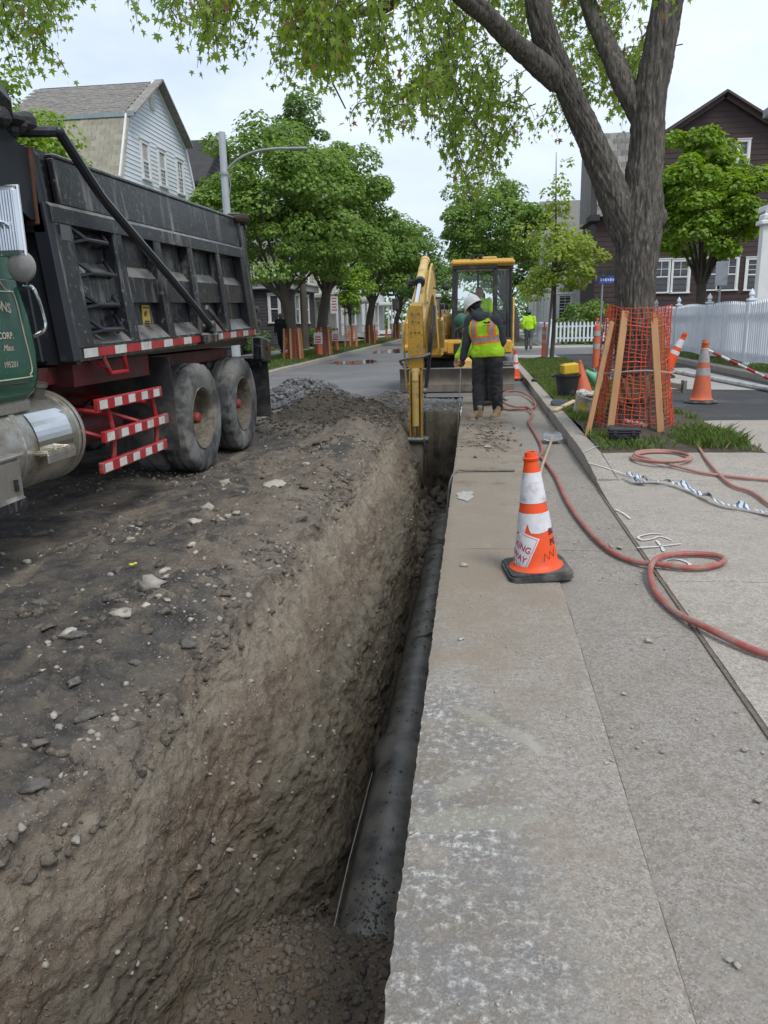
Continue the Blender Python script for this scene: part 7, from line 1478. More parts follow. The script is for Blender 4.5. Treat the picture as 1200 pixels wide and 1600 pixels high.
n = 420; scatter('dirt_crumbs', np.c_[np.clip(r_.normal(0.1, 0.16, n), -0.2, 0.9), np.concatenate([r_.normal(9.0, 0.35, n//2), r_.normal(10.0, 0.6, n-n//2)]), np.full(n, 0.004)], 0.004+0.024*r_.random(n)**4, clod_m, 'dark dirt crumbs on the slab before the worker', 'soil', LOW, 0.35)
chalk = mat('chalk_white', (0.42, 0.41, 0.385), (0.3, 0.28, 0.25), 30, rough=0.95)
q = gz_(727, 775); tag(blob('plaster_splash', q.x, q.y, 0.075, 0.17, 0.006, chalk, 8, amp=0.4), 'white plaster splash on the slab edge by the cable', 'stain')
def ribbon(b, pts, w_, z=None):
    n = len(pts)
    for i in range(n):
        p = Vector(pts[i]); d = Vector(pts[min(i+1, n-1)])-Vector(pts[max(i-1, 0)]); d.z = 0; d.normalize(); x = Vector((-d.y, d.x, 0)); ww = w_*(0.75+0.5*random.random())/2
        b.v += [tuple(p+x*ww), tuple(p-x*ww)]
    o = len(b.v)-2*n
    for i in range(n-1): b.f.append((o+2*i, o+2*i+1, o+2*i+3, o+2*i+2)); b.m.append(0)

r2 = np.random.default_rng(12); n = 900; a_ = np.clip(r2.normal(0, 0.45, n), -0.95, 0.95); yy_ = np.concatenate([r2.uniform(2.7, 8.5, n//2), r2.normal(2.85, 0.18, n-n//2)]); scatter('pipe_crumbs', np.c_[PX+PR*np.sin(a_), yy_, PZ+PR*np.cos(a_)+0.002], 0.003+0.016*r2.random(n)**4, clod_m, 'soil crumbs fallen on top of the black pipe', 'soil', L0)
# --- traffic cones
org = mat('cone_orange', (0.80, 0.085, 0.015), (0.70, 0.07, 0.014), 7, rough=0.5, coord='obj', dirt=(0.30, 0.12, 0.07), dsc=14, damt=0.18)
orf = mat('cone_orange_faded', (0.62, 0.13, 0.06), (0.52, 0.11, 0.05), 7, rough=0.6, coord='obj', dirt=(0.3, 0.16, 0.11), dsc=9, damt=0.3)
cwh = mat('cone_white', (0.66, 0.65, 0.66), (0.56, 0.55, 0.57), 20, rough=0.5, coord='obj', dirt=(0.36, 0.34, 0.33), dsc=13, damt=0.28)
cgr = mat('cone_grey_band', (0.38, 0.36, 0.35), (0.3, 0.29, 0.28), 15, rough=0.55, coord='obj', dirt=(0.25, 0.22, 0.2), dsc=10, damt=0.3)
cblk = mat('cone_base_black', (0.035, 0.035, 0.036), (0.055, 0.055, 0.054), 8, rough=0.75, coord='obj', dirt=(0.14, 0.13, 0.115), dsc=8, damt=0.45)
def cone_r(z, h, rb, rt): return rb+(rt-rb)*z/h
def cone(label, loc, h=0.71, rb=0.135, rt=0.032, base=0.36, bands=((0.43, 0.60), (0.27, 0.375)), rz=0.0, tilt=None, band_m=cwh, body_m=org, hero=False, group=None, round_base=False):
    t = thing('traffic_cone', label, 'cone', loc, group, rz); BASE[t.name] = Vector((0, 0, 0))
    if tilt: t.rotation_euler = (tilt[0], tilt[1], rz)
    b = MB()
    if round_base: b.lathe([(base*0.5, 0.0), (base*0.52, 0.015), (base*0.48, 0.035), (rb+0.01, 0.045)], 24, caps=True)
    else:
        bs = base/2; pts_ = []
        for cx_, cy_ in ((1, 1), (-1, 1), (-1, -1), (1, -1)):
            for k in range(5): a = math.atan2(cy_, cx_)-math.pi/4+math.pi/2*k/4; pts_.append((cx_*(bs-0.05)+0.05*math.cos(a), cy_*(bs-0.05)+0.05*math.sin(a)))
        b.prism(pts_, 0.008, 0.04, 'z'); b.prism([(x*0.93, y*0.93) for x, y in pts_], 0.04, 0.052, 'z')
        for cx_ in (-1, 1):
            for cy_ in (-1, 1): b.box((cx_*(bs-0.06), cy_*(bs-0.06), 0.006), (0.06, 0.06, 0.012))
    b.build('base', cblk, t)
    b = MB(); b.lathe([(rb+0.02, 0.05), (rb+0.004, 0.062)]+[(cone_r(z, h, rb, rt), z) for z in np.linspace(0.08, h*0.93, 12)]+[(rt+0.012, h*0.935), (rt+0.013, h*0.955), (rt+0.004, h*0.96), (rt, h), (rt-0.008, h), (rt-0.01, h-0.1)], 40); cb = b.build('cone_body', body_m, t, smooth=50)
    for i, (z0, z1) in enumerate(bands):
        n = 64; rows_ = 5; V_ = []; F_ = []
        for j in range(rows_+1):
            for k in range(n):
                a = 2*math.pi*k/n; zlo = z0
                if hero and i == 1:      # torn lower edge
                    d = (math.degrees(a)-235) % 360; d = d-360 if d > 180 else d; zlo = z0-0.006*math.sin(a*3)+(0.055*max(0, 1-abs(d)/9) if abs(d) < 9 else 0)-(0.012 if -50 < d < -9 else 0)
                z = zlo+(z1-zlo)*j/rows_; r = cone_r(z, h, rb, rt)+0.0022; V_.append((r*math.cos(a), r*math.sin(a), z))
        for j in range(rows_):
            for k in range(n): F_.append((j*n+k, j*n+(k+1) % n, (j+1)*n+(k+1) % n, (j+1)*n+k))
        bb = MB(); bb.add(V_, F_); bb.build('reflective_band', band_m, cb)
    return t, cb
HC, hcb = cone('dirty orange cone with torn white parking notice, nearest the camera', (0.335, 4.28, 0.0), hero=True, rz=0.0)
HC.rotation_euler = (0.012, -0.075, R(8))
def wrap(a, bb, thc, zc, rot, off): 
    ca, sa = math.cos(rot), math.sin(rot); x, z = a*ca-bb*sa, a*sa+bb*ca; z = zc+z; r = cone_r(z, 0.71, 0.135, 0.032)+off; th = thc+x/r; return (r*math.cos(th), r*math.sin(th), z)
thc, zc, rot = R(-150), 0.165, R(-20)
na, nb = 14, 14; w0, h0 = 0.115, 0.20
def patch(m, off, name, x0, x1, y0, y1, torn=False):
    b = MB(); V_ = []; F_ = []
    for j in range(nb+1):
        for i in range(na+1):
            a = x0+(x1-x0)*i/na; bb = y0+(y1-y0)*j/nb
            if torn and j > nb*0.72: a = max(a, x0+(x1-x0)*(0.33+0.05*math.sin(j*2.3))*(j/nb-0.72)/0.28*1.4)
            V_.append(wrap(a, bb, thc, zc, rot, off))
    for j in range(nb):
        for i in range(na): F_.append((j*(na+1)+i, j*(na+1)+i+1, (j+1)*(na+1)+i+1, (j+1)*(na+1)+i))
    b.add(V_, F_); return b.build(name, m, hcb)
redink = mat('red_ink', (0.5, 0.03, 0.08), (0.42, 0.03, 0.07), 20, rough=0.6, coord='obj')
notice = patch(cwh, 0.003, 'torn_notice', -0.10, 0.085, -0.105, 0.105, True); BASE[notice.name] = Vector((0, 0, 0))
for txt, x, y, s_ in (('KING', -0.062, 0.008, 0.05), ('AWAY', -0.066, -0.052, 0.05)):
    Vt, Ft = textmesh(txt, s_, True); wm = max(p.x for p in Vt); b = MB(); b.add([wrap(0.066-wm+p.x, y+p.y, thc, zc, rot, 0.0042) for p in Vt], Ft); b.build('notice_lettering', redink, notice, smooth=0)
b = MB(); fr = [(-0.09, -0.096), (0.076, -0.096), (0.076, 0.096), (-0.02, 0.096)]
for (p, q) in zip(fr, fr[1:]):
    L_ = [wrap(p[0]+(q[0]-p[0])*k/16, p[1]+(q[1]-p[1])*k/16, thc, zc, rot, 0.0038) for k in range(17)]; b.tube(L_, 0.0011, 4)
b.build('notice_border', redink, notice)
b = MB(); b.tube([wrap(-0.05+0.012*k, -0.075+0.012*math.sin(k*2.2), thc, zc, rot, 0.004) for k in range(9)], 0.0012, 4); b.build('notice_scribble', ink, notice)
for txt, z in (('BUI', 0.245), ('PO', 0.185)):
    Vt, Ft = textmesh(txt, 0.052, True); b = MB(); b.add([wrap(p.x, p.y, R(-52), z, 0.0, 0.0025) for p in Vt], Ft); b.build('stencil', ink, hcb, smooth=0)
b = MB(); b.tube([wrap(0.018*k-0.05, 0.02*(1 if k % 2 else -1), R(-58), 0.135, 0.2, 0.002) for k in range(6)], 0.0014, 4); b.build('scrawl', ink, hcb)
c2, _ = cone('grimy cone with striped bar on the new asphalt right of the big tree', tuple(gz_(1095, 629, 0.133)), h=0.93, rb=0.155, rt=0.04, base=0.47, bands=((0.60, 0.79), (0.41, 0.52)), band_m=cgr, body_m=orf, rz=R(5), round_base=True)
c3, _ = cone('tilted clean orange cone leaning by the big tree netting', tuple(gz_(1037, 590, 0.135)+Vector((0, 0, 0.09))), h=0.93, rb=0.15, rt=0.04, base=0.42, bands=((0.60, 0.77), (0.44, 0.52)), tilt=(0.05, 0.42))
cone('fallen-over style plain faded orange cone among the tools on the verge', tuple(gz_(912, 622, 0.14)), h=0.62, rb=0.17, rt=0.02, base=0.3, bands=(), body_m=orf, tilt=(-0.12, -0.1), rz=0.3)[0]['label'] = 'plain faded orange cone standing among the tools on the verge'
cone('distant cone beside the excavator track', (0.84, 18.9, 0.0), h=0.71, rz=0.4)
# striped bar resting on the cone tops
tp = Vector(c2.location)+Vector((0, 0, 0.80)); te = at(1200, 591, 11.75); te = tp+(te-tp)*((tp.z-0.155)/max(0.05, tp.z-te.z))
BR = thing('cone_bar', 'red and white striped bar resting on the grimy cone top', 'barrier bar', tp)
d = (te-tp); n = 14
for k in range(n): b = MB(); b.cyl(tp+d*k/n, tp+d*(k+1)/n, 0.021, n=12); b.build('bar_section', refl_w if k % 2 == 0 else barred, BR)
b = MB(); b.lathe([(0.05, -0.02), (0.058, 0.0), (0.05, 0.02)], 20, tp); b.build('bar_ring', refl_w, BR)
# delineator posts
def delin(label, loc, h, r, group='tall delineator posts', rz=0.0):
    t = thing('delineator_post', label, 'post', loc, group); BASE[t.name] = Vector((0, 0, 0)); b = MB(); b.lathe([(0.19, 0), (0.2, 0.02), (0.18, 0.05), (r+0.02, 0.07)], 8, caps=True); b.build('base', cblk, t)
    b = MB(); b.lathe([(r, 0.06), (r*0.96, h*0.4), (r*0.8, h*0.8), (r*0.72, h*0.86), (r*0.35, h*0.88), (r*0.3, h*0.95), (r*0.42, h*0.96), (r*0.4, h), (0, h)], 20); bo = b.build('post_body', orf, t)
    for z0, z1 in ((0.42, 0.52), (0.66, 0.76)): b = MB(); b.lathe([(r*(1-0.1*z0)+0.003, h*z0), (r*(1-0.16*z1)+0.003, h*z1)], 20); b.build('reflective_band', cgr, bo)
    return t
delin('tall orange delineator post between the slender tree and the netting', (2.86, 19.9, 0.13), 1.28, 0.085); delin('tall orange delineator post left of the slender young tree', (2.1, 26.4, 0.13), 1.18, 0.075)

# --- netted stakes round the big tree
wood = mat('lumber', (0.42, 0.235, 0.11), (0.33, 0.18, 0.085), 6, rough=0.8, stretch=(1, 1, 0.08), dirt=(0.25, 0.17, 0.1), dsc=5, damt=0.2)
net_m = mat('net_orange', (0.62, 0.085, 0.035), (0.5, 0.07, 0.03), 9, rough=0.55)
def netting(b, cx, cy, z0, z1, rb, rt, nv, nh, squash=1.0, seed=0, rv=0.0048, rh=0.0028):
    P_ = {}; r_ = random.Random(seed)
    for j in range(nh+1):
        for i in range(nv):
            t = j/nh; a = 2*math.pi*i/nv; r = rb+(rt-rb)*t; r *= 1+0.07*math.sin(3*a+seed)+0.03*math.sin(7*a+2*t); r -= 0.05*(0.5+0.5*math.sin(4*a+seed))*math.sin(math.pi*t)
            P_[i, j] = Vector((cx+r*math.cos(a)*squash+r_.gauss(0, .004), cy+r*math.sin(a)+r_.gauss(0, .004), z0+(z1-z0)*t+0.02*math.sin(2*a+seed)+0.012*math.sin(5*a+j)+r_.gauss(0, .003)))
    for i in range(nv): b.tube([P_[i, j] for j in range(nh+1)], rv, 4, caps=False)
    for j in range(nh+1): b.tube([P_[i % nv, j] for i in range(nv+1)], rh if j % 8 else rh*1.8, 4, caps=False)
    for j in range(nh+1):
        for i in range(nv): b.box(P_[i, j], (0.015, 0.015, 0.008))
TG = thing('tree_guard', 'orange mesh netting on wooden stakes wrapped round the big tree', 'tree guard', (TBX, TBY, 0.1))
b = MB(); netting(b, TBX, TBY-0.06, 0.16, 1.52, 0.47, 0.345, 36, 28, seed=1, rv=0.0055, rh=0.0034); nt_ = b.build('netting', net_m, TG); nt_['kind'] = 'stuff'
for (u0, v0, ya, u1, v1, yb, w_, th) in ((917, 683, 8.72, 956, 503, 9.1, 0.055, 0.04), (953, 674, 8.72, 977, 486, 9.05, 0.075, 0.04), (1032, 676, 8.75, 1021, 488, 9.08, 0.075, 0.04), (1043, 648, 9.3, 1029, 490, 9.25, 0.08, 0.04), (938, 640, 9.6, 962, 500, 9.55, 0.06, 0.04), (1012, 620, 9.9, 1008, 495, 9.75, 0.07, 0.04)):
    p0, p1 = at(u0, v0, ya), at(u1, v1, yb); b = MB(); b.bar(p0, p1, w_, th, 0.004, up=(0, -1, 0)); b.build('stake', wood, TG)
b = MB(); pts_ = [(TBX+0.44*math.cos(a)*1.02, TBY-0.06+0.44*math.sin(a), 0.82+0.02*math.sin(3*a)) for a in np.linspace(0, 2*np.pi, 40)]; b.tube(pts_, 0.008, 5, caps=False); b.build('strap', mat('strap_grey', (0.4, 0.37, 0.35), rough=0.6), TG)
b = MB(); V_ = []; n = 20
for j in range(8):
    for i in range(n+1):
        a = R(-128+76*i/n); r = 0.262+0.014*math.sin(i*1.3+j)+0.02*(1-j/7); V_.append((TBX+r*math.cos(a), TBY+r*math.sin(a), 0.46+0.30*j/7-0.03*math.sin(i*0.9)))
b.add(V_, [(j*(n+1)+i, j*(n+1)+i+1, (j+1)*(n+1)+i+1, (j+1)*(n+1)+i) for j in range(7) for i in range(n)]); o = b.build('burlap_wrap', mat('burlap', (0.24, 0.165, 0.10), (0.18, 0.125, 0.08), 9, rough=0.95, bump=0.6, bscale=60), TG); o.modifiers.new('s', 'SOLIDIFY').thickness = 0.008
b = MB()
for k in range(5): b.ell((TBX-0.12+0.05*k, TBY-0.44+0.015*math.sin(k*3), 0.27-0.012*k), (0.045, 0.03, 0.028), 8, 5, rotm(0.3*k, 0.5, k))
tag(b.build('crumpled_tape', mat('tape_white_red', (0.62, 0.5, 0.48), (0.55, 0.12, 0.1), 16, rough=0.5)), 'crumpled red and white tape caught inside the tree netting', 'tape')
# --- tools on the verge
blkp = mat('black_plastic', (0.022, 0.024, 0.028), (0.03, 0.032, 0.036), 6, rough=0.45, dirt=(0.1, 0.09, 0.08), dsc=9, damt=0.2)
q = gz_(974, 690, 0.15); CS = thing('tool_case', 'flat black plastic tool case on the grass before the big tree', 'case', q); Rz = rotm(0, 0, -0.12)
for zc_, hh, nm, sx_ in ((0.075, 0.07, 'case_body', 0.30), (0.135, 0.05, 'case_lid', 0.33)): b = MB(); b.box((0, 0, zc_), (sx_, 0.24, hh), Rz, bev=0.018); shift(b, q); b.build(nm, blkp, CS)
b = MB(); b.box((0, 0, 0.112), (0.345, 0.255, 0.012), Rz, bev=0.004); shift(b, q); b.build('case_rim', blkp, CS)
for dx in (-0.09, 0.09): b = MB(); b.box(Rz @ Vector((dx, -0.127, 0.10)), (0.045, 0.012, 0.05), Rz, bev=0.004); shift(b, q); b.build('latch', blkp, CS)
for dx in (-0.11, 0.11): b = MB(); b.box(Rz @ Vector((dx, -0.09, 0.02)), (0.05, 0.04, 0.06), Rz, bev=0.005); shift(b, q); b.build('case_foot', blkp, CS)
q = gz_(886, 622, 0.14); BN = thing('bin', 'black plastic tub with a yellow box on top by the kerb', 'bin', q)
b = MB(); b.lathe([(0.0, 0.0), (0.15, 0.0), (0.155, 0.02), (0.20, 0.36), (0.22, 0.365), (0.22, 0.39), (0.195, 0.39), (0.15, 0.05), (0.0, 0.04)], 20, q); b.build('tub', blkp, BN)
for s_ in (-1, 1): b = MB(); b.box(q+Vector((s_*0.235, 0, 0.36)), (0.05, 0.1, 0.04), bev=0.01); b.build('tub_handle', blkp, BN)
YB = q+Vector((0.02, -0.02, 0.39)); b = MB(); b.box(YB+Vector((0, 0, 0.085)), (0.26, 0.2, 0.17), rotm(0, -0.08, 0.2), bev=0.02); b.box(YB+Vector((0, 0, 0.17)), (0.2, 0.04, 0.02), rotm(0, -0.08, 0.2), bev=0.006); tag(b.build('yellow_box', mat('yellow_plastic', (0.65, 0.42, 0.03), rough=0.45)), 'yellow plastic box lying in the black tub', 'box')
q = gz_(934, 618, 0.14); b = MB(); ax_ = Vector((-0.75, 0.1, 0.55)); b.lathe([(0.0, 0.0), (0.16, 0.0), (0.17, 0.02), (0.045, 0.36), (0.04, 0.42), (0.02, 0.42)], 22, q+Vector((0.12, 0, 0.16)), ax_); tag(b.build('green_funnel', mat('green_plastic', (0.12, 0.42, 0.25), (0.1, 0.36, 0.21), 6, rough=0.5)), 'pale green plastic cone lying beside the plain orange cone', 'cone')
q = gz_(908, 648, 0.14); BK = thing('bucket', 'dirty white bucket with yellow sticker leaning left of the netted stakes', 'bucket', q)
mxr = rotm(0.25, 0.22, 0.0); b = MB(); b.lathe([(0.0, 0.0), (0.118, 0.0), (0.12, 0.01), (0.14, 0.27), (0.15, 0.275), (0.15, 0.30), (0.138, 0.30), (0.115, 0.02), (0, 0.015)], 26); b.v = [tuple(mxr @ Vector(p)+q) for p in b.v]; b.build('bucket_body', mat('bucket_white', (0.5, 0.48, 0.44), (0.4, 0.37, 0.33), 9, rough=0.5, dirt=(0.25, 0.2, 0.15), dsc=8, damt=0.45), BK)
b = MB()
for k in range(10): b.ell(mxr @ Vector((0.09*math.cos(k*2.4), 0.09*math.sin(k*2.4), 0.29+0.02*(k % 3)))+q, (0.055, 0.05, 0.03), 8, 5)
b.build('rags', mat('rag_white', (0.55, 0.53, 0.48), (0.42, 0.4, 0.36), 15, rough=0.95, bump=1, bscale=50), BK)
b = MB(); V_ = [mxr @ Vector((0.136*math.cos(R(-108)), 0.136*math.sin(R(-108)), 0.16))+q]
for k in range(20): a = 2*math.pi*k/20; th = R(-108)+0.055*math.cos(a)/0.13; zz = 0.16+0.055*math.sin(a); rr = 0.122+0.018*zz/0.27+0.004; V_.append(mxr @ Vector((rr*math.cos(th), rr*math.sin(th), zz))+q)
V_[0] = mxr @ Vector((0.137*math.cos(R(-108)), 0.137*math.sin(R(-108)), 0.16))+q
b.add(V_, [(0, 1+k, 1+(k+1) % 20) for k in range(20)]); b.build('bucket_sticker', mat('yellow_sticker', (0.65, 0.5, 0.05), (0.5, 0.38, 0.04), 30, rough=0.5), BK, smooth=0)
b = MB(); p0, p1 = gz_(866, 642, 0.16), gz_(898, 626, 0.19); b.bar(p0, p1, 0.07, 0.03, 0.004); tag(b.build('board_offcut', mat('pale_wood', (0.55, 0.42, 0.27), (0.48, 0.36, 0.22), 9, rough=0.85)), 'short pale wood offcut on the grass by the white bucket', 'board')
q = gz_(876, 632, 0.15); b = MB(); b.lathe([(0, 0), (0.15, 0.0), (0.155, 0.012), (0.14, 0.03), (0.05, 0.045), (0, 0.048)], 22, q, (0.1, -0.35, 0.94)); tag(b.build('round_lid', blkp), 'black round lid leaning on the kerb before the tub', 'lid')
q = gz_(915, 600, 0.14); b = MB(); b.box(q+Vector((-0.75, 0.9, 0.03)), (0.6, 0.12, 0.05), rotm(0, 0, 0.6), bev=0.02); tag(b.build('black_tube', blkp), 'black plastic tube lying on the grass behind the tub', 'tube')
b = MB(); q = gz_(893, 662, 0.14)
# shovel on the slab against the kerb
q = gz_(862, 692, 0.0); SH = thing('shovel', 'worn shovel lying blade up in the gutter behind the front cone', 'shovel', q)
V_ = []; n = 8; m_ = 8
for j in range(m_+1):
    t = j/m_; w_ = 0.115*(1-0.12*t) if t < 0.65 else 0.115*(0.92-1.3*(t-0.65)**1.2*1.4)
    for i in range(n+1): a = i/n*2-1; V_.append(q+Vector((a*w_+0.02*t, -0.10+0.30*t, 0.035+0.10*t*0.6+0.03*a*a-0.01*t)))
b = MB(); b.add(V_, [(j*(n+1)+i, j*(n+1)+i+1, (j+1)*(n+1)+i+1, (j+1)*(n+1)+i) for j in range(m_) for i in range(n)]); o = b.build('blade', mat('shovel_steel', (0.32, 0.34, 0.36), (0.22, 0.23, 0.24), 8, rough=0.45, metal=0.6, dirt=(0.25, 0.23, 0.2), dsc=9, damt=0.3), SH); o.modifiers.new('s', 'SOLIDIFY').thickness = 0.004
b = MB(); b.tube([q+Vector((0, -0.02, 0.06)), q+Vector((-0.03, -0.25, 0.05)), gz_(847, 728, 0.03), gz_(843, 748, 0.02)], 0.015, 8); b.build('handle', mat('handle_wood', (0.42, 0.31, 0.23), (0.34, 0.25, 0.18), 6, rough=0.7), SH)

# --- hoses, tape, paint marks
hose_m = mat('hose_red', (0.36, 0.095, 0.08), (0.29, 0.075, 0.065), 6, rough=0.5, dirt=(0.3, 0.19, 0.155), dsc=9, damt=0.5, bump=0.3, bscale=120)
hose2 = mat('hose_pink', (0.44, 0.22, 0.18), (0.36, 0.16, 0.135), 6, rough=0.55, dirt=(0.3, 0.22, 0.18), dsc=7, damt=0.35)
def hz(q, r):
    return float(zwalk(np.array(q.x), np.array(q.y)))+0.008+r if q.x > XK else r+0.003
def lay(pl, r, raise_=None):
    out = []
    for i, p in enumerate(pl):
        q = gz_(p[0], p[1]); z = hz(q, r)
        if z > 0.06: q = gz_(p[0], p[1], z); z = hz(q, r)
        out.append((q.x, q.y, z+(p[2] if len(p) > 2 else 0)))
    return catmull(out, 8)
loop = [(775, 640), (805, 642), (835, 640, .02), (832, 628, .03), (815, 618, .04), (795, 617, .05), (783, 624, .05), (785, 634, .05), (802, 642, .05), (824, 642, .04), (832, 650, .02)]
b = MB(); b.tube(lay(loop+[(826, 662), (836, 680), (846, 700), (846, 712), (842, 716), (850, 722), (868, 748), (885, 785), (912, 825), (950, 863), (990, 882), (1030, 891), (1080, 897), (1115, 893), (1131, 885), (1118, 877), (1078, 874), (1042, 879, .01), (1022, 890, .036), (1015, 905, .02), (1024, 930), (1055, 962), (1100, 991), (1160, 1021), (1200, 1036), (1290, 1062), (1400, 1085)], 0.0165), 0.0165, 10); tag(b.build('air_hose', hose_m), 'long dusty red hose looping past the front cone to the lower right', 'hose')
b = MB(); q = gz_(1033, 733, 0.02); pts_ = []
for k in range(60):
    a = 2*math.pi*k/28+2.5; rr = 0.26+0.018*math.sin(k*0.4); pts_.append((q.x+rr*math.cos(a), q.y+rr*1.05*math.sin(a), hz(Vector((q.x, q.y, 0)), 0.013)+0.0005*k))
pts_ += lay([(1085, 727), (1120, 732), (1160, 737), (1200, 741), (1300, 752)], 0.012)[2:]
b.tube(pts_, 0.013, 8); tag(b.build('coiled_hose', hose2), 'pinkish hose coiled in a ring on the sidewalk before the big tree', 'hose')
b = MB(); b.tube(lay([(1042, 652), (1062, 668), (1085, 690), (1108, 716), (1140, 748), (1175, 778), (1210, 800), (1290, 840)], 0.014), 0.014, 8); tag(b.build('air_hose', hose2), 'pinkish hose running from the netting foot across the sidewalk right', 'hose')
def tapemat():
    m = bpy.data.materials.new('caution_tape'); m.use_nodes = True; t = m.node_tree; N = t.nodes.new; K = t.links.new; b_ = t.nodes['Principled BSDF']; b_.inputs['Roughness'].default_value = 0.35
    p = N('ShaderNodeNewGeometry'); wv = N('ShaderNodeTexWave'); wv.inputs['Scale'].default_value = 9; wv.inputs['Distortion'].default_value = 6; wv.inputs['Detail'].default_value = 3; r = N('ShaderNodeValToRGB'); r.color_ramp.interpolation = 'CONSTANT'
    r.color_ramp.elements[0].color = (0.6, 0.62, 0.64, 1); r.color_ramp.elements[1].color = (0.05, 0.13, 0.22, 1); r.color_ramp.elements[1].position = 0.62; K(p.outputs['Position'], wv.inputs[0]); K(wv.outputs[1], r.inputs[0]); K(r.outputs[0], b_.inputs['Base Color']); return m
tp_ = lay([(978, 738, .03), (992, 748, .05), (1012, 752, .03), (990, 764, .01), (1030, 764, .01), (1062, 770, .02), (1095, 782, .01), (1130, 796, .02), (1165, 802, .01), (1210, 812, .01), (1290, 835, .01)], 0.004); b = MB(); n = len(tp_); V_ = []
for i, p in enumerate(tp_):
    p = Vector(p); d = (Vector(tp_[min(i+1, n-1)])-Vector(tp_[max(i-1, 0)])).normalized(); s_ = Vector((-d.y, d.x, 0)); a = 0.7*math.sin(i*0.33)+0.5*math.sin(i*0.83); w_ = 0.034*(1-0.35*abs(math.sin(i*0.31))); e = s_*math.cos(a)*w_; hgt = abs(math.sin(a))*w_; V_ += [p+e+Vector((0, 0, hgt*(1+math.sin(a)))), p+Vector((0, 0, hgt*0.8+0.004)), p-e+Vector((0, 0, hgt*(1-math.sin(a))))]
b.add(V_, [(3*i+k, 3*i+k+1, 3*i+4+k, 3*i+3+k) for i in range(n-1) for k in (0, 1)]); tag(b.build('caution_tape', tapemat()), 'twisted blue and white tape trailing across the sidewalk', 'tape')
paint = mat('spray_paint', (0.62, 0.61, 0.59), (0.5, 0.48, 0.45), 30, rough=0.9)
MK = [[(1035, 836), (1020, 835), (1003, 838), (997, 841), (1005, 845), (1020, 843), (1028, 840), (1038, 841), (1050, 846)], [(995, 857), (1030, 855), (1064, 851)], [(1026, 846), (1033, 855), (1037, 863)], [(1050, 872), (1040, 867), (1028, 871), (1035, 878), (1052, 884), (1066, 888), (1078, 884), (1066, 877), (1048, 875), (1036, 881), (1040, 888), (1060, 893)]]
b = MB()
for pl in MK: ribbon(b, [(x, y, z+0.0075) for x, y, z in catmull([tuple(gz_(u, v, 0.012)) for u, v in pl], 5)], 0.016)
o = b.build('painted_number', paint, smooth=0); tag(o, 'white spray-painted number marks on the sidewalk by the hose loop', 'marking')
for i, pl in enumerate([[(915, 722), (935, 715), (965, 714)], [(918, 736), (950, 743), (990, 752)], [(962, 793), (975, 800), (985, 808)]]):
    b = MB(); ribbon(b, [(x, y, float(zwalk(np.array(x), np.array(y)))+0.0075+(0.012 if y > 6.6 else 0)) for x, y, z in catmull([tuple(gz_(u, v, 0.03)) for u, v in pl], 5)], 0.014); tag(b.build('painted_line', paint, smooth=0), ['white paint line at the end of the kerb', 'white paint line left of the coiled hose', 'short white paint dash below the coiled tape'][i], 'marking')
yl = MB(); q = surf(*gz_(207, 897)[:2]); yl.ell(q+Vector((0, 0, 0.02)), (0.018, 0.013, 0.008), 8, 5); yl.ell(q+Vector((0.02, 0.01, 0.025)), (0.012, 0.012, 0.007), 8, 5); tag(yl.build('yellow_scrap', mat('scrap_yellow', (0.6, 0.55, 0.05), rough=0.6)), 'small yellow scrap on the dirt left of the trench', 'litter')
# --- conduits and timber on the new asphalt
b = MB(); b.cyl(gz_(1036, 577, 0.18), gz_(1240, 615, 0.18), 0.045, n=14); tag(b.build('white_conduit', mat('pvc_white', (0.5, 0.5, 0.5), (0.4, 0.39, 0.38), 4, rough=0.4, dirt=(0.25, 0.23, 0.2), dsc=4, damt=0.3)), 'long white plastic pipe lying along the yard edging', 'pipe')
TM = thing('timber_barricade', 'weathered timber barricade lying flat on the asphalt behind the netting', 'barricade', gz_(1050, 605, 0.13)); gw = mat('weathered_timber', (0.27, 0.24, 0.18), (0.2, 0.18, 0.14), 7, rough=0.9, stretch=(0.2, 1, 1))
for k, (u0, v0, u1, v1, z) in enumerate(((1030, 597, 1066, 604, 0.30), (1030, 608, 1066, 616, 0.17))): b = MB(); b.bar(at(u0-20, v0-3, 14.3), at(u1, v1, 13.9), 0.10, 0.09, 0.006); b.build('beam', gw, TM)
b = MB(); b.box(at(1068, 610, 13.88), (0.07, 0.1, 0.36), rotm(0, 0, 0.2), bev=0.01); b.build('bracket', steel, TM)

# ================================================================ fences, signs, lamp, left verge
pick_m = mat('picket_white', (0.66, 0.69, 0.74), (0.6, 0.63, 0.68), 2.5, rough=0.6, randcol=0.05)
FX = 6.0
PF = thing('picket_fence', 'tall white picket fence along the front yard right of the big tree', 'fence', (FX, 21, 0.25))
prof = [(-0.042, 0), (0.042, 0), (0.042, 1.25), (0.0, 1.32), (-0.042, 1.25)]
b = MB(); b.prism(prof, -0.01, 0.01, 'x'); pme = b.mesh('picket', smooth=0); pme.materials.append(pick_m)
posts = [12.3, 15.45, 18.6, 21.85, 25.1, 28.2]
for i in range(len(posts)-1):
    y0, y1 = posts[i], posts[i+1]; nn = 22
    for k in range(nn):
        o = link('picket', pme, None, PF); y = y0+0.1+(y1-y0-0.2)*(k+0.5)/nn; o.location = Vector((FX-0.04, y, 0.36+0.05*math.sin(math.pi*(k+0.5)/nn)))-BASE[PF.name]; o.rotation_euler = (random.uniform(-.012, .012), 0, 0)
    for z in (0.55, 1.42): b = MB(); b.bar((FX, y0, z), (FX, y1, z), 0.05, 0.09); b.build('rail', pick_m, PF, smooth=0)
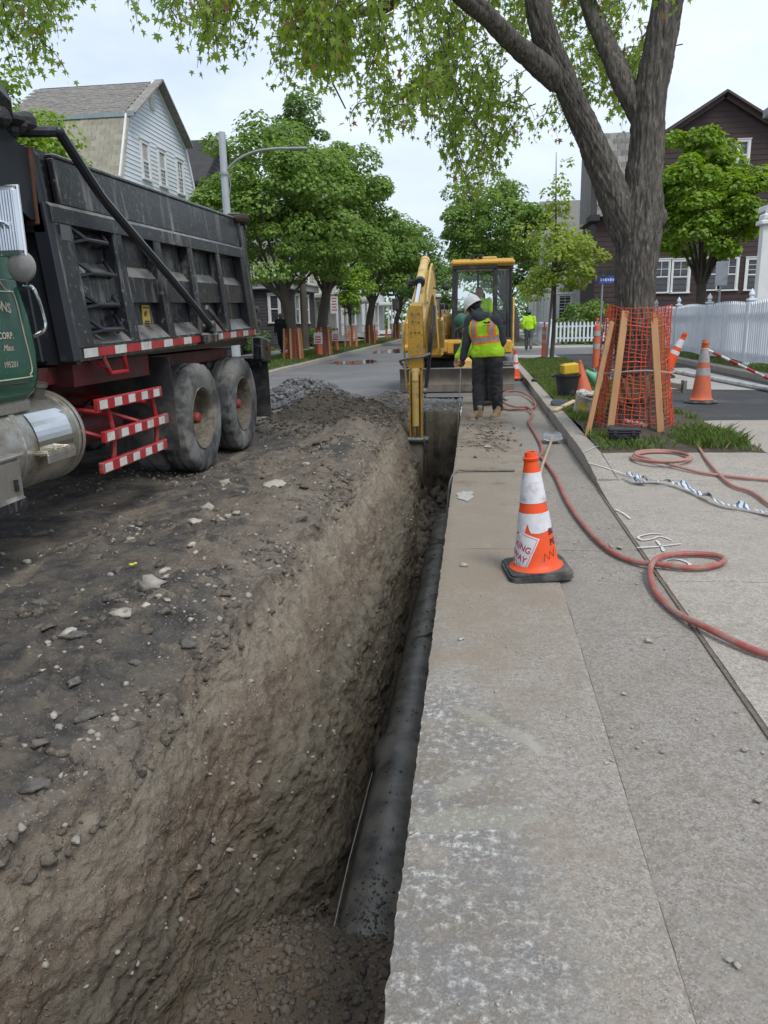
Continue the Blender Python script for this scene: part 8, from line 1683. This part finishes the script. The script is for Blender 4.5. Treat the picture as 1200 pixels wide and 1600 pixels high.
b = MB(); b.box((0, 0, 0.72), (0.13, 0.13, 1.56), bev=0.008); b.box((0, 0, 1.53), (0.18, 0.18, 0.05), bev=0.012); b.lathe([(0.03, 0), (0.055, 0.03), (0.035, 0.05), (0.065, 0.09), (0.055, 0.14), (0.02, 0.2), (0.0, 0.23)], 14, (0, 0, 1.55)); pom = b.mesh('post'); pom.materials.append(pick_m)
for y in posts: o = link('post', pom, None, PF); o.location = Vector((FX, y, 0.2))-BASE[PF.name]
P2 = thing('picket_fence', 'lower white picket fence across the side street behind the delineators', 'fence', (5, 40, 0.1))
b = MB(); b.prism([(-0.045, 0), (0.045, 0), (0.045, 0.9), (0, 0.97), (-0.045, 0.9)], -0.01, 0.01, 'y'); p2m = b.mesh('picket', smooth=0); p2m.materials.append(pick_m)
for k in range(26): o = link('picket', p2m, None, P2); o.location = Vector((3.6+k*0.19, 40.0, 0.28))-BASE[P2.name]
for z in (0.45, 1.02): b = MB(); b.bar((3.5, 40.05, z), (8.6, 40.05, z), 0.05, 0.08); b.build('rail', pick_m, P2, smooth=0)
for x in (3.5, 6.2, 8.6): o = link('post', pom, None, P2); o.location = Vector((x, 40.05, 0.0))-BASE[P2.name]; o.scale = (1, 1, 0.8)
P3 = thing('picket_fence', 'white board fence receding up the right pavement', 'fence', (5.3, 48, 0.1))
for k in range(40): o = link('picket', pme, None, P3); o.location = Vector((3.45, 40.3+k*0.2, 0.1))-BASE[P3.name]; o.scale = (1, 1.6, 0.85)
b = MB(); b.bar((3.5, 40.2, 1.0), (3.5, 48.4, 1.0), 0.05, 0.08); b.build('rail', pick_m, P3, smooth=0)
# signs
galv = mat('galvanised', (0.33, 0.34, 0.35), (0.27, 0.28, 0.29), 5, rough=0.45, metal=0.5)
blue_s = mat('sign_blue', (0.03, 0.09, 0.42), rough=0.4); white_s = mat('sign_white', (0.6, 0.6, 0.6), (0.55, 0.55, 0.55), 5, rough=0.4); red_s = mat('sign_red', (0.45, 0.05, 0.06), rough=0.4)
SS = thing('street_sign', 'street name sign with blue blade left of the big tree trunk', 'sign', (3.63, 24.6, 0.13)); b = MB(); b.cyl((3.63, 24.6, 0.1), (3.63, 24.6, 2.75), 0.03, n=10); b.build('post', galv, SS)
p = at(948, 437, 24.6); b = MB(); b.box((p.x+0.05, 24.56, p.z), (0.62, 0.02, 0.2), rotm(0, -0.03, 0)); s1 = b.build('name_blade', blue_s, SS, smooth=0)
b = MB(); b.box((p.x-0.02, 24.5, p.z+0.2), (0.5, 0.02, 0.14), rotm(0, 0, 0.5)); b.build('name_blade', xblk, SS, smooth=0)
b = MB()
for k in range(7): b.box((p.x-0.17+k*0.07, 24.547, p.z-0.005*k*0.3), (0.045, 0.004, 0.09-0.03*(k % 2)))
o = b.build('blade_lettering', white_s, s1, smooth=0); o['kind'] = 'stuff'
BS = thing('sign', 'grey back of a parking sign above the white fence', 'sign', (6.85, 24.0, 0.25)); b = MB(); b.cyl((6.85, 24, 0.2), (6.85, 24, 2.9), 0.03, n=10); b.build('post', galv, BS)
b = MB(); b.box((6.85, 23.96, 2.56), (0.34, 0.012, 0.66), bev=0.004); b.build('plate', mat('sign_back', (0.36, 0.38, 0.42), rough=0.5, metal=0.3), BS)
PS = thing('parking_sign', 'white parking sign on a post on the left verge', 'sign', (-7.2, 39, 0.12)); b = MB(); b.cyl((-7.2, 39, 0.1), (-7.2, 39, 2.75), 0.028, n=8); b.build('post', galv, PS)
b = MB(); b.box((-7.2, 38.96, 2.3), (0.38, 0.012, 0.82)); pl_ = b.build('plate', white_s, PS, smooth=0)
b = MB()
for k in range(5): b.box((-7.2, 38.95, 2.62-0.14*k), (0.26-0.05*(k % 2), 0.004, 0.05))
o = b.build('plate_lettering', red_s, pl_, smooth=0); o['kind'] = 'stuff'
# street lamp
LP = thing('street_lamp', 'grey street lamp with curved arm above the truck tail', 'street lamp', (-6.98, 21.95, 0.12)); b = MB(); b.tube([(-6.98, 21.95, 0.1), (-6.98, 21.95, 3.5), (-6.98, 21.95, 6.5)], [0.13, 0.11, 0.095], 16); b.build('pole', mat('lamp_pole', (0.42, 0.44, 0.47), (0.36, 0.38, 0.4), 4, rough=0.5, metal=0.2), LP)
b = MB(); b.tube(catmull([(-6.95, 21.95, 5.5), (-6.6, 21.95, 5.78), (-6.1, 21.95, 5.97), (-5.5, 21.95, 6.02), (-5.05, 21.95, 6.0)], 6), 0.035, 8); b.build('arm', galv, LP)
b = MB(); b.box((-4.88, 21.95, 5.99), (0.5, 0.2, 0.075), rotm(0, 0.03, 0), bev=0.03); b.build('lamp_head', galv, LP)
b = MB(); b.lathe([(0.14, 0), (0.14, 0.06)], 16, (-6.98, 21.95, 5.42)); b.tube([(-6.85, 21.9, 5.4), (-6.8, 21.9, 5.2), (-6.86, 21.9, 4.9)], 0.012, 5); b.build('clamp', galv, LP)
# netted guards and notices along the left verge
def guard(label, x, y, group='tree guards along the left verge', s=1.0, z=0.12, nst=5, h=1.15):
    t = thing('tree_guard', label, 'tree guard', (x, y, z), group); BASE[t.name] = Vector((0, 0, 0)); b = MB(); netting(b, 0, 0, 0.05, h*0.95, 0.33*s, 0.28*s, 18, 12, seed=int(y), rv=0.006, rh=0.005); o = b.build('netting', net_m, t); o['kind'] = 'stuff'
    for k in range(nst): a = R(-150+k*60); b = MB(); b.bar((0.36*s*math.cos(a), 0.36*s*math.sin(a), 0), (0.31*s*math.cos(a), 0.31*s*math.sin(a), h), 0.07, 0.045, 0.004, up=(0, -1, 0)); b.build('stake', wood, t)
    return t
guard('staked orange guard round the nearest left verge maple', -6.85, 28.4); guard('staked orange guard round the second left verge maple', -6.5, 32.3); guard('staked orange guard round the slim young left tree', -6.9, 42); guard('staked orange guard round the mid-distance left maple', -6.7, 48, nst=4); guard('staked orange guard round the maple beyond the mid-distance one', -6.6, 62, nst=4)
def notice_post(label, x, y, h=1.0, z=0.12, sign=True, body=orf, r=0.11):
    t = thing('notice_cone', label, 'cone', (x, y, z), 'orange posts with notices along the left kerb'); BASE[t.name] = Vector((0, 0, 0)); b = MB(); b.lathe([(0.2, 0), (0.2, 0.05), (r+0.03, 0.06)], 10, caps=True); b.build('base', cblk, t)
    b = MB(); b.lathe([(r, 0.06), (r*0.9, h*0.5), (r*0.75, h*0.9), (r*0.3, h*0.93), (r*0.3, h), (0, h)], 16); pb_ = b.build('post_body', body, t); b = MB(); b.lathe([(r*0.93, h*0.30), (r*0.9, h*0.42)], 16); b.build('reflective_band', cwh, pb_)
    if sign:
        b = MB(); b.box((0, -r-0.01, h*0.68), (0.36, 0.012, 0.46), rotm(0.05, 0, 0.06)); s_ = b.build('notice', white_s, t, smooth=0); b = MB()
        for k in range(4): b.box((0, -r-0.02, h*0.68+0.15-0.1*k), (0.26-0.04*(k % 2), 0.004, 0.05), rotm(0.05, 0, 0.06))
        o = b.build('notice_lettering', red_s, s_, smooth=0); o['kind'] = 'stuff'
    return t
for (u, v, lab, sg_) in ((425*0+499, 556, 'orange post with white notice in front of the second left maple', True), (526, 549, 'orange post with notice right of the parking sign post', True), (549, 541, 'orange post with white notice beside the slim young tree', True), (573, 537, 'short orange post right of the mid-distance maple', False), (588, 533, 'orange post with notice farther along the left kerb', True), (604, 530, 'farthest orange post at the left kerb end', False)):
    q = gz_(u, v, 0.12); notice_post(lab, max(q.x, -7.3), q.y, 1.05 if sg_ else 0.8, sign=sg_)
# iron fence before the cream house, parked car far up the road
IF = thing('iron_fence', 'black iron fence before the columned porch on the left', 'fence', (-10.0, 50, 0.1))
bi = MB(); bi.cyl((0, 0, 0), (0, 0, 0.95), 0.018, n=5); bim = bi.mesh('bar'); bim.materials.append(xblk)
for k in range(44): o = link('bar', bim, None, IF); o.location = Vector((-10.5, 47.6+k*0.24, 0.12))-BASE[IF.name]
for z in (0.3, 0.98): b = MB(); b.bar((-10.5, 47.5, z), (-10.5, 58.1, z), 0.04, 0.04); b.build('rail', xblk, IF, smooth=0)
CR = thing('parked_car', 'silver car parked far up the left side of the road', 'car', (-4.6, 70, 0)); carp = mat('car_silver', (0.35, 0.36, 0.38), rough=0.3, metal=0.6)
b = MB(); b.prism([(68, 0.3), (68, 0.85), (68.9, 0.95), (69.5, 1.42), (71.2, 1.42), (72.0, 0.98), (72.2, 0.9), (72.2, 0.3)], -5.45, -3.75, 'x'); o = b.build('body', carp, CR); o.modifiers.new('b', 'BEVEL').width = 0.12
b = MB(); b.quad((-5.25, 68.93, 1.0), (-3.95, 68.93, 1.0), (-4.05, 69.44, 1.37), (-5.15, 69.44, 1.37)); b.build('windscreen', dglass, CR, smooth=0)
for x in (-5.3, -3.9):
    for y in (68.8, 71.4): b = MB(); b.lathe([(0.0, -0.1), (0.3, -0.1), (0.33, -0.05), (0.33, 0.05), (0.3, 0.1), (0, 0.1)], 18, (x, y, 0.33), (1, 0, 0)); b.build('wheel', rub, CR)
for x in (-5.15, -4.05): b = MB(); b.ell((x, 67.98, 0.7), (0.16, 0.05, 0.08)); b.build('headlight', chrome, CR)
